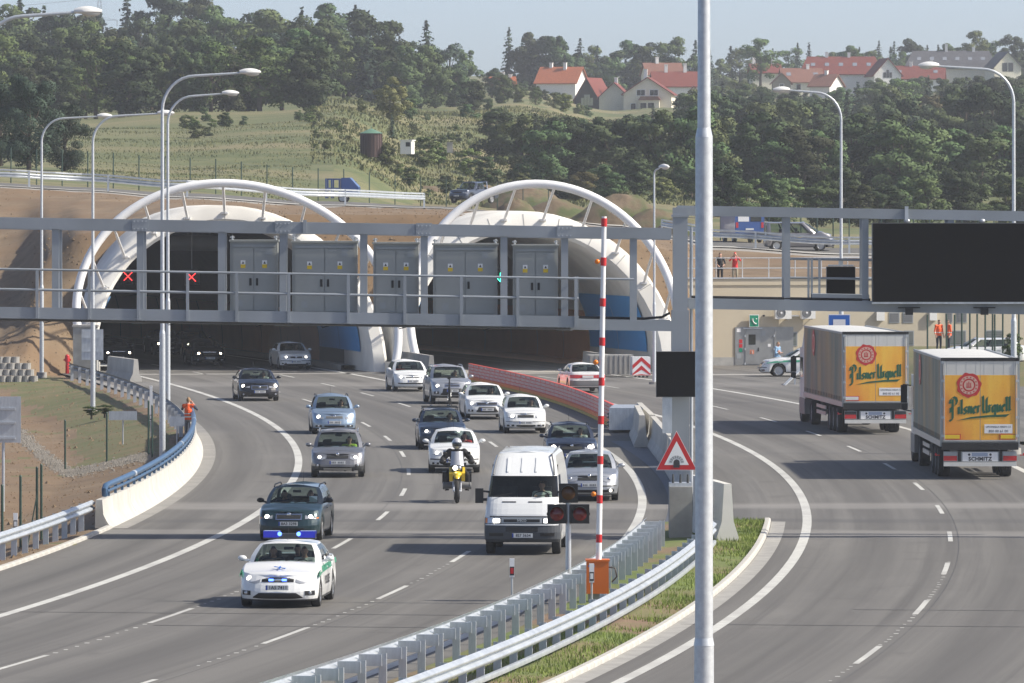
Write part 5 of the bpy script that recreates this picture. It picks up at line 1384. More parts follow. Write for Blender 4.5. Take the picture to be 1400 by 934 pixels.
    if 'low' in F:
        y1, lo, hi = F['low']; patch(-y1*W, y1*W, [(-y1*W, lo+.02), (-y1*W*.7, lo), (y1*W*.7, lo), (y1*W, lo+.02)], [(-y1*W, lo+.04), (-y1*W*.8, hi), (y1*W*.8, hi), (y1*W, lo+.04)] if F.get('lowtaper') else hi, M['black'], 'air_intake', None, .010)
    if 'fog' in F:
        y0, y1, lo, hi = F['fog']; patch(y0*W, y1*W, lo, hi, M['black'], 'fog_lamp_recess', None, .010, True, ny=4)
        for s in (1, -1):
            c = front_pt(s*(y0+y1)/2*W, (lo+hi)/2, .018); m = MB(); m.lathe([(0,.02),(.035,.015),(.045,0)], 12, 'x', c); m.build('fog_lamp', M['lamp_on'] if F.get('fogon') else M['lens'], t, 60)
    if 'strip' in F:
        lo, hi, mt = F['strip']; patch(-.93*W, .93*W, lo, hi, mt, 'bumper_strip', None, .010, ny=21, nz=1)
    if 'skid' in F:
        y1, lo, hi, mt = F['skid']; patch(-y1*W, y1*W, lo, hi, mt, 'skid_plate', None, .02)
    bz = F.get('badge')
    if bz:
        c = front_pt(0, bz, .03); m = MB(); m.lathe([(0,.012),(.045,.01),(.055,0)], 14, 'x', c); m.build('badge', M['chrome'], t, 60)
    if 'plate' in F:
        z, txt = F['plate'][:2]; m = MB(); c = front_pt(0, z, .035); m.box(c, (.012,.52,.112)); po = m.build('number_plate', M['plate'], t)
        m = MB(); m.box(c+Vector((.008,-.24,0)), (.004,.04,.108)); m.build('plate_band', M['plate_blue'], po)
        if txt: lettering(txt, .105, M['ink'], po, c+Vector((.009,.02,0)), (R(90),0,R(90)), .001, .002, (1,1,1), 1.02)
        else:
            m = MB()
            for k in range(8):
                if k != 3: m.box(c+Vector((.008,-.18+.052*k,0)), (.003,.030,.065))
            m.build('plate_marks', M['mid_grey'], po)
    for s in (.05, -.62):               # wipers
        m = MB(); a = cpt((xw-.02, 0, xra, 0, 'ws'), .03, 1); m.bar((xw+.0, s*W*.9, zc+.02), (xw-.10, (s+.55)*W*.9, zc+.07), .015, .015); m.build('wiper', M['black'], t)
    if S.get('rails'):
        for s in (1, -1):
            m = MB(); pts = [Vector((lerp(xra-.2, xrr+.1, k/8), s*wrf*.99, zr-.03+.055*(0 if k in (0,8) else 1))) for k in range(9)]; m.tube(pts, .018, 8); m.build('roof_rail', S['rails'], t, 60)
    if S.get('antenna', True):
        m = MB(); m.cyl((xrr+.2 if S.get('antr', True) else xra-.1,0,H), (xrr+.05 if S.get('antr', True) else xra-.25,0,H+.28), .006, .004, 6); m.build('aerial', M['black'], t)
    Rr = S.get('rear')
    if Rr:
        y0, lo, hi = Rr['tl']; patch(y0*W, .96*W, lo, hi, M['tail'], 'tail_light', None, .012, True, rear_pt)
        if 'panel' in Rr: patch(-y0*W, y0*W, lo+.01, hi-.01, Rr['panel'], 'tail_panel', None, .010, False, rear_pt)
        if 'plate' in Rr: 
            c = rear_pt(0, Rr['plate'], .03); m = MB(); m.box(c, (.012,.52,.112)); m.build('number_plate', M['plate'], t)
        if 'bump' in Rr: patch(-.97*W, .97*W, Rr['bump'][0], Rr['bump'][1], M['mid_grey'], 'rear_bumper', None, .012, False, rear_pt, ny=21)
    S['_f'] = dict(xw=xw, W=W, sx=sx, front_pt=front_pt, patch=patch, xra=xra, xrr=xrr, wrf=wrf, zr=zr, cpt=cpt, P=P, zs=zs, pt=pt, half=half)
    return t
def on_road(px, py, c=CL, extra=0.0, toward=True):
    p = G(px, py); a = head(c, p.y)              # road direction (dX/dY)
    d = Vector((-math.sin(a), -math.cos(a), 0)) if toward else Vector((math.sin(a), math.cos(a), 0))
    return p, math.atan2(d.y, d.x)+extra
P_white = paint('white_car_paint', (.74,.75,.74)); P_silver = paint('silver_car_paint', (.42,.44,.47), .55, .35); P_blue_l = paint('light_blue_car_paint', (.27,.36,.47), .5, .35)
P_grey = paint('grey_car_paint', (.20,.205,.22), .5, .35); P_green = paint('dark_green_blue_car_paint', (.018,.045,.055), .25, .3); P_dark = paint('dark_blue_car_paint', (.014,.02,.038), .2, .3)
P_black = paint('black_car_paint', (.010,.011,.016), .1, .25); P_navy = paint('navy_wagon_paint', (.022,.035,.06), .2, .3)
WAGON = dict(L=4.55, W=1.77, H=1.46, wb=2.57, fo=.90, xw=-.26, xra=-1.02, xrw=-3.28, xrr=-3.05, rw=.73, rails=M['black'], deck=1.02)
SEDAN = dict(L=4.55, W=1.77, H=1.44, wb=2.60, fo=.90, xw=-.30, xra=-1.08, xrw=-3.12, xrr=-2.35, rw=.72)
HATCH = dict(L=4.22, W=1.74, H=1.46, wb=2.58, fo=.82, xw=-.20, xra=-.98, xrw=-3.12, xrr=-2.86, rw=.72, deck=1.02)
FOCT = dict(hl=(.50,.95,[(.50,.62),(.62,.585),(.95,.62)],[(.50,.745),(.95,.755)]), lamp=(.66,.675,.06), gr=(.40,.615,.745,M['chrome']), badge=.745, low=(.45,.27,.36), fog=(.60,.85,.30,.37), strip=(.455,.49,M['dark_grey']), plate=(.43,None), bars=4)
def sp(base, **k): d = dict(base); d.update(k); return d
CARS = {}
def car(key, label, S, px, py, **kw):
    p, a = on_road(px, py, kw.get('c', CL), kw.get('extra', 0), kw.get('toward', True)); S = dict(S)
    t = make_car(kw.get('name', 'car'), label, S, p, a, kw.get('group', 'cars on the left road')); CARS[key] = (t, S); return t
# police car in front
S = dict(L=4.73, W=1.82, H=1.45, wb=2.75, fo=.93, xw=-.36, xra=-1.18, xrw=-3.30, xrr=-2.55, rw=.70, paint=P_white, r=.325, zhf=.70, cowl=1.0, belt=.97, pw=2.5, cap=.75, rails=None, antr=False,
  front=dict(hl=(.44,.97,[(.44,.60),(.60,.56),(.97,.63)],[(.44,.655),(.70,.75),(.97,.79)]), lamp=(.72,.665,.065), gr=(.40,.60,.70,None), low=(.62,.22,.355), lowtaper=True, fog=(.68,.90,.30,.40), plate=(.475,'1A5 7411'), bars=1), spokes=7, bumper=None, sill=.17)
pol = car('police', 'white police car with green stripe and blue light bar leading the column', S, 385, 829, name='police_car', extra=R(2.5)); S = CARS['police'][1]; f = S['_f']
m = MB(); m.box((0,0,0), (.30,1.20,.12)); lb = m.build('light_bar', M['dark_grey'], pol); lb.location = (f['xra']-.55, 0, 1.515)
blu = mat('beacon_blue', (.02,.03,.42), .12, coat=.6, emit=(.03,.06,1.0), es=.10); blu2 = emis('beacon_blue_lit', (.10,.22,1.0), 3.0)
for s in (1, -1):
    m = MB(); m.box((0, s*.42, .05), (.32,.36,.15)); m.build('beacon', blu, lb)
    m = MB(); m.ell((.165, s*.22, .06), (.02,.05,.05)); m.build('beacon_lamp', blu2, lb)
    c = f['front_pt'](s*.15, .645, .03); m = MB(); m.box(c, (.03,.11,.05)); m.build('grille_beacon', blu2, pol)
    c = f['front_pt'](0, .645, .028)
m = MB(); m.ell(c, (.012,.09,.035)); m.build('badge', M['chrome'], pol, 60)
P_green_stripe = paint('police_green', (.05,.36,.20))
for s in (1, -1):
    m = MB(); rows = []
    for x, z0, z1 in ((.42,.66,.76),(.2,.72,.83),(-.3,.76,.90),(-1.2,.78,.92),(-2.2,.80,.935),(-3.1,.83,.95),(-3.5,.85,.955)):
        rows.append([Vector((x, s*(f['W']*interp([(.6,1.0),(.8,.985),(.95,.95)], z)+.012), z)) for z in (z0, (z0+z1)/2, z1)])
    m.grid(rows); m.build('green_stripe', P_green_stripe, pol)
    lettering('POLICIE', .27, M['ink'], pol, (-1.25, s*(f['W']+.012), .56), (R(90),0,R(180) if s > 0 else 0), .001, .006)
m = MB()
for k in range(3):
    a = k*math.pi/3; m.bar((.36+.09*math.cos(a)*1.3,.09*math.sin(a)*1.6,.905-.02), (.36-.09*math.cos(a)*1.3,-.09*math.sin(a)*1.6,.925), .03, .012)
em = m.build('bonnet_emblem', M['blue_sign'], pol); em.location.z = .0
car('green', 'dark green estate car with roof rails right behind the police car', sp(WAGON, paint=P_green, L=4.3, W=1.70, wb=2.46, front=dict(hl=(.52,.92,[(.52,.60),(.92,.61)],[(.52,.715),(.92,.73)]), lamp=(.69,.655,.062), gr=(.40,.595,.72,M['chrome']), badge=.72, plate=(.475,'8A3 3298'), low=(.5,.25,.36), ind=(.86,.92), bars=3), mirmat=M['black'], spokes=8, sill=.2), 399, 738, extra=R(-1))
S = CARS['green'][1]; m = MB(); m.box((S['_f']['xw']-.35,.52,1.08), (.01,.22,.16)); m.build('windscreen_card', mat('card', (.5,.62,.62), .6), CARS['green'][0])
car('scout', 'grey estate car with silver skid plate in the left lane', sp(WAGON, paint=P_grey, H=1.53, front=sp(FOCT, hl=(.46,.95,[(.46,.62),(.62,.585),(.95,.64)],[(.46,.76),(.95,.78)]), gr=(.40,.64,.765,None), badge=.775, skid=(.52,.25,.32,M['rim']), plate=(.51,None), strip=(.0,.0,M['dark_grey']) if False else (.215,.225,M['dark_grey']), fog=(.66,.82,.37,.45)), bumper=.36, rails=M['rim'], r=.335, sill=.24), 462, 652)
car('corolla', 'light blue estate car with roof rails behind the grey estate', sp(WAGON, paint=P_blue_l, L=4.4, W=1.71, H=1.50, wb=2.6, front=dict(hl=(.50,.95,[(.50,.60),(.70,.58),(.95,.68)],[(.50,.66),(.72,.77),(.95,.82)]), lamp=(.70,.675,.075), gr=(.38,.62,.715,None), grm=M['mid_grey'], badge=.70, low=(.46,.27,.35), fog=(.58,.84,.29,.36), plate=(.47,None), bars=2), pw=2.5), 456, 593)
car('lexus', 'black saloon with bright headlights coming towards the left edge line', sp(SEDAN, paint=P_black, L=4.82, W=1.82, H=1.43, wb=2.85, xrw=-3.4, xrr=-2.6, front=dict(hl=(.48,.96,[(.48,.60),(.96,.66)],[(.48,.69),(.96,.755)]), lamp=(.78,.68,.08), gr=(.40,.55,.69,M['chrome']), badge=.64, plate=(.43,None), low=(.45,.22,.31), fog=(.68,.88,.28,.34), bars=3), pw=2.5), 353, 548)
car('passat', 'white saloon driving out of the dusty mouth of the left tunnel', sp(SEDAN, paint=P_white, W=1.74, front=sp(FOCT, gr=(.36,.61,.70,None), hl=(.42,.95,[(.42,.60),(.95,.61)],[(.42,.72),(.95,.74)]), lamp=(.60,.66,.06), badge=.66, low=(.75,.24,.31))), 402, 505)
car('megane', 'white hatchback at the concrete wall between the portals', sp(HATCH, paint=P_white, front=dict(hl=(.45,.96,[(.45,.63),(.96,.70)],[(.45,.68),(.72,.77),(.96,.82)]), lamp=(.62,.675,.06), gr=(.36,.655,.69,None), badge=.685, plate=(.50,None), low=(.80,.36,.42), bars=0), bumper=None, pw=2.4), 562, 535)
car('kuga', 'silver compact off-roader beside the orange barrier', sp(WAGON, paint=P_silver, L=4.44, W=1.84, H=1.70, wb=2.69, zhf=.90, cowl=1.14, belt=1.12, deck=1.15, sill=.28, r=.35, cap=.66, front=dict(hl=(.50,.96,[(.50,.74),(.70,.71),(.96,.82)],[(.50,.84),(.80,.93),(.96,.97)]), lamp=(.70,.81,.075), gr=(.34,.80,.865,M['chrome']), badge=None, plate=(.60,None), low=(.58,.40,.70), lowtaper=True, fog=(.66,.88,.46,.57), bars=1), bumper=.20, seat=.16, rails=M['rim']), 616, 552)
car('astra', 'white hatchback with slim chrome grille next to the orange barrier', sp(HATCH, paint=P_white, W=1.75, front=dict(hl=(.52,.97,[(.52,.59),(.97,.66)],[(.52,.685),(.75,.76),(.97,.82)]), lamp=(.70,.66,.065), gr=(.48,.60,.70,M['chrome']), badge=.665, plate=(.42,None), low=(.52,.30,.52), lowtaper=True, fog=(.66,.88,.33,.42), bars=1), pw=2.5), 664, 573)
car('fabia', 'white hatchback with dark square grille, nearest to the orange barrier', sp(HATCH, paint=P_white, L=3.97, W=1.65, wb=2.46, xrw=-2.85, xrr=-2.62, front=sp(FOCT, hl=(.46,.95,[(.46,.61),(.95,.62)],[(.46,.72),(.95,.735)]), lamp=(.62,.665,.065), gr=(.38,.625,.725,None), fog=(.55,.88,.28,.35), low=(.45,.26,.34), strip=(.46,.485,M['mid_grey']))), 717, 592)
car('bike_wagon', 'dark blue estate car with a bicycle upright on its roof', sp(WAGON, paint=P_navy, W=1.75, front=sp(FOCT, gr=(.36,.62,.74,None))), 604, 614)
car('octavia_w', 'white hatchback directly behind the motorcyclist', sp(SEDAN, paint=P_white, W=1.73, L=4.5, xrw=-3.25, xrr=-2.5, front=sp(FOCT, lit=1, strip=(.455,.495,M['dark_grey']), hl=(.48,.95,[(.48,.615),(.95,.625)],[(.48,.745),(.95,.755)])), bumper=.22), 621, 646)
car('dark_wagon', 'dark blue car half hidden behind the white van', sp(WAGON, paint=P_dark, W=1.76, front=sp(FOCT, gr=(.40,.61,.72,None), lamp=(.70,.68,.09))), 781, 638)
car('silver_wagon', 'silver estate car right of the white van, behind the boom', sp(WAGON, paint=P_silver, rails=None, front=sp(FOCT, gr=(.40,.64,.765,None), badge=.775, plate=(.50,None), low=(.70,.27,.36), fogon=True, hl=(.46,.95,[(.46,.62),(.62,.585),(.95,.64)],[(.46,.76),(.95,.78)])), on=False), 806, 684)
# cars coming out of the dark of the left tunnel
car('tun1', 'dark car with lit headlights in the middle of the left tunnel mouth', sp(SEDAN, paint=P_black, front=sp(FOCT), lit=M['lamp_warm']), 284, 500)
car('tun2', 'dark car with lit headlights at the left wall of the left tunnel', sp(SEDAN, paint=P_dark, front=sp(FOCT), lit=M['lamp_warm']), 160, 499)
car('tun3', 'dark car deep in the left tunnel, only its left headlights showing', sp(SEDAN, paint=P_dark, front=sp(FOCT), lit=M['lamp_warm']), 228, 485.5)
car('tun4', 'dark car farthest back in the left tunnel', sp(SEDAN, paint=P_black, front=sp(FOCT), lit=M['lamp_warm']), 268, 486.5)
# white saloon driving into the right tunnel
p, a = on_road(800, 537, CR, 0, False); d = Vector((math.cos(a), math.sin(a), 0))
S = sp(SEDAN, paint=P_white, L=4.4, W=1.71, H=1.40, nose=[(0,-.06),(.2,0),(.5,0),(1,-.1)], tail=[(0,-.1),(.1,-.02),(.25,0),(.50,0),(.54,-.06),(.9,-.07),(1,-.10)], deck=.98, pw=4, cap=.5, front=dict(FOCT), rear=dict(tl=(.52,.70,.86), panel=M['tail'], plate=.775, bump=(.33,.60)), antenna=False, rglass=M['glass'], mirmat=M['dark_grey'])
make_car('car', 'white saloon with red tail band driving into the right tunnel', S, p+d*2.6, a, None)
# police car parked side on at the building
S = sp(SEDAN, paint=P_white, L=4.57, front=dict(FOCT), on=False, spokes=8, antenna=False); p = Vector((XP(1062,354.5), 354.5, 0))
t = make_car('police_car', 'white police car with green stripe parked side on before the steel door', S, p, R(184), None)
f = S['_f']
for s in (1, -1):
    m = MB(); rows = []
    for x, z0, z1 in ((.62,.68,.71),(.2,.71,.79),(-.4,.74,.84),(-2.2,.76,.86),(-3.3,.80,.86)): rows.append([Vector((x, s*(f['W']*interp([(.6,1.0),(.8,.985),(.95,.95)], z)+.012), z)) for z in (z0, (z0+z1)/2, z1)])
    m.grid(rows); m.build('green_stripe', P_green_stripe, t)
m = MB(); m.box((-1.6,0,1.50), (.28,1.1,.12)); m.build('light_bar', blu, t)
# vehicles on the upper road
b = bench(1120, .62, .05); S = sp(HATCH, L=4.38, W=1.80, H=1.80, wb=2.73, fo=.92, zhf=.92, cowl=1.18, belt=1.05, deck=1.10, xw=-.05, xra=-.95, xrw=-3.42, xrr=-3.36, paint=paint('grey_van_paint', (.24,.235,.245), .5, .35), front=dict(FOCT), on=False, cuts=[(.06,'fw'),(.36,'bp'),(.40,'rw'),(.62,'cp0'),(.66,'qw'),(.95,'cp')], rw=.80, seat=.2)
t = make_car('van', 'grey people carrier parked side on along the upper road', S, b, R(4), None)
for s in (1, -1): m = MB(); m.box((-1.35, s*.915, .72), (.26,.01,.17)); m.build('yellow_badge', M['yellow'], t)
# ---------------------------------------------------------------- boxy van on the upper road, blue
b = bench(1025, .9, .05); t = thing('van', 'blue box van seen from behind left of the grey people carrier', 'van', b, R(100)); blu_p = paint('blue_van_paint', (.03,.09,.30))
m = MB(); m.bx(-.0, 4.6, -.95, .95, .45, 2.0); m.build('body', blu_p, t)
m = MB(); m.bx(.02, 4.4, -.85, .85, 2.0, 2.06); m.build('roof', blu_p, t)
for y0, y1 in ((-.75,-.05),(.05,.75)): m = MB(); m.bx(-.015, -.002, y0, y1, 1.35, 1.85); m.build('rear_window', M['glass_dark'] if y0 < 0 else M['signwhite'], t)
for s in (-1, 1):
    m = MB(); m.bx(-.02, -.002, s*.82-.08, s*.82+.08, .95, 1.3); m.build('tail_light', M['tail'], t)
    for x in (.9, 3.8): add_wheel(t, x, s*.82, .33, .2)
m = MB(); m.bx(-.02, -.002, -.26, .26, .8, .92); m.build('number_plate', M['plate'], t)
m = MB(); m.bx(-.1, .0, -.95, .95, .42, .6); m.build('rear_bumper', M['dark_grey'], t)
# ---------------------------------------------------------------- pickup above the portals
b = bench(632, .97, .4); S = sp(WAGON, L=5.08, W=1.80, H=1.76, wb=3.0, fo=.85, zhf=.98, cowl=1.14, belt=1.12, deck=1.14, sill=.38, r=.37, xw=-.35, xra=-.95, xrw=-2.25, xrr=-2.15, paint=paint('slate_pickup_paint', (.05,.065,.10), .3, .3), rails=None, pw=3.6, cuts=[(.08,'fw'),(.50,'bp'),(.55,'rw'),(.93,'cp')],
  front=dict(hl=(.58,.96,.82 and [(.58,.80),(.96,.82)],[(.58,.97),(.96,.97)]), lamp=(.75,.9,.06), gr=(.50,.78,.96,M['chrome']), low=(.6,.45,.58), plate=(.62,None), bars=2), on=False, bumper=None, seat=.2, antenna=False)
t = make_car('pickup_truck', 'dark blue double cab pickup parked above the gap between the portals', S, b, R(-90-33), None)
m = MB(); m.bx(-4.05, -2.35, -.80, .80, .75, .80); m.bx(-2.45,-2.40,-.8,.8,.8,1.18); m.build('load_bed', M['black_matte'], t)
m = MB(); m.tube([(-2.5,-.75,1.1),(-2.5,-.7,1.72),(-2.5,.7,1.72),(-2.5,.75,1.1)], .04, 8); m.build('roll_bar', M['chrome'], t, 60)
# blue machine on a trailer at the upper road
b = bench(472, .9, .0); t = thing('compressor_trailer', 'blue tarpaulined trailer machine behind the upper guard rail', 'trailer', b, R(175))
m = MB(); pf = [(-1.0,.5),(.2,.5),(.2,1.75),(-.4,1.75),(-1.0,1.1)]; m.ext(pf, -.7, .7); m.build('tarpaulin_hood', blu_p, t)
m = MB(); m.bx(-1.05,-.55,-.72,-.705,.75,1.3) if False else m.bx(-.7,-.1,-.715,-.702,.8,1.5); m.build('side_panel', M['glass_dark'], t)
m = MB()
for x in (.35,.9,1.3):
    m.bx(x-.05,x+.05,-.6,-.5,.3,1.7); m.bx(x-.05,x+.05,.5,.6,.3,1.7)
m.bx(.3,1.35,-.6,.6,.95,1.05); m.bx(.3,1.35,-.6,-.5,1.6,1.7); m.build('frame', blu_p, t)
for s in (-1,1): add_wheel(t, .1, s*.75, .32, .2)
# white car roof behind the trucks
S = sp(WAGON, paint=P_white, front=dict(FOCT), on=False, rails=None, antenna=False); make_car('car', 'white car parked on the bank below the two workers in orange', S, (XP(1305,351), 351, .62), R(183), None)
# ================================================================ the white delivery van
def van():
    p, a = on_road(716, 757, CL, R(1.0)); t = thing('delivery_van', 'white high roof delivery van in the right lane of the left road', 'van', p, a)
    pm = paint('white_van_paint', (.72,.735,.73)); W = 1.0; FX = .92; RX = -4.75
    secs = []      # (x, zbottom..) loft of plan rings by level: (z, half width, x front, x rear, corner)
    LV = [(.34,.955,FX-.08,RX),(.42,.985,FX,RX),(.60,.995,FX+.02,RX),(.80,.995,FX,RX),(.98,.985,FX-.03,RX),(1.06,.97,FX-.05,RX),(1.20,.965,FX-.13,RX),(1.34,.955,FX-.22,RX),(1.44,.945,FX-.30,RX),(1.50,.935,FX-.36,RX),(2.03,.875,FX-.92,RX),(2.10,.865,FX-1.0,RX+.02),(2.35,.82,FX-1.33,RX+.05),(2.52,.775,FX-1.58,RX+.08),(2.60,.70,FX-1.75,RX+.14)]
    ang = [R(k) for k in range(0, 91, 10)]; r_ = .37; ra = .45; wb = 3.45
    def ring(z, hw, xf_, xr_):
        pts = []; cf = .42
        for q in ang: pts.append((xf_-cf+cf*math.cos(q)**(2/3.6), hw*math.sin(q)**(2/3.6)))
        for k in range(1, 30): pts.append((xf_-cf+(xr_-xf_+cf)*k/30, hw))
        pts.append((xr_, hw)); pts.append((xr_, 0)); return pts
    R_ = [ring(hw and z, hw, xf_, xr_) for z, hw, xf_, xr_ in LV]; n = len(R_[0])
    body = MB(); lower = MB(); ws = MB(); fh = MB(); sw = {1: MB(), -1: MB()}; side = {1: MB(), -1: MB()}
    def vv(i, j, s):
        x, y = R_[i][j]; z = LV[i][0]
        if i < 6 and j >= 8:
            for xc in (0, -wb):
                d = abs(x-xc)
                if d < ra: z = max(z, r_+math.sqrt(ra*ra-d*d))
        return Vector((x, s*y, z))
    for s in (1, -1):
        for i in range(len(LV)-1):
            for j in range(n-1):
                q = [vv(i,j,s), vv(i+1,j,s), vv(i+1,j+1,s), vv(i,j+1,s)]; tgt = body
                if i < 4 and (j < 9): tgt = lower
                if i == 9 and j < 8: tgt = ws
                if i == 9 and 9 < j < 17: tgt = sw[s]
                if 10 <= i and j < 9: tgt = fh
                tgt.add(q, [(0,1,2,3)])
    top = MB(); L_ = len(LV)-1
    top.grid([[Vector((R_[L_][j][0], R_[L_][j][1]*(1-k/5), LV[L_][0]+.05*(1-(1-k/5)**2))) for k in range(11)] for j in range(n)])
    body.build('body', pm, t, 35); lower.build('front_bumper', mat('van_bumper_grey', (.055,.062,.072), .6), t, 35); ws.build('windscreen', M['glass'], t, 60)
    fho = fh.build('high_roof_front', pm, t, 35)
    ro = top.build('roof', pm, t, 35)
    for s in (1, -1): sw[s].build('side_window', M['glass'], t, 60)
    # ribs on the forehead and roof, dark gutters
    def fz(y, z): return FX-.92+(z-2.03)*(-(1.58-.92)/.49)
    for y in (-.42, -.05, .32):
        m = MB(); m.bar((fz(y,2.12)+.02, y, 2.13), (fz(y,2.48)+.02, y, 2.48), .05, .02); m.build('roof_rib', pm, fho)
    for s in (1, -1):
        m = MB(); m.tube([(FX-1.02, s*.80, 2.06), (FX-1.33, s*.76, 2.36), (FX-1.62, s*.70, 2.565), (RX+.2, s*.70, 2.63)], .022, 6); m.build('roof_gutter', M['mid_grey'], fho)
    for x in frange(-1.6, RX+.6, .55):
        m = MB(); m.bx(x-.03, x+.03, -.6, .6, 2.635, 2.655); m.build('roof_rib', pm, ro)
    def fp(y, z, off):
        for (za, wa, xa, _), (zb, wb_, xb, _) in zip(LV, LV[1:]):
            if za <= z <= zb: q = (z-za)/(zb-za); xf_ = lerp(xa, xb, q); hw = lerp(wa, wb_, q); break
        cf = .42; qq = min(.999, abs(y)/hw); return Vector((xf_-cf+cf*(1-qq**3.6)**(1/3.6)+off, y, z))
    def patch(y0, y1, z0, z1, mt, nm, off=.01, par=None, ny=8):
        m = MB(); rows = [[fp(lerp(y0,y1,i/(ny-1)), lerp(z0,z1,k/3), off) for k in range(4)] for i in range(ny)]; m.grid(rows)
        for seq in ([r[0] for r in rows], [r[-1] for r in rows], rows[0], rows[-1]): m.grid([seq, [q+Vector((-.04,0,0)) for q in seq]])
        return m.build(nm, mt, par or t, 40)
    for s in (1, -1):
        h = patch(s*.56, s*.93, .83, .975, M['lens'], 'headlight', .012)
        c = fp(s*.66, .90, .025); m = MB(); m.box(c, (.02,.17,.10)); m.build('lamp', M['lamp_on'], h)
        patch(s*.90, s*.955, .84, .965, M['amber'], 'indicator', .014)
        patch(s*.16, s*.52, 1.37, 1.395, M['black'], 'bonnet_slot', .012) 
        patch(s*.48, s*.85, .50, .58, M['black'], 'bumper_recess', .008)
    patch(-.53, .53, .83, .975, M['cabinet_trim'], 'grille_frame', .012); g = patch(-.47, .47, .865, .94, M['black'], 'grille', .018)
    lettering('IVECO', .085, M['rim'], t, fp(0, .905, .03), (R(90),0,R(90)), .002, .004)
    patch(-.42, .42, .62, .74, M['black'], 'air_intake', .008); patch(-.96, .96, .99, 1.02, M['black'], 'body_seam', .004, ny=16); patch(-.95, .95, .78, .81, pm, 'bumper_lip', .012, ny=16)
    c = fp(.02, .52, .03); m = MB(); m.box(c, (.012,.54,.115)); po = m.build('number_plate', M['plate'], t); m = MB(); m.box(c+Vector((.008,-.25,0)), (.003,.04,.11)); m.build('plate_band', M['plate_blue'], po)
    lettering('8S7 3634', .105, M['ink'], po, c+Vector((.008,.02,0)), (R(90),0,R(90)), .001, .002)
    for s in (1, -1):
        m = MB(); m.box((FX-.75, s*1.15, 1.52), (.12,.21,.38)); m.bar((FX-.75, s*.90, 1.42), (FX-.75, s*1.10, 1.42), .10, .07); m.bar((FX-.75, s*.88, 1.62), (FX-.75, s*1.10, 1.64), .05, .05); mo = m.build('door_mirror', M['black'], t)
        m = MB(); m.box((FX-.82, s*1.15, 1.52), (.01,.17,.30)); m.build('mirror_glass', M['chrome'], mo)
        for x in (0, -wb): add_wheel(t, x, s*.86, r_, .22, 6, M['mid_grey'])
        m = MB(); m.bar((FX-.36+.03, s*.55-.2, 1.52), (FX-.45, s*.55+.3, 1.60), .02, .02); m.build('wiper', M['black'], t)
    m = MB(); m.bx(RX+.2, FX-.35, -.72, .72, .36, .7); m.build('underbody', M['black_matte'], t)
    m = MB(); m.bx(FX-1.0, FX-.55, -.88, .88, 1.0, 1.42); m.bx(FX-1.75, FX-1.70, -.86, .86, .7, 2.3); m.build('dashboard', M['interior'], t)
    for s in (.45, -.45): m = MB(); m.box((FX-1.55, s, 1.35), (.16,.5,.75)); m.box((FX-1.3, s, 1.05), (.5,.5,.14)); m.box((FX-1.6,s,1.80),(.09,.26,.16)); m.build('seat', M['interior'], t)
    m = MB(); m.lathe([(.19,-.014),(.215,0),(.19,.014)], 18, 'x'); so = m.build('steering_wheel', M['black'], t, 60); so.location = (FX-.98, .45, 1.50); so.rotation_euler = (0,-.9,0)
    return t, FX
VAN, VFX = van()
# ================================================================ lorries
def pen(m, strokes, x0, z0, sc, y, nib=.5, ang=R(35), mi=0):
    """broad-nib lettering: strokes are polylines in letter units"""
    nx, nz = math.cos(ang)*nib/2, math.sin(ang)*nib/2; k = 0
    for st in strokes:
        for (xa, za), (xb, zb) in zip(st, st[1:]):
            k += 1; yy = y-.0004*(k % 5)
            P = [(xa-nx,za-nz),(xa+nx,za+nz),(xb+nx,zb+nz),(xb-nx,zb-nz)]
            m.add([(x0+px*sc, yy, z0+pz*sc) for px, pz in P], [(0,1,2,3)], mi)
GLY = { # unit: x-height = 2
 'P': (2.9, [[(.2,3.0),(.5,3.9),(1.4,4.5),(2.3,4.2),(2.7,3.4),(2.3,2.5),(1.4,2.1),(1.0,2.2)], [(1.2,3.9),(1.2,-.9),(.7,-1.5),(.2,-1.2)], [(.2,3.0),(.9,3.0)], [(.0,1.5),(.6,1.9),(.5,.6)]]),
 'i': (1.0, [[(.2,2),(.45,1.9),(.45,.3),(.8,.2)], [(.4,2.7),(.55,2.85)]]), 'l': (1.0, [[(.2,3.9),(.45,3.8),(.45,.3),(.8,.2)]]),
 's': (1.45, [[(1.2,1.7),(.8,2),(.35,1.6),(.5,1.15),(1.0,.85),(1.1,.4),(.7,0),(.25,.3)]]),
 'n': (1.75, [[(.2,2),(.45,1.9),(.45,.1)], [(.45,1.6),(.95,2),(1.3,1.7),(1.3,.3),(1.6,.2)]]),
 'e': (1.45, [[(.4,1.0),(1.1,1.3),(1.0,1.8),(.7,2),(.3,1.5),(.3,.5),(.7,0),(1.2,.4)]]),
 'r': (1.2, [[(.2,2),(.45,1.9),(.45,.1)], [(.45,1.5),(.8,2),(1.1,1.8)]]),
 'U': (2.3, [[(.0,3.9),(.5,4.2),(.6,3.6),(.55,.7),(.9,.1),(1.4,.1),(1.75,.6),(1.8,3.4),(2.1,3.9)], [(1.75,.6),(1.9,.1),(2.2,.1)]]),
 'q': (1.6, [[(1.2,1.8),(.7,2),(.3,1.5),(.3,.5),(.7,0),(1.2,.4)], [(1.25,2),(1.25,-1.2),(1.5,-1.1)]]),
 'u': (1.75, [[(.15,2),(.4,1.9),(.4,.4),(.8,0),(1.25,.4)], [(1.25,2),(1.25,.3),(1.55,.2)]]) }
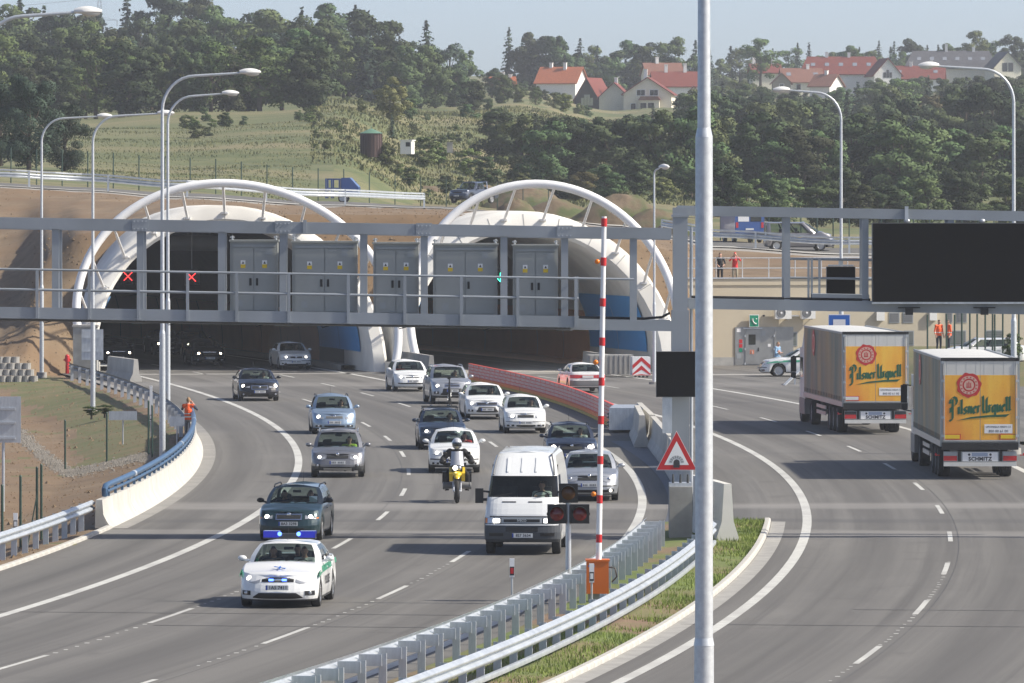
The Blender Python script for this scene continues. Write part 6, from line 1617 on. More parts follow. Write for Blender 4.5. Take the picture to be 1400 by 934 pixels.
def beer_mat(name):
    m = bpy.data.materials.new(name); m.use_nodes = True; nt = m.node_tree; b = nt.nodes['Principled BSDF']; b.inputs['Roughness'].default_value = .5
    tc = nt.nodes.new('ShaderNodeTexCoord')
    def nz(sc, st):
        mp = nt.nodes.new('ShaderNodeMapping'); mp.inputs['Scale'].default_value = st; nt.links.new(tc.outputs['Object'], mp.inputs[0])
        n = nt.nodes.new('ShaderNodeTexNoise'); n.inputs['Scale'].default_value = sc; n.inputs['Detail'].default_value = 3; nt.links.new(mp.outputs[0], n.inputs['Vector']); return n.outputs['Fac']
    rp = nt.nodes.new('ShaderNodeValToRGB'); e = rp.color_ramp.elements; e[0].position = .33; e[0].color = (.72,.24,.03,1); e[1].position = .68; e[1].color = (.90,.62,.09,1)
    k = e.new(.52); k.color = (.84,.44,.05,1); nt.links.new(nz(1.0, (1,1,.3)), rp.inputs[0])
    vr = nt.nodes.new('ShaderNodeTexVoronoi'); vr.inputs['Scale'].default_value = 13; nt.links.new(tc.outputs['Object'], vr.inputs['Vector'])
    mr = nt.nodes.new('ShaderNodeMapRange'); mr.inputs[1].default_value = .12; mr.inputs[2].default_value = .20; nt.links.new(vr.outputs['Distance'], mr.inputs[0])
    mx = nt.nodes.new('ShaderNodeMix'); mx.data_type = 'RGBA'; mx.inputs[6].default_value = (.68,.32,.03,1); nt.links.new(mr.outputs[0], mx.inputs['Factor']); nt.links.new(rp.outputs[0], mx.inputs[7])
    nt.links.new(mx.outputs[2], b.inputs['Base Color']); return m
M['beer'] = beer_mat('amber_beer_print'); M['tarp_white'] = mat('white_tarpaulin', (.66,.66,.63), .55, 0, (.56,.56,.53), 1.0, stretch=(1,1,.3))
def curtain_mat():
    m = mat('printed_curtain', (.20,.175,.13), .6, 0, (.34,.235,.11), .9, stretch=(.5,.9,.25), detail=5, c3=(.13,.16,.13), scale3=.6); return m
M['curtain'] = curtain_mat(); M['lgreen'] = mat('logo_green', (.018,.10,.05), .5); M['seal'] = mat('seal_red', (.50,.03,.03), .5); M['seal_pale'] = mat('seal_pale', (.62,.40,.32), .5)
def lorry(px, Yr, label, extra_plate):
    """origin on the ground at the centre of the rear face; local +y is forward, x to the right"""
    X = XP(px, Yr); a = head(CR, Yr+7); t = thing('articulated_lorry', label, 'truck', (X, Yr, 0), -a, 'beer lorries on the right road')
    w = 1.275; z0, z1 = 1.20, 3.98; L = 13.6
    m = MB(); m.bx(-w+.02, w-.02, .06, L, z0, z1-.06); m.build('trailer_box', M['tarp_white'], t)
    m = MB(); n = 14; rows = []                                             # slightly sagging roof tarpaulin
    for k in range(n+1):
        y = .02+(L-.02)*k/n; rows.append([(x*w*1.005, y, z1-.05+.06*(1-abs(x)**3)+.015*math.sin(k*2.2)*(1-abs(x))) for x in [i/4-1 for i in range(9)]])
    m.grid(rows); m.build('roof_tarpaulin', M['tarp_white'], t, 60)
    m = MB(); m.bx(-w-.015, w+.015, -.03, .10, z1-.08, z1+.02); m.build('roof_edge', M['black'], t)
    m = MB(); m.bx(-w-.01, -w+.06, .1, L, z1-.07, z1-.0); m.bx(w-.06, w+.01, .1, L, z1-.07, z1); m.build('roof_rail', M['cabinet_trim'], t)
    for s in (-1, 1):                                                        # side curtains in gathered bays
        m = MB(); rows = []
        for k in range(137):
            y = .12+(L-.2)*k/136; rows.append([(s*(w+.004+.018*math.sin(k*1.55)*(.6+.4*math.sin(k*.37))*(1 if 0 < j < 4 else .4)), y, z0+.10+(z1-z0-.18)*j/4) for j in range(5)])
        m.grid(rows); cu = m.build('side_curtain', M['curtain'], t, 60)
        for k in range(24):
            y = .4+k*.56; m = MB(); m.bar((s*(w+.02), y, z0+.26), (s*(w+.02), y-.16, z0-.02), .04, .012, 0, (1,0,0)); m.build('curtain_strap', M['black'], cu)
        m = MB(); c = Vector((s*(w+.035), 9.9, 3.35)); m.lathe([(0,0),(.52,0),(.52,.004)], 22, 'x', c); m.build('printed_seal', M['seal'], cu)
        m = MB(); m.lathe([(.30,0),(.36,.004)], 22, 'x', c+Vector((s*.004,0,0))); m.build('seal_ring', M['seal_pale'], cu)
        m = MB(); m.bx(s*w-.03, s*w+.03, .02, .14, z0, z1-.05); m.build('corner_post', M['cabinet_trim'], t)
        m = MB(); m.bx(s*w-.03, s*w+.03, .05, L, z0-.12, z0+.08); m.build('side_rail', M['cabinet_trim'], t)
    # rear doors
    for s in (-1, 1):
        x0, x1 = sorted((s*.004, s*(w-.05))); m = MB(); m.bx(x0, x1, -.012, .055, z0+.06, z1-.10); d = m.build('rear_door', M['tarp_white'], t)
        m = MB(); m.bx(x0+(.006 if s > 0 else .02), x1-(.006 if s < 0 else .02), -.016, -.0125, z0+.10, z1-.55); m.build('beer_print', M['beer'], d)
        for k in range(4):
            xx = x0+.12+k*.32; m = MB(); m.bx(xx, xx+.008, -.0145, -.0122, z1-.54, z1-.11); m.build('door_seam', M['cabinet_trim'], d)
        for k in range(5):
            m = MB(); m.bx(s*(w-.05)-.05, s*(w-.05)+.05, -.03, -.013, z0+.2+k*.6, z0+.28+k*.6); m.build('hinge', M['galv'], d)
        m = MB(); m.cyl((s*(w-.10),-.03,z0+.08), (s*(w-.10),-.03,z1-.12), .012, .012, 8); m.build('lock_rod', M['cabinet_trim'], d)
    yb = -.022
    m = MB(); c = Vector((-.37, yb, 3.10)); n = 40                            # wax seal with a wavy rim
    rim = [(c.x+(.40+.018*math.sin(i*2*math.pi/n*7+1)+.012*math.sin(i*2*math.pi/n*11))*math.cos(i*2*math.pi/n), yb, c.z+(.40+.018*math.sin(i*2*math.pi/n*7+1)+.012*math.sin(i*2*math.pi/n*11))*math.sin(i*2*math.pi/n)) for i in range(n)]
    m.add(rim, [tuple(range(n))]); sl = m.build('wax_seal', M['seal'], t)
    for r0, r1, mt in ((.215,.305,'seal_pale'), (.0,.165,'seal_pale')):
        m = MB(); m.lathe([(r0,0),(r1,0)], 28, 'y', c+Vector((0,-.003,0))); m.build('seal_ring', M[mt], sl)
    for k in range(14):
        aa = 2*math.pi*k/14; m = MB(); m.box(c+Vector((.26*math.cos(aa),-.005,.26*math.sin(aa))), (.045,.002,.045), Matrix.Rotation(-aa,3,'Y')); m.build('seal_letter_mark', M['seal'], sl)
    m = MB()
    for dx, dz, ww, hh_ in ((-.06,0,.03,.16),(.0,.02,.03,.2),(.06,0,.03,.16),(0,-.07,.17,.03)): m.box(c+Vector((dx,-.005,dz)), (ww,.002,hh_))
    m.build('seal_emblem', M['seal'], sl)
    lg_ = MB(); x = 0.0; sc = .112
    words = 'Pilsner Urquell'; tot = sum(GLY[ch][0] if ch != ' ' else .45 for ch in words)
    for ch in words:
        if ch == ' ': x += .45; continue
        wd, st = GLY[ch]; sx = -1.02+x*sc*.845; pen(lg_, [[(q[0]*.86, q[1]*(1.18 if ch in 'PU' else 1.08)+x*.055) for q in s_] for s_ in st], sx, 2.12, sc, yb-.002, .86); x += wd
    lg_.add([(-.80,yb-.003,1.93),(-.3,yb-.003,2.06),(.3,yb-.003,2.12),(.95,yb-.003,2.15),(1.03,yb-.003,2.20),(.85,yb-.003,2.06),(.3,yb-.003,2.05),(-.3,yb-.003,2.0)], [(0,1,7),(1,2,6,7),(2,3,5,6),(3,4,5)])
    lg_.build('brand_lettering', M['lgreen'], t)
    m = MB(); m.bx(.14, 1.06, yb-.004, yb-.001, 1.52, 1.82); cl = m.build('phone_label', M['signwhite'], t)
    lettering('UPOMINKA FIREM CZ', .085, M['ink'], cl, (.6,yb-.006,1.73), (R(90),0,0), .001, .0); lettering('800 00 61 00', .12, M['ink'], cl, (.6,yb-.006,1.59), (R(90),0,0), .001, .0)
    for s in (-1, 1):
        if extra_plate or s < 0:
            m = MB(); m.bx(s*.92-.28, s*.92+.28, yb-.004, yb-.001, 1.32, 1.50); rp_ = m.build('marker_board', M['red'], t)
            m = MB(); m.bx(s*.92-.25, s*.92+.25, yb-.007, yb-.0045, 1.345, 1.475); m.build('marker_field', M['yellow'] if extra_plate else M['tarp_white'], rp_)
    m = MB(); m.bx(-w+.02, w-.02, -.06, .1, .98, 1.22); m.build('rear_buffer', M['black'], t)
    # light bar with plates
    m = MB(); m.bx(-w+.08, w-.08, .02, .14, .58, .92); lb_ = m.build('light_bar', M['cabinet_trim'], t)
    m = MB(); m.bx(-w+.08, w-.08, -.04, .12, .44, .57); m.build('under_run_bar', M['tarp_white'], t)
    for s in (-1, 1):
        m = MB(); m.bx(s*.98-.22, s*.98+.22, -.01, .019, .62, .78); m.build('tail_light', M['tail'], lb_)
        m = MB(); m.bx(s*.98-.22, s*.98+.22, -.005, .019, .785, .90); m.build('lamp_cover', M['dark_grey'] if not extra_plate else M['cabinet_trim'], lb_)
        m = MB(); m.bx(s*.68-.05, s*.68+.05, 0, .019, .60, .92); m.build('bracket', M['black'], lb_)
        m = MB(); m.box((s*(w+.10), .15, .80), (.12,.04,.03)); m.ell((s*(w+.17),.15,.82), (.035,.03,.05)); m.build('marker_lamp', M['tail'], t)
    m = MB(); m.bx(-.58,.58,-.005,.019,.60,.90); pl = m.build('plate_panel', M['signwhite'], lb_)
    m = MB(); m.bx(-.27,.25,-.012,-.0055,.765,.88); m.build('number_plate', mat('truck_plate', (.34,.40,.52), .5), pl)
    for xx in (-.36,.34): m = MB(); m.lathe([(0,-.006),(.035,-.004),(.04,0)], 12, 'y', (xx,-.006,.82)); m.build('plate_lamp', M['ink'], pl)
    lettering('SCHMITZ', .17, M['ink'], pl, (0,-.008,.675), (R(90),0,0), .001, .008, (1,1,1), 1.1)
    # running gear
    m = MB(); m.bx(-.55,.55,.3,L-.6,.85,1.08); m.build('chassis', M['black_matte'], t)
    for k, y in enumerate((2.6, 3.91, 5.22)):
        for s in (-1, 1): add_wheel(t, s*1.02, y, .50, .38, 6, M['mid_grey']).rotation_euler = (0,0,R(90)*(-1 if s > 0 else 1))
        m = MB(); m.cyl((-1.0,y,.5), (1.0,y,.5), .07, .07, 8); m.build('axle', M['black_matte'], t)
    for s in (-1, 1):
        m = MB(); m.bx(s*1.05-.01, s*1.05+.01, 2.0, 2.15, .25, .95); m.build('mud_flap', M['black'], t)
        m = MB(); m.bx(s*1.22-.02, s*1.22+.02, 6.2, 9.4, .55, .70); m.bx(s*1.22-.02, s*1.22+.02, 6.2, 9.4, .80, .93); m.build('side_guard', M['cabinet_trim'], t)
    # tractor unit
    m = MB(); m.bx(-1.2, 1.2, L+.25, L+2.25, 1.0, 3.05); pf = m.build('cab', M['tarp_white'], t)
    m = MB(); m.ext([(-1.15,3.05),(1.15,3.05),(1.05,3.75),(-1.05,3.75)], L+.5, L+1.9); m.build('roof_fairing', M['tarp_white'], t)
    m = MB(); m.bx(-1.22, 1.22, L+.3, L+2.3, .35, 1.0); m.build('cab_base', M['mid_grey'], t)
    for s in (-1, 1):
        m = MB(); m.bx(s*1.205-.01, s*1.205+.01, L+1.0, L+1.9, 1.85, 2.65); m.build('cab_window', M['glass_dark'], pf)
        m = MB(); m.bx(s*1.215-.03, s*1.215+.03, L-.1, L+.3, 1.0, 3.2); m.build('cab_side_fin', M['tarp_white'], t)
        m = MB(); m.box((s*1.46, L+2.25, 2.35), (.22,.14,.62)); m.box((s*1.46, L+2.25, 1.90), (.20,.14,.2)); m.bar((s*1.2,L+2.2,2.65), (s*1.5,L+2.25,2.68), .04, .04); m.bar((s*1.2,L+2.2,1.75), (s*1.5,L+2.25,1.8), .04, .04); m.build('cab_mirror', M['black'], t)
        for y in (L+1.75, L-1.95): add_wheel(t, s*1.03, y, .50, .36, 6, M['mid_grey']).rotation_euler = (0,0,R(90)*(-1 if s > 0 else 1))
    m = MB(); m.bx(-.45,.45,L-3.0,L+1.2,.6,.9); m.build('tractor_frame', M['black_matte'], t)
    return t
lorry(1340, 228, 'nearer beer lorry with two yellow marker boards below its amber rear print', True)
lorry(1197, 270, 'farther beer lorry with an amber rear print and no yellow boards', False)
# ================================================================ people: one continuous remeshed body each, coloured by region
def capsule(m, a, b, ra, rb, n=10):
    a, b = Vector(a), Vector(b); m.ell(a, (ra,ra,ra), n, 6); m.ell(b, (rb,rb,rb), n, 6); m.cyl(a, b, ra, rb, n, True)
def body_mesh(J, regions, vox=.016, extra=None):
    """J: joints; regions: list of (material, test(point)) tried in order"""
    m = MB()
    capsule(m, J['pelvis'], J['chest'], .125, .15); m.ell((Vector(J['pelvis'])+Vector(J['chest']))/2, (.155,.115,.27)) if J.get('upright', True) else None
    m.ell(J['pelvis'], (.165,.125,.12)); sh = (Vector(J['shL'])+Vector(J['shR']))/2
    capsule(m, J['shL'], J['shR'], .075, .075); capsule(m, Vector(J['chest']), sh, .15, .10); capsule(m, sh, J['head'], .058, .055)
    hd = Vector(J['head']); fw = Vector(J.get('face', (0,-1,0))).normalized(); sd_ = Vector((-fw.y, fw.x, 0))
    Mh = Matrix((sd_, -fw, Vector((0,0,1)))).transposed()
    m.ell(hd, (.075,.095,.118), 14, 10, Mh); m.ell(hd+fw*.03+Vector((0,0,-.05)), (.058,.07,.075), 10, 8, Mh)       # skull, jaw
    m.ell(hd+fw*.105+Vector((0,0,-.015)), (.016,.022,.028), 8, 6, Mh)                                               # nose
    for s in (1,-1): m.ell(hd+sd_*(.078*s)+Vector((0,0,-.005)), (.012,.028,.034), 8, 6, Mh)                         # ears
    for s in 'LR':
        capsule(m, J['sh'+s], J['el'+s], .058, .044); capsule(m, J['el'+s], J['ha'+s], .044, .030)
        d = (Vector(J['ha'+s])-Vector(J['el'+s])).normalized(); h = Vector(J['ha'+s]); m.ell(h+d*.045, (.038,.038,.038), 8, 6)
        side = d.cross(Vector((0,0,1)) if abs(d.z) < .9 else Vector((1,0,0))).normalized()
        for k in range(4):
            q = h+d*.07+side*(.026*(k-1.5)); L = (.062,.075,.07,.052)[k]; bend = d.cross(side)*.02
            capsule(m, q, q+d*L*.6+bend*.3, .010, .0095, 6); capsule(m, q+d*L*.6+bend*.3, q+d*L+bend, .0095, .008, 6)
        q = h+d*.02+side*.035; capsule(m, q, q+d*.05+side*.03, .012, .010, 6)
        if 'kn'+s in J:
            capsule(m, J['hip'+s], J['kn'+s], .088, .060); capsule(m, J['kn'+s], J['an'+s], .058, .040)
            a = Vector(J['an'+s]); fd = Vector(J.get('toe'+s, fw)); capsule(m, a+Vector((0,0,-.045))-fd*.04, a+fd*.17+Vector((0,0,-.055)), .042, .034, 8)
    if extra: extra(m)
    tmp = m.build('tmp', M['skin']); md = tmp.modifiers.new('r', 'REMESH'); md.mode = 'VOXEL'; md.voxel_size = vox
    dg = bpy.context.evaluated_depsgraph_get(); me = bpy.data.meshes.new_from_object(tmp.evaluated_get(dg)); bpy.data.objects.remove(tmp)
    me.materials.clear(); mats = []
    for r in regions:
        if r[0] not in mats: mats.append(r[0])
    for x in mats: me.materials.append(M[x])
    idx = []
    for p in me.polygons:
        c = p.center; k = 0
        for mt, fn in regions:
            if fn(c): k = mats.index(mt); break
        idx.append(k)
    me.polygons.foreach_set('material_index', idx); me.polygons.foreach_set('use_smooth', [True]*len(me.polygons)); me.update(); return me
def standing(h=1.76, face=(0,-1,0), arms='down', spread=.10):
    k = h/1.76; f = Vector(face).normalized(); s = Vector((-f.y, f.x, 0))      # s: the person's left when f is forward ... sign only mirrors
    def P(a, b, z): return s*(a*k)+f*(b*k)+Vector((0,0,z*k))
    J = dict(pelvis=P(0,0,.95), chest=P(0,.0,1.28), shL=P(.18,0,1.44), shR=P(-.18,0,1.44), head=P(0,.03,1.645), face=f,
             hipL=P(.09,0,.92), hipR=P(-.09,0,.92), knL=P(spread,.03,.50), knR=P(-spread,.02,.50), anL=P(spread+.01,-.01,.085), anR=P(-spread-.02,-.02,.085))
    if arms == 'down': J.update(elL=P(.25,-.02,1.15), elR=P(-.25,-.02,1.15), haL=P(.24,.08,.90), haR=P(-.24,.08,.90))
    if arms == 'camera': J.update(elL=P(.29,.16,1.30), elR=P(-.29,.16,1.30), haL=P(.09,.20,1.56), haR=P(-.09,.20,1.56))
    if arms == 'crossed': J.update(elL=P(.25,.04,1.15), elR=P(-.25,.04,1.15), haL=P(-.05,.20,1.20), haR=P(.05,.20,1.16))
    if arms == 'rail': J.update(elL=P(.26,.10,1.18), elR=P(-.26,.10,1.18), haL=P(.14,.30,1.05), haR=P(-.14,.30,1.05))
    return J
def hdist(J, c): return (c-Vector(J['head'])).length
def near_hand(J, c): return min((c-Vector(J['haL'])).length, (c-Vector(J['haR'])).length)
def regions(J, top, trouser, hair='hair', shoe='cloth_black', k=1.0, strips=None, vest=None, sleeves=None, hat=None):
    f = Vector(J['face']); hd = Vector(J['head']); R_ = []
    R_.append((hat or hair, lambda c: hdist(J, c) < .16 and (c.z > hd.z+.045 or ((c-hd).dot(f) < -.015 and c.z > hd.z-.06))))
    R_.append(('skin', lambda c: (hdist(J, c) < .165 and c.z > hd.z-.17*k) or near_hand(J, c) < .125))
    R_.append((shoe, lambda c: c.z < .11))
    R_.append((trouser, lambda c: c.z < .93*k and abs((c-Vector(J['pelvis'])).dot(Vector((-f.y,f.x,0)))) < .22))
    if strips: R_.append(('reflective', strips))
    if vest: R_.append((vest, lambda c: abs((c-Vector(J['pelvis'])).dot(Vector((-f.y,f.x,0)))) < .215))
    R_.append((sleeves or top, lambda c: True) if vest else (top, lambda c: True)); return R_
def person(label, J, reg, loc, rotz=0, group=None, extra=None, vox=.016):
    o = link('person', body_mesh(J, reg, vox, extra), None, loc, (0,0,rotz)); return tag(o, label, 'person', group)
# photographer seen from behind at the left parapet
p = G(257.5, 606); J = standing(1.78, (.25,1,0), 'camera')
ph = person('person in an orange vest photographing the traffic, back turned, at the left parapet', J, regions(J, 'cloth_navy', 'cloth_grey', 'hair_light', vest='hivis', sleeves='cloth_navy', strips=lambda c: 1.02 < c.z < 1.06 or 1.14 < c.z < 1.17), (p.x, p.y, -.05))
t = thing('photo_camera', 'black camera held up by the photographer in the orange vest', 'camera', (p.x+.06, p.y+.25, 1.52))
m = MB(); m.box((0,0,.05), (.14,.07,.10)); m.build('camera_body', M['black'], t); m = MB(); m.cyl((.01,.03,.05), (.03,.17,.05), .04, .045, 12); m.build('lens', M['black'], t, 60)
# two on the roof terrace
def on_roof(px, dy): 
    x = wx(px); return bld.matrix_basis @ Vector((x, dy, ZT-.34))
J = standing(1.76, (.1,-1,0), 'rail'); person('person in black leaning on the roof railing', J, regions(J, 'cloth_black', 'cloth_black'), on_roof(989.5, .75))
J = standing(1.78, (0,-1,0), 'camera'); person('person in a red jacket and light trousers on the roof, arms raised to the face', J, regions(J, 'cloth_red', 'cloth_khaki', hat='cloth_red'), on_roof(1010, .75))
# two workers on the bank
for px, lab, f in ((1283.5, 'worker in orange on the bank behind the trucks, left of the two', (.6,-1,0)), (1297, 'worker in orange on the bank behind the trucks, right of the two', (-1,-.4,0))):
    J = standing(1.78, f, 'down'); person(lab, J, regions(J, 'hivis', 'cloth_navy', 'hair', strips=lambda c: 1.08 < c.z < 1.13), (XP(px,366), 366, .9))
J = standing(1.66, (.8,-.6,0), 'crossed'); person('woman in a pale blue shirt standing behind the parked police car', J, regions(J, 'cloth_blue', 'cloth_navy', 'hair_light', k=.94), (XP(1063,359), 359, 0))
# drivers: seated, hands on the wheel
def seated(z=0.0):
    J = dict(pelvis=(-.05,0,.50+z), chest=(-.16,0,.82+z), shL=(-.18,.19,.99+z), shR=(-.18,-.19,.99+z), head=(-.12,0,1.205+z), face=Vector((1,0,0)),
             hipL=(-.02,.1,.5+z), hipR=(-.02,-.1,.5+z), knL=(.40,.13,.58+z), knR=(.40,-.13,.58+z), anL=(.66,.13,.26+z), anR=(.66,-.13,.26+z),
             elL=(.04,.26,.80+z), elR=(.04,-.26,.80+z), haL=(.30,.15,.92+z), haR=(.30,-.15,.92+z)); return J
DRV = {}
def driver_mesh(top):
    if top not in DRV:
        J = seated(); hd = Vector(J['head'])
        DRV[top] = body_mesh(J, [('hair', lambda c: hdist(J,c) < .17 and (c.z > hd.z+.05 or ((c-hd).x < -.02 and c.z > hd.z-.07))), ('skin', lambda c: (hdist(J,c) < .17 and c.z > hd.z-.16) or near_hand(J,c) < .12), ('cloth_navy', lambda c: c.z < .62), (top, lambda c: True)], .022)
    return DRV[top]
def driver(key, top, side=1, label=None, back=0.0):
    t, S = CARS[key]; f = S['_f']; z = S.get('seat', 0)-.02
    Mx = Matrix.Translation(t.location) @ Matrix.Rotation(t.rotation_euler.z, 4, 'Z')
    o = link('person', driver_mesh(top), None, Mx @ Vector((f['sx']+.22-back, side*.36, z)), (0,0,t.rotation_euler.z)); return tag(o, label, 'person', 'people sitting in the cars')
driver('police', 'cloth_white', 1, 'driver at the wheel of the leading police car'); driver('police', 'cloth_navy', -1, 'front passenger of the leading police car'); driver('police', 'cloth_black', .3, 'person in the back seat of the leading police car', .85)
driver('green', 'cloth_grey', 1, 'driver of the dark green estate car'); driver('green', 'cloth_navy', -1, 'passenger of the dark green estate car')
driver('scout', 'hivis_y', 1, 'driver in a yellow vest in the grey estate car'); driver('corolla', 'cloth_grey', 1, 'driver of the light blue estate car')
driver('lexus', 'cloth_white', 1, 'driver of the black saloon'); driver('passat', 'cloth_navy', 1, 'driver of the white saloon leaving the tunnel'); driver('megane', 'cloth_red', -1, 'passenger in red in the white hatchback at the concrete wall')
driver('kuga', 'cloth_grey', 1, 'driver of the silver off-roader'); driver('astra', 'cloth_navy', 1, 'driver of the white hatchback with the chrome grille'); driver('fabia', 'cloth_grey', 1, 'driver of the white hatchback with the square grille')
driver('bike_wagon', 'cloth_grey', 1, 'driver of the dark blue estate car with the bicycle'); driver('octavia_w', 'cloth_red', 1, 'driver in red in the white car behind the motorcyclist')
driver('dark_wagon', 'cloth_white', 1, 'driver of the dark blue car behind the van'); driver('silver_wagon', 'cloth_navy', 1, 'driver of the silver estate car beside the van')
Mx = Matrix.Translation(VAN.location) @ Matrix.Rotation(VAN.rotation_euler.z, 4, 'Z')
o = link('person', driver_mesh('cloth_white'), None, Mx @ Vector((VFX-1.32, .45, .56)), (0,0,VAN.rotation_euler.z)); tag(o, 'driver in a pale shirt at the wheel of the white van', 'person', 'people sitting in the cars')
# ================================================================ motorcycle and rider
p, a = on_road(625, 688, CL, R(2)); t = thing('motorcycle', 'yellow and black touring motorcycle with a lit headlight', 'motorcycle', p, a)
ylw = paint('motorcycle_yellow', (.72,.50,.02))
def bike_wheel(x, r, w):
    m = MB(); m.lathe([(r*.78,-w*.4),(r*.9,-w*.5),(r,-w*.15),(r,w*.15),(r*.9,w*.5),(r*.78,w*.4),(r*.78,-w*.4)], 26, 'y'); wh = m.build('wheel', M['rubber'], t, 50, (x,0,r))
    m = MB(); m.lathe([(r*.78,-.02),(r*.74,0),(r*.78,.02)], 26, 'y'); m.lathe([(0,-.06),(.06,-.05),(.06,.05),(0,.06)], 12, 'y')
    for k in range(5): q = 2*math.pi*k/5; m.bar((.05*math.cos(q),0,.05*math.sin(q)), (r*.76*math.cos(q),0,r*.76*math.sin(q)), .03, .03, 0, (0,1,0))
    m.build('rim', M['rim'], wh, 50)
bike_wheel(0, .32, .12); bike_wheel(-1.50, .32, .16)
for s in (1, -1):
    m = MB(); m.cyl((0, s*.10, .32), (-.28, s*.10, 1.02), .026, .024, 10); m.build('fork_leg', M['rim'], t, 60)
    m = MB(); m.lathe([(.14,-.004),(.15,.004)], 16, 'y', (0, s*.075, .32)); m.build('brake_disc', M['chrome'], t, 60)
    m = MB(); m.cyl((-.62, s*.10, .48), (-.60, s*.36, .46), .10, .095, 14); m.cyl((-.60, s*.36, .46), (-.60, s*.40, .46), .11, .10, 14); m.build('cylinder_head', M['mid_grey'], t, 50)
    m = MB(); m.box((-1.45, s*.33, .66), (.40,.16,.32)); m.build('side_case', M['black'], t)
    m = MB(); m.tube([(-.42, s*.05, 1.12), (-.52, s*.25, 1.18), (-.62, s*.42, 1.12)], .016, 8); m.build('handlebar', M['black'], t, 60)
    m = MB(); m.ell((-.56, s*.40, 1.13), (.05,.10,.07)); m.build('hand_guard', M['black'], t, 60)
    m = MB(); m.cyl((-.44, s*.20, 1.15), (-.44, s*.32, 1.36), .008, .008, 6); m.ell((-.44, s*.34, 1.38), (.02,.06,.04)); m.build('mirror', M['black'], t, 60)
    m = MB(); m.box((-.18, s*.17, .80), (.34,.10,.26), Matrix.Rotation(.5,3,'Y')); m.build('side_fairing', ylw, t)
    m = MB(); m.cyl((-.85, s*.22, .34), (-.85, s*.34, .33), .02, .02, 8); m.build('foot_peg', M['black'], t)
m = MB(); m.ell((-.10,0,.82), (.30,.15,.09), 14, 8, Matrix.Rotation(.12,3,'Y')); m.ell((.12,0,.76), (.20,.09,.05), 12, 6, Matrix.Rotation(.35,3,'Y')); m.build('front_beak', ylw, t, 60)
m = MB(); m.lathe([(0,.03),(.05,.02),(.065,0)], 14, 'x', (.02,-.055,.98)); m.build('headlight', M['lamp_on'], t, 60)
m = MB(); m.lathe([(0,.03),(.05,.02),(.065,0)], 14, 'x', (.02,.055,.98)); m.build('headlight', M['lens'], t, 60)
m = MB(); m.box((-.07,0,.97), (.14,.30,.17)); m.build('headlight_cowl', M['black'], t)
m = MB(); rows = []
for k in range(7):
    u = k/6; rows.append([(-.08-.22*u-.10*(2*v-1)**2, (2*v-1)*(.19-.03*u), 1.03+.40*u) for v in [i/8 for i in range(9)]])
m.grid(rows); m.build('wind_screen', mat('smoked_screen', (.42,.44,.48), .15, .2), t, 60)
m = MB(); m.ell((-.62,0,.90), (.30,.18,.17)); m.build('fuel_tank', ylw, t, 60)
m = MB(); m.ell((-1.12,0,.86), (.36,.15,.07)); m.build('saddle', M['black'], t, 60)
m = MB(); m.box((-.62,0,.50), (.5,.22,.34)); m.bar((-.7,0,.6), (-1.5,0,.34), .08, .10); m.build('engine_block', M['mid_grey'], t)
m = MB(); m.bx(-1.75,-1.2,-.14,.14,.80,.86); m.build('rear_rack', M['black'], t)
m = MB(); m.box((-.2,0,.68), (.4,.1,.06)); m.build('front_mudguard', M['black'], t)
J = dict(pelvis=(-1.08,0,.98), chest=(-.98,0,1.26), shL=(-.94,.20,1.40), shR=(-.94,-.20,1.40), head=(-.86,0,1.62), face=Vector((1,0,0)), hipL=(-1.05,.12,.96), hipR=(-1.05,-.12,.96), knL=(-.68,.27,.78), knR=(-.68,-.27,.78), anL=(-.88,.28,.42), anR=(-.88,-.28,.42),
         elL=(-.80,.40,1.20), elR=(-.80,-.40,1.20), haL=(-.62,.40,1.16), haR=(-.62,-.40,1.16), toeL=Vector((1,0,0)), toeR=Vector((1,0,0)))
hd = Vector(J['head'])
def bulk(m):
    for s in 'LR':
        capsule(m, J['sh'+s], J['el'+s], .095, .075); capsule(m, J['el'+s], J['ha'+s], .072, .055); m.ell(J['ha'+s], (.06,.06,.06)); capsule(m, J['kn'+s], J['an'+s], .085, .07)
    m.ell((-.97,0,1.28), (.16,.22,.20))
rider = person('motorcyclist in black leathers riding the yellow motorcycle', J, [('cloth_black', lambda c: True)], p, a, None, bulk)
m = MB(); m.ell((0,0,0), (.165,.145,.165), 18, 12); hl = m.build('helmet', M['chrome'] if False else mat('silver_helmet', (.55,.57,.60), .25, .25, coat=.5), rider, 60, (hd.x+.01, 0, hd.z+.01))
m = MB(); rows = [[(.172*math.cos(q)*math.cos(e_), .152*math.sin(q), .172*math.sin(e_)-.02) for q in [R(-55+110*i/8) for i in range(9)]] for e_ in [R(-18+38*k/4) for k in range(5)]]; m.grid(rows); m.build('visor', M['glass_dark'], hl, 60)
for ob_ in (t, rider): ob_.scale = (1.09,1.09,1.09)
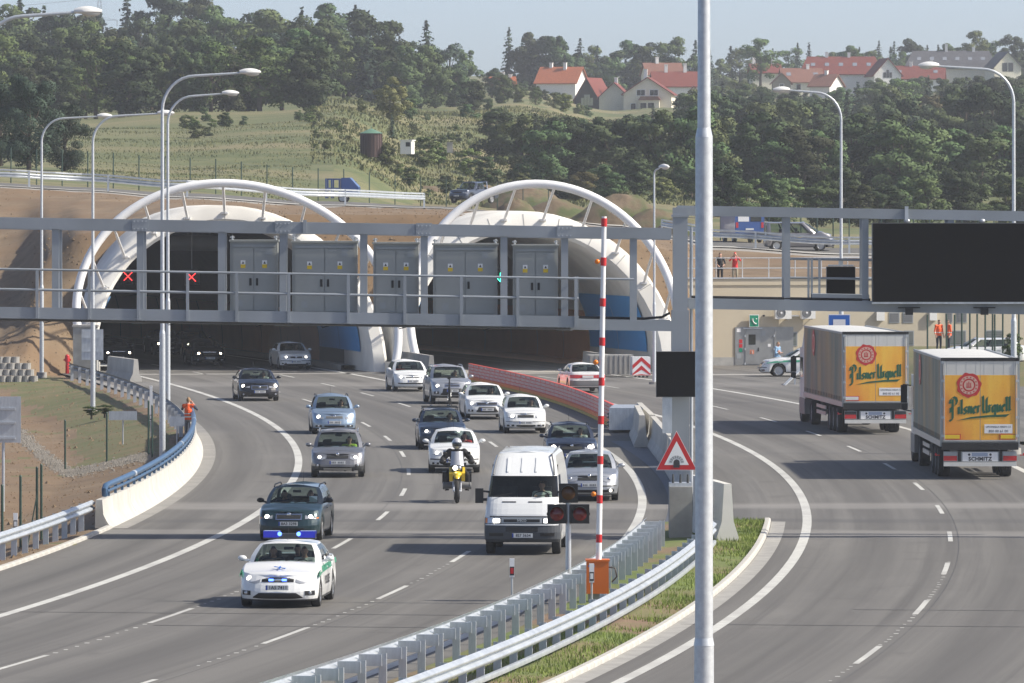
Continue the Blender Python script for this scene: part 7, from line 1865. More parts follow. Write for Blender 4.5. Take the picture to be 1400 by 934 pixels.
# ================================================================ bicycle on the roof of the dark blue estate
t0, S = CARS['bike_wagon']; f = S['_f']; Mx = Matrix.Translation(t0.location) @ Matrix.Rotation(t0.rotation_euler.z, 4, 'Z')
bk = thing('bicycle', 'black bicycle carried upright on the roof of the dark blue estate car', 'bicycle', Mx @ Vector((f['xra']-.62, .34, 1.56)), t0.rotation_euler.z)
for x in (.55, -.50):
    m = MB(); m.lathe([(.31,-.02),(.34,0),(.31,.02),(.30,0),(.31,-.02)], 26, 'y', (x,0,.34)); w_ = m.build('wheel', M['rubber'], bk, 60)
    m = MB()
    for k in range(9): q = math.pi*k/9; m.cyl((x-.3*math.cos(q),0,.34-.3*math.sin(q)), (x+.3*math.cos(q),0,.34+.3*math.sin(q)), .003, .003, 4)
    m.build('spokes', M['rim'], w_)
m = MB(); pts = dict(bb=(-.05,0,.32), seat=(-.22,0,.82), head_=(.38,0,.86), fr=(.55,0,.34), rr=(-.50,0,.34), hl=(.41,0,.74))
for a_, b_, r_ in (('bb','seat',.018),('bb','hl',.022),('seat','head_',.018),('bb','rr',.012),('seat','rr',.012),('head_','fr',.016)): m.cyl(pts[a_], pts[b_], r_, r_, 8)
m.build('frame', M['black'], bk, 60)
m = MB(); m.cyl((.36,0,.86), (.36,0,1.02), .015, .015, 8); m.tube([(.40,-.30,1.04),(.37,-.1,1.03),(.37,.1,1.03),(.40,.30,1.04)], .014, 8); m.build('handlebar', M['black'], bk, 60)
for s in (1,-1): m = MB(); m.cyl((.40,s*.22,1.04), (.43,s*.32,1.045), .019, .019, 8); m.build('grip', M['rubber'], bk, 60)
m = MB(); m.cyl((-.22,0,.82), (-.26,0,.96), .013, .013, 8); m.ell((-.28,0,.98), (.14,.07,.035)); m.build('saddle', M['black'], bk, 60)
m = MB(); m.lathe([(.0,-.005),(.09,-.004),(.09,.004)], 16, 'y', (-.05,-.04,.32)); m.cyl((-.05,-.06,.32), (.05,-.06,.18), .01, .01, 6); m.cyl((-.05,.06,.32), (-.15,.06,.46), .01, .01, 6); m.build('crank', M['rim'], bk, 60)
for s, x in ((1, f['xra']-.35), (1, f['xrr']+.35)):
    m = MB(); m.bx(x-.03, x+.03, -f['wrf']-.03, f['wrf']+.03, 1.475, 1.51); o = m.build('roof_bar', M['black'], t0)
for y in (.34, -.30):
    m = MB(); m.bx(f['xrr']+.2, f['xra']-.05, y-.04, y+.04, 1.511, 1.54); m.build('bike_carrier', M['black'], t0)
m = MB(); m.cyl((f['xra']-.55,.42,1.52), (f['xra']-.62,.38,1.92), .012, .012, 6); m.build('carrier_arm', M['black'], t0)
# ================================================================ trees
M['bark'] = mat('bark', (.07,.055,.04), .9, 0, (.11,.09,.07), 3)
def leaf_mat(name, c, c2, rnd=.8):
    m = mat(name, c, .75, 0, c2, .45, rnd=rnd*1.25, detail=3, spec=.25); return m
LF = dict(dec=leaf_mat('broad_leaves', (.050,.080,.030), (.088,.125,.046)), warm=leaf_mat('turning_leaves', (.080,.088,.028), (.125,.118,.042)), oak=leaf_mat('dark_leaves', (.036,.060,.024), (.062,.092,.036), .5),
          con=leaf_mat('needles', (.028,.052,.034), (.050,.080,.048), .6), wil=leaf_mat('pale_willow_leaves', (.12,.14,.045), (.18,.19,.075), .4), birch=leaf_mat('light_leaves', (.062,.098,.026), (.11,.145,.045), .6))
def leaves(me_name, pts, mt, size, rng):
    """many small leaf-clump faces, shaded as rounded clumps; pts: (position, outward normal)"""
    V = []; F = []; NN = []
    for p, nrm in pts:
        s = size*rng.uniform(.6, 1.35); n = (nrm+Vector((rng.gauss(0,.6), rng.gauss(0,.6), rng.gauss(0,.6)+.15))).normalized()
        a = n.orthogonal().normalized(); a = (Matrix.Rotation(rng.uniform(0, 6.28), 3, n) @ a); b = n.cross(a); k = len(V)
        V += [tuple(p+a*s), tuple(p+b*s*.7+n*s*.15), tuple(p-a*s*.9), tuple(p-b*s*.75-n*s*.1)]; F.append((k, k+1, k+2, k+3))
        q = (nrm+n*.45).normalized(); NN += [tuple(q)]*4
    me = bpy.data.meshes.new(me_name); me.from_pydata(V, [], F); me.materials.append(mt)
    me.polygons.foreach_set('use_smooth', [True]*len(F)); me.normals_split_custom_set_from_vertices(NN); return me
def broad_crown(seed, mt, lobes=38, per=210, size=.175, tall=1.0, base=.10):
    """unit tree: height 10, crown radius about 3.6"""
    rng = random.Random(seed); pts = []; C = []
    for _ in range(lobes):
        u = rng.random()**.6; an = rng.uniform(0, 6.28); h = rng.uniform(base, .93); env = math.sin(math.pi*min(1, (h-base*.5)/(1.02-base*.5)))**.6
        rad = 3.1*env*u; C.append((Vector((rad*math.cos(an), rad*math.sin(an), 10*h*tall)), rng.uniform(.75, 1.45)*(1.1-.35*h)))
    for c, r in C:
        for _ in range(per):
            d = Vector((rng.gauss(0,1), rng.gauss(0,1), rng.gauss(0,1)*.9+.25)).normalized(); rr = r*(rng.uniform(.35, 1.05)**.5)
            p = c+Vector((d.x*rr, d.y*rr, d.z*rr*.8)); pts.append((p, (d+Vector((p.x*.12, p.y*.12, .25))).normalized()))
    return leaves('crown', pts, mt, size, rng), C
def spruce_crown(seed, mt, tiers=17, size=.24):
    rng = random.Random(seed); pts = []
    for t in range(tiers):
        z = .6+9.4*(t/tiers)**.95; R0 = 2.3*(1-z/10.6)**.85
        for b in range(int(6+8*(1-t/tiers))):
            an = rng.uniform(0, 6.28); L = R0*rng.uniform(.65, 1.1); n = max(2, int(L*8))
            for k in range(n):
                u = (k+rng.random())/n; pts.append((Vector((math.cos(an)*L*u+rng.gauss(0,.10), math.sin(an)*L*u+rng.gauss(0,.10), z-.35*u*L+rng.gauss(0,.10))), Vector((math.cos(an)*.5, math.sin(an)*.5, .9))))
    for _ in range(30): pts.append((Vector((rng.gauss(0,.06), rng.gauss(0,.06), rng.uniform(9.2, 10.3))), Vector((0,0,1))))
    return leaves('crown', pts, mt, size, rng), []
def trunk_mesh(C, h=10.0, r=.22, seed=0):
    m = MB(); rng = random.Random(seed); top = h*.72; pts = [(0,0,-.6), (.05,0,h*.2), (rng.uniform(-.2,.2), rng.uniform(-.2,.2), h*.45), (rng.uniform(-.3,.3), rng.uniform(-.3,.3), top)]
    m.tube(pts, [r*1.3, r, r*.7, r*.25], 7)
    for c, rr in C[:12]:
        z = min(top*.9, max(h*.18, c.z*.6)); m.tube([(0,0,z), tuple(c*.55+Vector((0,0,z*.3))), tuple(c)], [r*.42, r*.25, r*.07], 5)
    return m.mesh('trunk', M['bark'], 60)
KIND = {}
for key, mt, n, kw in (('dec','dec',4,{}), ('oak','oak',3,dict(lobes=42, per=210, base=.06)), ('warm','warm',2,{}), ('birch','birch',2,dict(lobes=26, per=170, size=.15)), ('wil','wil',1,dict(lobes=30, base=.08))):
    KIND[key] = []
    for i in range(n):
        cr, C = broad_crown(hash(key) % 97+i*13 if False else (len(key)*31+i*13+ord(key[0])), LF[mt], **kw); KIND[key].append((cr, trunk_mesh(C, seed=i)))
KIND['con'] = []
for i in range(3):
    cr, C = spruce_crown(50+i, LF['con']); KIND['con'].append((cr, trunk_mesh([], 12.5, .18, i)))
KIND['pine'] = []
for i in range(2):
    cr, C = broad_crown(80+i, LF['con'], lobes=22, per=150, size=.19, base=.16); KIND['pine'].append((cr, trunk_mesh(C, seed=i)))
KIND['big'] = []
cr, C = broad_crown(91, LF['con'], lobes=60, per=330, size=.105, base=.04); KIND['big'].append((cr, trunk_mesh(C, seed=9)))
cr, C = broad_crown(92, LF['con'], lobes=54, per=330, size=.105, base=.04); KIND['big'].append((cr, trunk_mesh(C, seed=8)))
KNAME = dict(big='pine_tree', dec='broadleaf_tree', oak='broadleaf_tree', warm='broadleaf_tree', birch='birch_tree', wil='willow_tree', con='spruce_tree', pine='pine_tree')
rngT = random.Random(21)
def ordn(k, n=0):
    u = ['','first','second','third','fourth','fifth','sixth','seventh','eighth','ninth','tenth','eleventh','twelfth','thirteenth','fourteenth','fifteenth','sixteenth','seventeenth','eighteenth','nineteenth']; k += 1
    tens = {2:('twentieth','twenty'),3:('thirtieth','thirty'),4:('fortieth','forty'),5:('fiftieth','fifty'),6:('sixtieth','sixty'),7:('seventieth','seventy'),8:('eightieth','eighty'),9:('ninetieth','ninety')}
    return u[k] if k < 20 else (tens[k//10][0] if k % 10 == 0 else tens[k//10][1]+'-'+u[k % 10])
ordn_list = [ordn(i) for i in range(60)]
LIM1 = [(600,60),(690,150),(840,153),(880,148),(905,132),(960,122),(1000,116),(1060,126),(1110,132),(1160,124),(1215,112),(1300,112),(1420,110)]   # near woods stay below this photo row
LIM2 = [(600,40),(690,100),(745,116),(830,150),(880,150),(905,128),(960,112),(1000,104),(1030,110),(1060,118),(1110,124),(1160,113),(1215,100),(1260,103),(1300,101),(1420,99)]
def tree(kind, px, Y, h, label, group=None, wide=1.0, z=None, py=None):
    X = XP(px, Y); Z = terrain(px, Y) if z is None else z
    if py is not None: Z = ZP(py, Y)
    if px > 600 and group and Y < 1248:
        lim = interp(LIM1 if Y < 950 else LIM2, px)+rngT.uniform(0, 7); h = min(h, ZP(lim, Y)-Z)
        if h < 1.8: return None
    cr, tr = rngT.choice(KIND[kind]); s = h/10.0; t = thing(KNAME[kind], label, 'tree', (X, Y, Z-.2), rngT.uniform(0, 6.28), group)
    link('trunk', tr, t, None, None, (s*wide, s*wide, s)); link('crown', cr, t, None, None, (s*wide*rngT.uniform(.9,1.12), s*wide*rngT.uniform(.9,1.12), s)); return t
# --- single trees one can point to
tree('big', 40, 500, 7.2, 'large dark conifer at the left edge below the wood, reaching down to the fence', wide=1.0); tree('big', 88, 505, 5.2, 'dark bushy conifer right beside the large one at the left', wide=1.1); tree('big', 0, 512, 6.6, 'dark conifer cut by the left picture edge above the fence', wide=1.3)
tree('wil', 537, 690, 4.6, 'round pale willow on the ridge above the brown tower', wide=1.25, py=163)
tree('con', 536, 640, 2.3, 'small lone spruce on the slope right of the brown tower', py=186)
tree('con', 583, 1010, 9.5, 'flat topped conifer standing above the middle of the skyline', wide=1.25, py=118)
tree('birch', 1040, 1260, 9.0, 'airy tree behind the red roofs right of the pole', wide=1.2, py=118)
for px, py, h, lab in ((1168, 92, 6.5, 'left of two birches behind the long red roof'), (1190, 92, 6.2, 'right of two birches behind the long red roof')): tree('birch', px, 1360, h, lab, py=py+18)
tree('birch', 1334, 1420, 10.5, 'tall birch rising behind the dark grey roof', py=110); tree('oak', 1385, 1400, 9.0, 'dark round tree at the right edge behind the grey roof', py=108, wide=1.1); tree('con', 1218, 1400, 8.5, 'spruce between the long red roof and the grey roof', py=122, wide=1.1)
tree('birch', 1356, 1430, 8.5, 'slim tree right of the tall birch behind the grey roof', py=108)
# --- the woods, row by row: photo column range, distance, height range, kinds
def row(x0, x1, step, Y, hmin, hmax, kinds, label, group, jy=15, wide=(1.0, 1.35), pyf=None):
    NM = dict(con='spruce', pine='pine', dec='broadleaf tree', oak='dark broadleaf tree', warm='autumn tinted tree', birch='light birch', wil='willow'); L_ = []; x = x0
    while x < x1:
        L_.append((x+rngT.uniform(-.35, .35)*step, Y+rngT.uniform(-jy, jy), rngT.choice(kinds))); x += step
    ORD = ordn_list if True else ['first','second','third','fourth','fifth','sixth','seventh','eighth','ninth','tenth','eleventh','twelfth','thirteenth','fourteenth','fifteenth','sixteenth']; cnt = {}
    for px, yy, k in sorted(L_):
        n = cnt.get(k, 0); t = tree(k, px, yy, rngT.uniform(hmin, hmax), f'{ORD[n]} {NM[k]} from the left '+(label % '').strip(), group, rngT.uniform(*wide), None, pyf(px) if pyf else None)
        if t is not None: cnt[k] = n+1
gA, gB, gC, gD = 'wooded skyline on the left hill', 'wood above the mown field', 'trees of the middle slope', 'wood on the right hillside'
row(-60, 500, 30, 1120, 8.0, 15.5, ['con','con','con','dec','pine','oak'], '%s on the skyline of the left hill', gA, wide=(.85,1.2))
row(-50, 520, 27, 1010, 6.5, 13.5, ['con','dec','oak','dec','pine'], '%s in the upper rows of the left wood', gA, 20)
row(-40, 540, 30, 920, 6.0, 12.0, ['dec','oak','birch','birch','pine','con'], '%s in the middle rows of the left wood', gB, 20)
row(-40, 440, 28, 835, 5.5, 10.5, ['dec','oak','dec','birch','dec'], '%s in the lower rows of the left wood', gB, 20)
row(-40, 445, 25, 755, 5.5, 8.5, ['dec','oak','dec','dec','birch','warm'], '%s at the front edge above the field', gB, 14, (1.1,1.5))
row(510, 760, 27, 1060, 8.0, 12.0, ['con','dec','pine','birch','dec'], '%s on the skyline in the middle', gC, wide=(.85,1.2))
row(440, 760, 27, 930, 6.5, 9.5, ['dec','oak','dec','birch'], '%s behind the ridge in the middle', gC, 18)
row(640, 690, 26, 850, 6.0, 9.0, ['dec','oak','dec'], '%s on the slope left of the orange roof', gC, 15, (1.1,1.5))
row(700, 960, 12, 1310, 8.0, 11.5, ['con','dec','birch','dec'], '%s on the far skyline behind the cream house', gC, wide=(.9,1.2))
row(965, 1430, 16, 1460, 7.0, 10.0, ['con','dec','birch'], '%s behind the right hill houses', gD, wide=(.9,1.2))
row(690, 960, 30, 1240, 6.0, 10.0, ['con','dec','birch','dec'], '%s on the skyline behind the cream house', gC, wide=(.9,1.2))
row(975, 1430, 21, 1235, 4.5, 7.0, ['dec','oak','birch','dec'], '%s directly before the right hill houses', gD, 8, (1.1,1.5))
row(690, 830, 17, 1060, 4.0, 6.0, ['dec','oak','birch'], '%s below the orange roofs', gC, 12, (1.1,1.5))
row(690, 830, 24, 960, 4.0, 6.0, ['dec','birch','dec'], '%s before the orange roofs', gC, 15, (1.1,1.4))
row(930, 1420, 30, 1180, 6.5, 9.0, ['dec','oak','dec','birch'], '%s below the houses on the right hill', gD, 25, (1.0,1.4))
row(930, 1430, 30, 1040, 6.5, 11.0, ['dec','oak','birch','dec','con'], '%s in the upper rows of the right wood', gD, 25, (1.1,1.4))
row(900, 1430, 32, 900, 6.5, 11.5, ['oak','dec','oak','dec','warm','con'], '%s in the middle rows of the right wood', gD, 25, (1.1,1.4))
row(880, 1430, 34, 780, 5.5, 11.0, ['oak','oak','dec','dec','birch','con'], '%s in the lower rows of the right wood', gD, 20, (1.1,1.4))
row(690, 900, 36, 720, 7.0, 9.0, ['oak','oak','oak','dec'], '%s in the dark clump left of the pole', gD, 16, (1.2,1.5))
row(706, 1440, 33, 640, 5.5, 8.2, ['oak','dec','oak','dec','dec'], '%s at the front edge of the right wood', gD, 14, (1.1,1.5))
row(716, 1000, 38, 600, 2.4, 3.8, ['oak','dec','warm'], '%s low at the foot of the right wood', gD, 8, (1.3,1.8))
row(985, 1440, 32, 540, 3.2, 4.8, ['dec','oak','dec','warm'], '%s behind the fence of the upper road', gD, 10, (1.2,1.6))
# --- bushes
BU = []
for i in range(3):
    cr, C = broad_crown(140+i, (LF['dec'], LF['birch'], LF['birch'])[i], lobes=30, per=110, size=.26, base=.02); BU.append(cr)
def bush(px, py, Y, h, w, label, group='bushes on the middle slope'):
    t = thing('bush', label, 'bush', (XP(px, Y), Y, ZP(py, Y)-.1), rngT.uniform(0, 6.28), group); st = MB(); st.cyl((0,0,-.2), (0,0,h*.4), .05, .03, 6); st.build('stem', M['bark'], t); s = h/10; link('foliage', rngT.choice(BU), t, None, None, (s*w, s*w, s))
for px, py, Y, h, w, lab in ((270,190,650,2.2,1.6,'bush standing in the mown field'), (285,190,655,1.7,1.4,'smaller bush beside the one in the field'), (445,222,610,2.4,1.9,'dark bush left of the brown tower'), (527,226,600,3.0,1.3,'upright bush in front of the brown tower'),
    (580,226,605,3.6,1.7,'large dark bush right of the white hut'), (600,222,610,2.6,1.8,'bush touching the right side of the large dark bush'), (640,235,620,3.2,1.9,'bush at the foot of the ridge left of the dark wood'), (665,250,615,3.4,1.7,'leafy bush at the left end of the dark wood'),
    (560,250,590,2.2,2.8,'low wide bush below the white hut'), (610,262,585,2.0,2.6,'low bush above the parked pickup'), (650,268,580,2.2,2.2,'low bush right above the pickup cab'), (480,238,600,1.6,2.8,'low reddish scrub left below the tower'), (505,240,598,1.4,2.6,'low scrub below the tower'), (545,238,600,1.5,2.8,'scrub below the white hut'),
    (640,170,800,3.4,2.0,'rounded bush on the second ridge'), (560,160,760,3.0,2.0,'bush right below the willow'), (496,152,740,1.8,1.5,'small bush left of the willow on the ridge'), (770,150,880,3.2,2.0,'bush in the straw coloured meadow below the orange roof'), (1385,486,330,1.6,1.3,'green shrub at the right picture edge beside the lorry')):
    bush(px, py, Y, h*.72, min(w, 1.6), lab)
rb = random.Random(5)
SCX = sorted(rb.uniform(430, 715) for _ in range(64))
for k in range(64):
    px = SCX[k]; Y = rb.uniform(590, 800); bush(px, HORZ-(terrain(px, Y)-CAMH)*FPX/Y, Y, rb.uniform(.4, 1.0), rb.uniform(1.3, 1.9), ordn(k, 64)+' clump of small scrub from the left on the grassy middle slope', 'scattered scrub')
FEX = sorted(rb.uniform(190, 430) for _ in range(14))
for k in range(14):
    px = FEX[k]; Y = rb.uniform(670, 720); bush(px, HORZ-(terrain(px, Y)-CAMH)*FPX/Y, Y, rb.uniform(.8, 1.8), rb.uniform(1.2, 1.7), ordn(k, 14)+' low scrub from the left along the far field edge', 'field edge scrub')
# small weeds on the near left verge
for px, py, lab in ((125,562,'clump of weeds at the footing of the left lamp post'), (143,560,'second clump of weeds beside the lamp post footing')):
    g = G(px, py); t = bush(px, py+2, g.y, .40, 3.0, lab, 'weeds')
# long grass on the slopes: tufts, too many to count
M['tuft'] = mat('long_grass', (.095,.115,.038), .85, 0, (.19,.18,.08), .06, detail=6)
tm = MB(); rg2 = random.Random(9)
for _ in range(60000):
    px = rg2.uniform(425, 960) if rg2.random() < .72 else rg2.uniform(90, 430); Y = rg2.uniform(575, 900) if px > 425 else rg2.uniform(470, 700); X = XP(px, Y); z = terrain(px, Y); s = rg2.uniform(.10, .28) if px > 425 else rg2.uniform(.05, .13); an = rg2.uniform(0, 6.28)
    dx, dy = math.cos(an)*s*.35, math.sin(an)*s*.35; lx = rg2.uniform(-.12,.12)
    tm.add([(X-dx, Y-dy, z-.1), (X+dx, Y+dy, z-.1), (X+dx*.6+lx, Y+dy*.6, z+s), (X-dx*.8+lx, Y-dy*.8, z+s*.8)], [(0,1,2,3)])
me = bpy.data.meshes.new('long_grass'); me.from_pydata(tm.v, [], tm.f); me.materials.append(M['tuft']); o = link('long_grass', me); tag(o, 'long dry grass on the hill slopes', 'grass', kind='stuff')
# dug earth heaps behind the right portal
M['heap'] = mat('heap_earth', (.125,.092,.056), .95, 0, (.20,.15,.10), 1.2, bump=.9, detail=8, c3=(.075,.095,.035), scale3=.6, bscale=2.5)
def heap(px, py, Y, w, h, label):
    m = MB(); n = 22; rows_ = []
    for j in range(9):
        r = 1-j/8; rows_.append([(w*r*(1+.18*hnoise(math.cos(a)*3+j, math.sin(a)*3+px, 1.0))*math.cos(a), w*.6*r*math.sin(a), h*(1-r**1.6)+.25*h*hnoise(math.cos(a)*2+j*.7, math.sin(a)*2+px, .9)*(r*(1-r)*3)) for a in [2*math.pi*i/n for i in range(n+1)]])
    m.grid(rows_); o = m.build('earth_heap', M['heap'], None, 70, (XP(px,Y), Y, ZP(py,Y)-.2)); tag(o, label, 'earth heap', 'heaps of dug earth')
for a in ((705,297,470,1.9,1.5,'pale grey earth heap seen through the right arch'), (760,300,475,3.0,1.6,'grassy earth heap behind the right arch'), (850,308,465,4.2,2.3,'brown earth heap between the right arch and the slender lamp'), (895,312,460,2.6,1.5,'brown earth heap right of the slender lamp'), (590,283,600,4.5,2.0,'grassy earth heap behind the pickup'), (545,281,605,3.2,1.1,'low grassy heap left of the pickup'), (660,285,590,4.5,2.2,'grassy heap right of the pickup'), (720,290,575,4.5,2.4,'earth heap in the middle of the right arch opening'), (930,318,455,2.2,1.2,'earth heap beside the gantry column top')): heap(*a)
# ================================================================ houses
RO = mat('orange_tile', (.38,.115,.045), .8, 0, (.30,.09,.038), 1.5, stretch=(1,1,3)); RR_ = mat('red_tile', (.20,.046,.032), .8, 0, (.145,.036,.027), 1.5, stretch=(1,1,3)); RB = mat('brown_red_tile', (.17,.075,.052), .8, 0, (.22,.10,.07), 1.5); RG = mat('dark_grey_tile', (.07,.07,.08), .7, 0, (.095,.095,.105), 1.5)
CW = mat('cream_wall', (.72,.68,.55), .9, 0, (.76,.72,.60), .6); WW = mat('white_wall', (.80,.79,.76), .9); WDK = mat('dark_wood', (.05,.04,.035), .8)
def house(px, py, Y, w, d, hw, hr, yaw, label, wall=CW, roof=RR_, wins=(), chim=(), gable_front=False, name='house', skylights=0, hip=0.0):
    """w along local x, ridge along x unless gable_front; front at -y"""
    t = thing(name, label, 'house', (XP(px,Y), Y, ZP(py+1,Y)), R(yaw)); t.scale = (.90,.90,.90); ov = .45
    m = MB()
    if gable_front: m.ext([(-w/2,-3.2),(w/2,-3.2),(w/2,hw),(0,hw+hr),(-w/2,hw)], -d/2, d/2)
    else:
        m.bx(-w/2, w/2, -d/2, d/2, -3.2, hw)
        if not hip:
            for s in (-1, 1): m.add([(s*w/2,-d/2,hw),(s*w/2,d/2,hw),(s*w/2,0,hw+hr)], [(0,1,2)])
    m.build('wall', wall, t)
    m = MB(); th = .18
    if gable_front:
        for s in (-1, 1):
            sl = hr/(w/2); a = (s*(w/2+ov), hw-ov*sl); b = (0, hw+hr)
            m.ext([a, b, (b[0], b[1]+th), (a[0], a[1]+th)], -d/2-ov, d/2+ov)
    else:
        sl = hr/(d/2); x0, x1 = -w/2-ov, w/2+ov
        for s in (-1, 1):
            V = [(x0,s*(d/2+ov),hw-ov*sl),(x1,s*(d/2+ov),hw-ov*sl),(x1-hip*w,0,hw+hr),(x0+hip*w,0,hw+hr)]
            m.add(V+[(p[0],p[1],p[2]+th) for p in V], [(0,1,2,3),(7,6,5,4),(0,4,5,1),(1,5,6,2),(2,6,7,3),(3,7,4,0)])
        if hip:
            for s, xx in ((-1,x0),(1,x1)):
                V = [(xx,-d/2-ov,hw-ov*sl),(xx,d/2+ov,hw-ov*sl),(xx-s*hip*w,0,hw+hr)]; m.add(V+[(p[0],p[1],p[2]+th) for p in V], [(0,1,2),(5,4,3),(0,3,4,1),(1,4,5,2),(2,5,3,0)])
    ro = m.build('roof', roof, t)
    for x, y, h in chim: m = MB(); m.bx(x-.3, x+.3, y-.3, y+.3, hw+hr*.3, hw+hr+h); m.bx(x-.36,x+.36,y-.36,y+.36,hw+hr+h,hw+hr+h+.12); m.build('chimney', WW, ro)
    for k in range(skylights):
        x = -w*.35+k*w*.7/max(1, skylights-1); u = .5; y = -(d/2)*(1-u); z = hw+hr*u+th+.02; sl = math.atan2(hr, d/2)
        m = MB(); m.box((x,y,z), (.9,1.1,.08), Matrix.Rotation(sl,3,'X')); m.build('skylight', M['lens'], ro)
    for wx_, wz_, ww_, wh_ in wins:
        yy = -d/2; m = MB(); m.bx(wx_-ww_/2-.1, wx_+ww_/2+.1, yy-.06, yy-.004, wz_-.1, wz_+wh_+.1); f_ = m.build('window', M['white'], t)
        n = 2 if ww_ > .9 else 1
        for k in range(n):
            x0 = wx_-ww_/2+ww_*k/n+.03; x1 = wx_-ww_/2+ww_*(k+1)/n-.03; m = MB(); m.bx(x0, x1, yy-.075, yy-.062, wz_, wz_+wh_); m.build('pane', M['glass_dark'], f_)
    return t
# cream house: main gable, left wing and low bay
h1 = house(888, 153, 1150, 8.8, 9, 3.4, 2.9, -6, 'large cream gabled house with red roof on the hill left of the pole', CW, RR_, [(-1.2,3.1,1.5,1.0),(1.2,3.1,1.5,1.0),(-2.6,.5,.9,1.1),(.3,.4,1.2,1.3)], [(-.8,1,1.6)], True)
m = MB(); m.ext([(-1.6,2.2),(2.6,2.2),(2.1,2.9),(-1.1,2.9)], -6.4, -4.55); m.build('bay_roof', RB, h1)
m = MB(); m.bx(-1.3, 2.3, -6.1, -4.5, -.5, 2.2); m.build('bay', CW, h1)
for x in (-.6, .8): m = MB(); m.bx(x-.55,x+.55,-6.13,-6.105,.5,1.7); m.build('bay_window', M['glass_dark'], h1)
house(842, 150, 1158, 5.5, 8, 2.4, 2.6, -6, 'lower cream wing with red roof left of the big gabled house', CW, RR_, [], [(0,.5,1.0)], True)
house(925, 140, 1185, 9.0, 8, 3.2, 2.6, 4, 'red roofed house between the big cream gable and the pole', WW, RR_, [], [(-2,0,1.4),(1.6,0,1.6)])
house(905, 122, 1240, 7, 7, 3.0, 2.2, 10, 'brown red roof behind the big cream gable', CW, RB, [], [(-1,0,1.2)])
house(948, 148, 1130, 3.4, 6, 1.8, 2.2, 0, 'small white gable right of the big cream house', WW, RR_, [], [], True)
house(768, 130, 1250, 8.2, 8, 2.6, 3.0, -18, 'house with a bright orange tiled roof above the meadow', WW, RO, [], [(-2.2,0,.9),(.9,-.6,.9)])
h2 = house(812, 148, 1160, 5.0, 7, 1.6, 4.0, -22, 'dark wooden chalet with a steep red roof and tall gable window', WDK, RR_, [], [], True)
for k in range(4): m = MB(); m.bx(-1.15+.6*k,-.65+.6*k,-3.56,-3.51,.6,2.6 if k in (1,2) else 2.0); m.build('window', M['lens'], h2)
house(687, 128, 1120, 4.0, 5, 1.5, 1.5, -5, 'small house among trees, only its orange roof and white chimney showing', WW, RO, [], [(0,0,.9),(1.4,0,.5)])
house(827, 104, 1500, 6.5, 7, 2.6, 1.6, 8, 'distant grey roof above the trees left of the cream house', WW, RG, [], [])
house(1150, 121, 1300, 16.5, 9, 3.2, 3.4, -4, 'long red roofed house with skylights and white gable on the right hill', WW, RR_, [], [(-3,0,1.0),(1.6,0,.9)], False, skylights=5, hip=.10)
h3 = house(1208, 121, 1290, 5.6, 9, 3.0, 3.2, 8, 'white gable with a tall glazed window at the right end of the long red roof', WW, RR_, [], [], True)
for k in range(3): m = MB(); m.bx(-.9+.62*k,-.38+.62*k,-4.56,-4.51,2.3,3.9 if k == 1 else 3.4); m.build('window', M['glass_dark'], h3)
house(1095, 128, 1285, 8.0, 7, 2.6, 2.6, 6, 'brownish tiled house in front of the long red roof', CW, RB, [(-1.0,.9,.9,1.1)], [(1.4,0,.9)], False, skylights=2)
house(1068, 128, 1270, 3.6, 6, 2.4, 1.8, 0, 'small grey gable at the left end of the brownish house', mat('grey_beige_wall', (.36,.33,.28), .9), RB, [(0,1.0,.8,1.0)], [], True)
house(1130, 134, 1265, 4.5, 6, 2.6, 2.2, -30, 'low brownish roof with a white gable below the long red house', WW, RB, [], [(0,0,.8)])
house(1046, 118, 1330, 6.0, 7, 3.0, 1.8, 5, 'low red roof behind the trees just right of the pole', CW, RR_, [], [(-2.4,0,2.0),(1.6,0,1.0)])
house(1300, 118, 1380, 20, 9, 4.2, 3.6, -3, 'long house with a dark grey roof and skylights at the upper right', CW, RG, [], [(-1,0,1.6),(5,0,.9)], False, skylights=6, hip=.10)
h4 = house(1371, 116, 1370, 6.0, 9, 4.0, 3.2, 10, 'cream gable with an arched window at the right end of the grey roof', CW, RG, [], [], True)
for k in range(2): m = MB(); m.bx(-1.2+1.3*k,-.1+1.3*k,-4.56,-4.51,3.0,4.9); m.build('window', M['glass_dark'], h4)
house(1255, 122, 1340, 11, 8, 2.4, 2.6, -6, 'red roof with white gable in front of the grey roofed house', WW, RR_, [], [(-1.5,0,.9),(2.8,-.5,1.2)], False, skylights=2)
# brown round tower, white hut, pylon
Y = 600; t = thing('water_tower', 'short brown cylindrical tower with a green conical roof on the slope', 'tower', (XP(507.5,Y), Y, ZP(207,Y)))
BR = mat('brown_boards', (.055,.032,.03), .8, 0, (.085,.05,.045), 4, stretch=(6,6,.3))
m = MB(); m.cyl((0,0,-.5), (0,0,1.55), .93, .93, 20, True); m.build('tank', BR, t, 40)
for k in range(20):
    a = 2*math.pi*k/20; m = MB(); m.box((.94*math.cos(a), .94*math.sin(a), .55), (.04,.05,2.0), Matrix.Rotation(a,3,'Z')); m.build('batten', BR, t)
m = MB(); m.cyl((0,0,1.55), (0,0,1.95), 1.03, .12, 20); m.cyl((0,0,1.95), (0,0,2.2), .05, .02, 8); m.build('roof', mat('green_copper', (.10,.20,.14), .7), t, 30)
t = thing('hut', 'small white concrete hut right of the brown tower', 'hut', (XP(557,Y), Y, ZP(206,Y)), R(-15)); m = MB(); m.bx(-.5,.5,-.5,.5,-.3,.85); m.build('wall', WW, t); m = MB(); m.bx(-.58,.58,-.58,.58,.85,.93); m.build('roof', WW, t); m = MB(); m.bx(.0,.38,-.53,-.505,.35,.72); m.build('opening', M['black'], t)
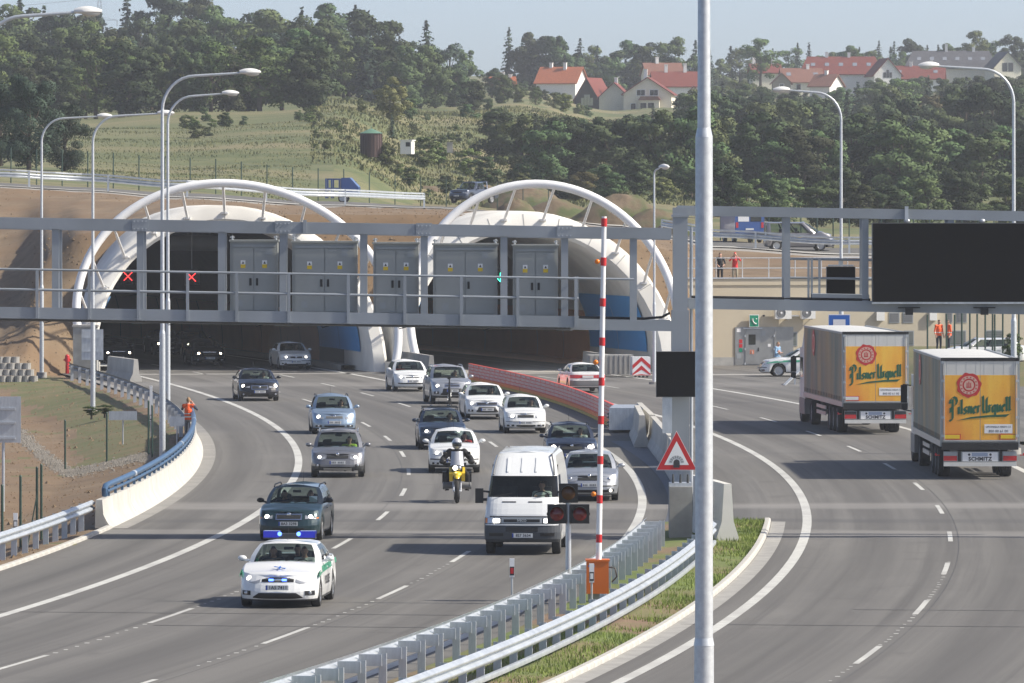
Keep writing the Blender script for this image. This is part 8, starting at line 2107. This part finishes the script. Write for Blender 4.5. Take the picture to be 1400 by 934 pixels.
t = thing('hut', 'tiny grey concrete post box on the slope right of the white hut', 'hut', (XP(615,Y), Y, ZP(204,Y))); m = MB(); m.bx(-.25,.25,-.25,.25,-.3,.55); m.build('wall', M['concrete'], t); m = MB(); m.bx(-.3,.3,-.3,.3,.55,.6); m.build('roof', M['concrete'], t)
Y = 1500; t = thing('power_pylon', 'lattice power pylon rising above the trees at the upper left', 'pylon', (XP(136,Y), Y, ZP(120,Y))); H_ = 19.6
for sx, sy in ((1,1),(1,-1),(-1,1),(-1,-1)): m = MB(); m.bar((sx*1.6,sy*1.6,0), (sx*.25,sy*.25,H_), .09, .09); m.build('leg', M['galv'], t)
for k in range(9):
    z = 2+k*2; w_ = 1.6-1.35*z/H_; m = MB()
    for s in (-1, 1): m.bar((-w_,s*w_,z), (w_-.15,s*(w_-.15),z+2), .05, .05); m.bar((w_,s*w_,z), (-w_+.15,s*(w_-.15),z+2), .05, .05)
    m.build('lattice', M['galv'], t)
for z, L in ((14.6,3.8),(12.3,3.4)):
    m = MB(); m.bar((-L,0,z), (L,0,z), .12, .12); m.bar((-L,0,z), (0,0,z+.8), .06, .06); m.bar((L,0,z), (0,0,z+.8), .06, .06); m.build('cross_arm', M['galv'], t)
    for s in (-1,1): m = MB(); m.cyl((s*L,0,z), (s*L,0,z-1.3), .07, .07, 6); m.build('insulator', M['mid_grey'], t)
t = thing('power_line', 'two thin wires running left from the pylon', 'power line')
for z in (14.6-1.3, 19.4):
    m = MB(); A_ = Vector((XP(136,Y)-3.6*(z < 15), Y, ZP(120,Y)+z)); pts = [A_+Vector((-6*k, 10*k, -.012*k*(14-k)*2)) for k in range(15)]; m.tube(pts, .03, 4); m.build('wire', M['mid_grey'], t)
# ================================================================ haze
HAZE = 0.00018
m = MB(); m.bx(-900, 900, -40, 1900, -4, 60); o = m.build('haze', None); o.data.materials.clear()
hm = bpy.data.materials.new('haze_air'); hm.use_nodes = True; nt = hm.node_tree; nt.nodes.clear(); out = nt.nodes.new('ShaderNodeOutputMaterial'); pvn = nt.nodes.new('ShaderNodeVolumePrincipled')
pvn.inputs['Color'].default_value = (.86,.90,.95,1); pvn.inputs['Density'].default_value = HAZE; pvn.inputs['Anisotropy'].default_value = .2; nt.links.new(pvn.outputs[0], out.inputs['Volume'])
o.data.materials.append(hm); o['kind'] = 'stuff'; o['label'] = 'thin pale haze in the air over the valley'; o['category'] = 'haze'

# dust stirred up at the right side of the left tunnel mouth
m = MB(); m.ell((XP(452,376), 376, 1.3), (3.4, 10, 2.3), 20, 12); o = m.build('dust_cloud', None, None, 60); o.data.materials.clear()
dm = bpy.data.materials.new('road_dust'); dm.use_nodes = True; nt = dm.node_tree; nt.nodes.clear(); out = nt.nodes.new('ShaderNodeOutputMaterial'); dv = nt.nodes.new('ShaderNodeVolumePrincipled')
dv.inputs['Color'].default_value = (.86,.82,.76,1); dv.inputs['Density'].default_value = .035; nt.links.new(dv.outputs[0], out.inputs['Volume']); o.data.materials.append(dm)
o['kind'] = 'stuff'; o['label'] = 'pale road dust hanging at the mouth of the left tunnel'; o['category'] = 'dust'
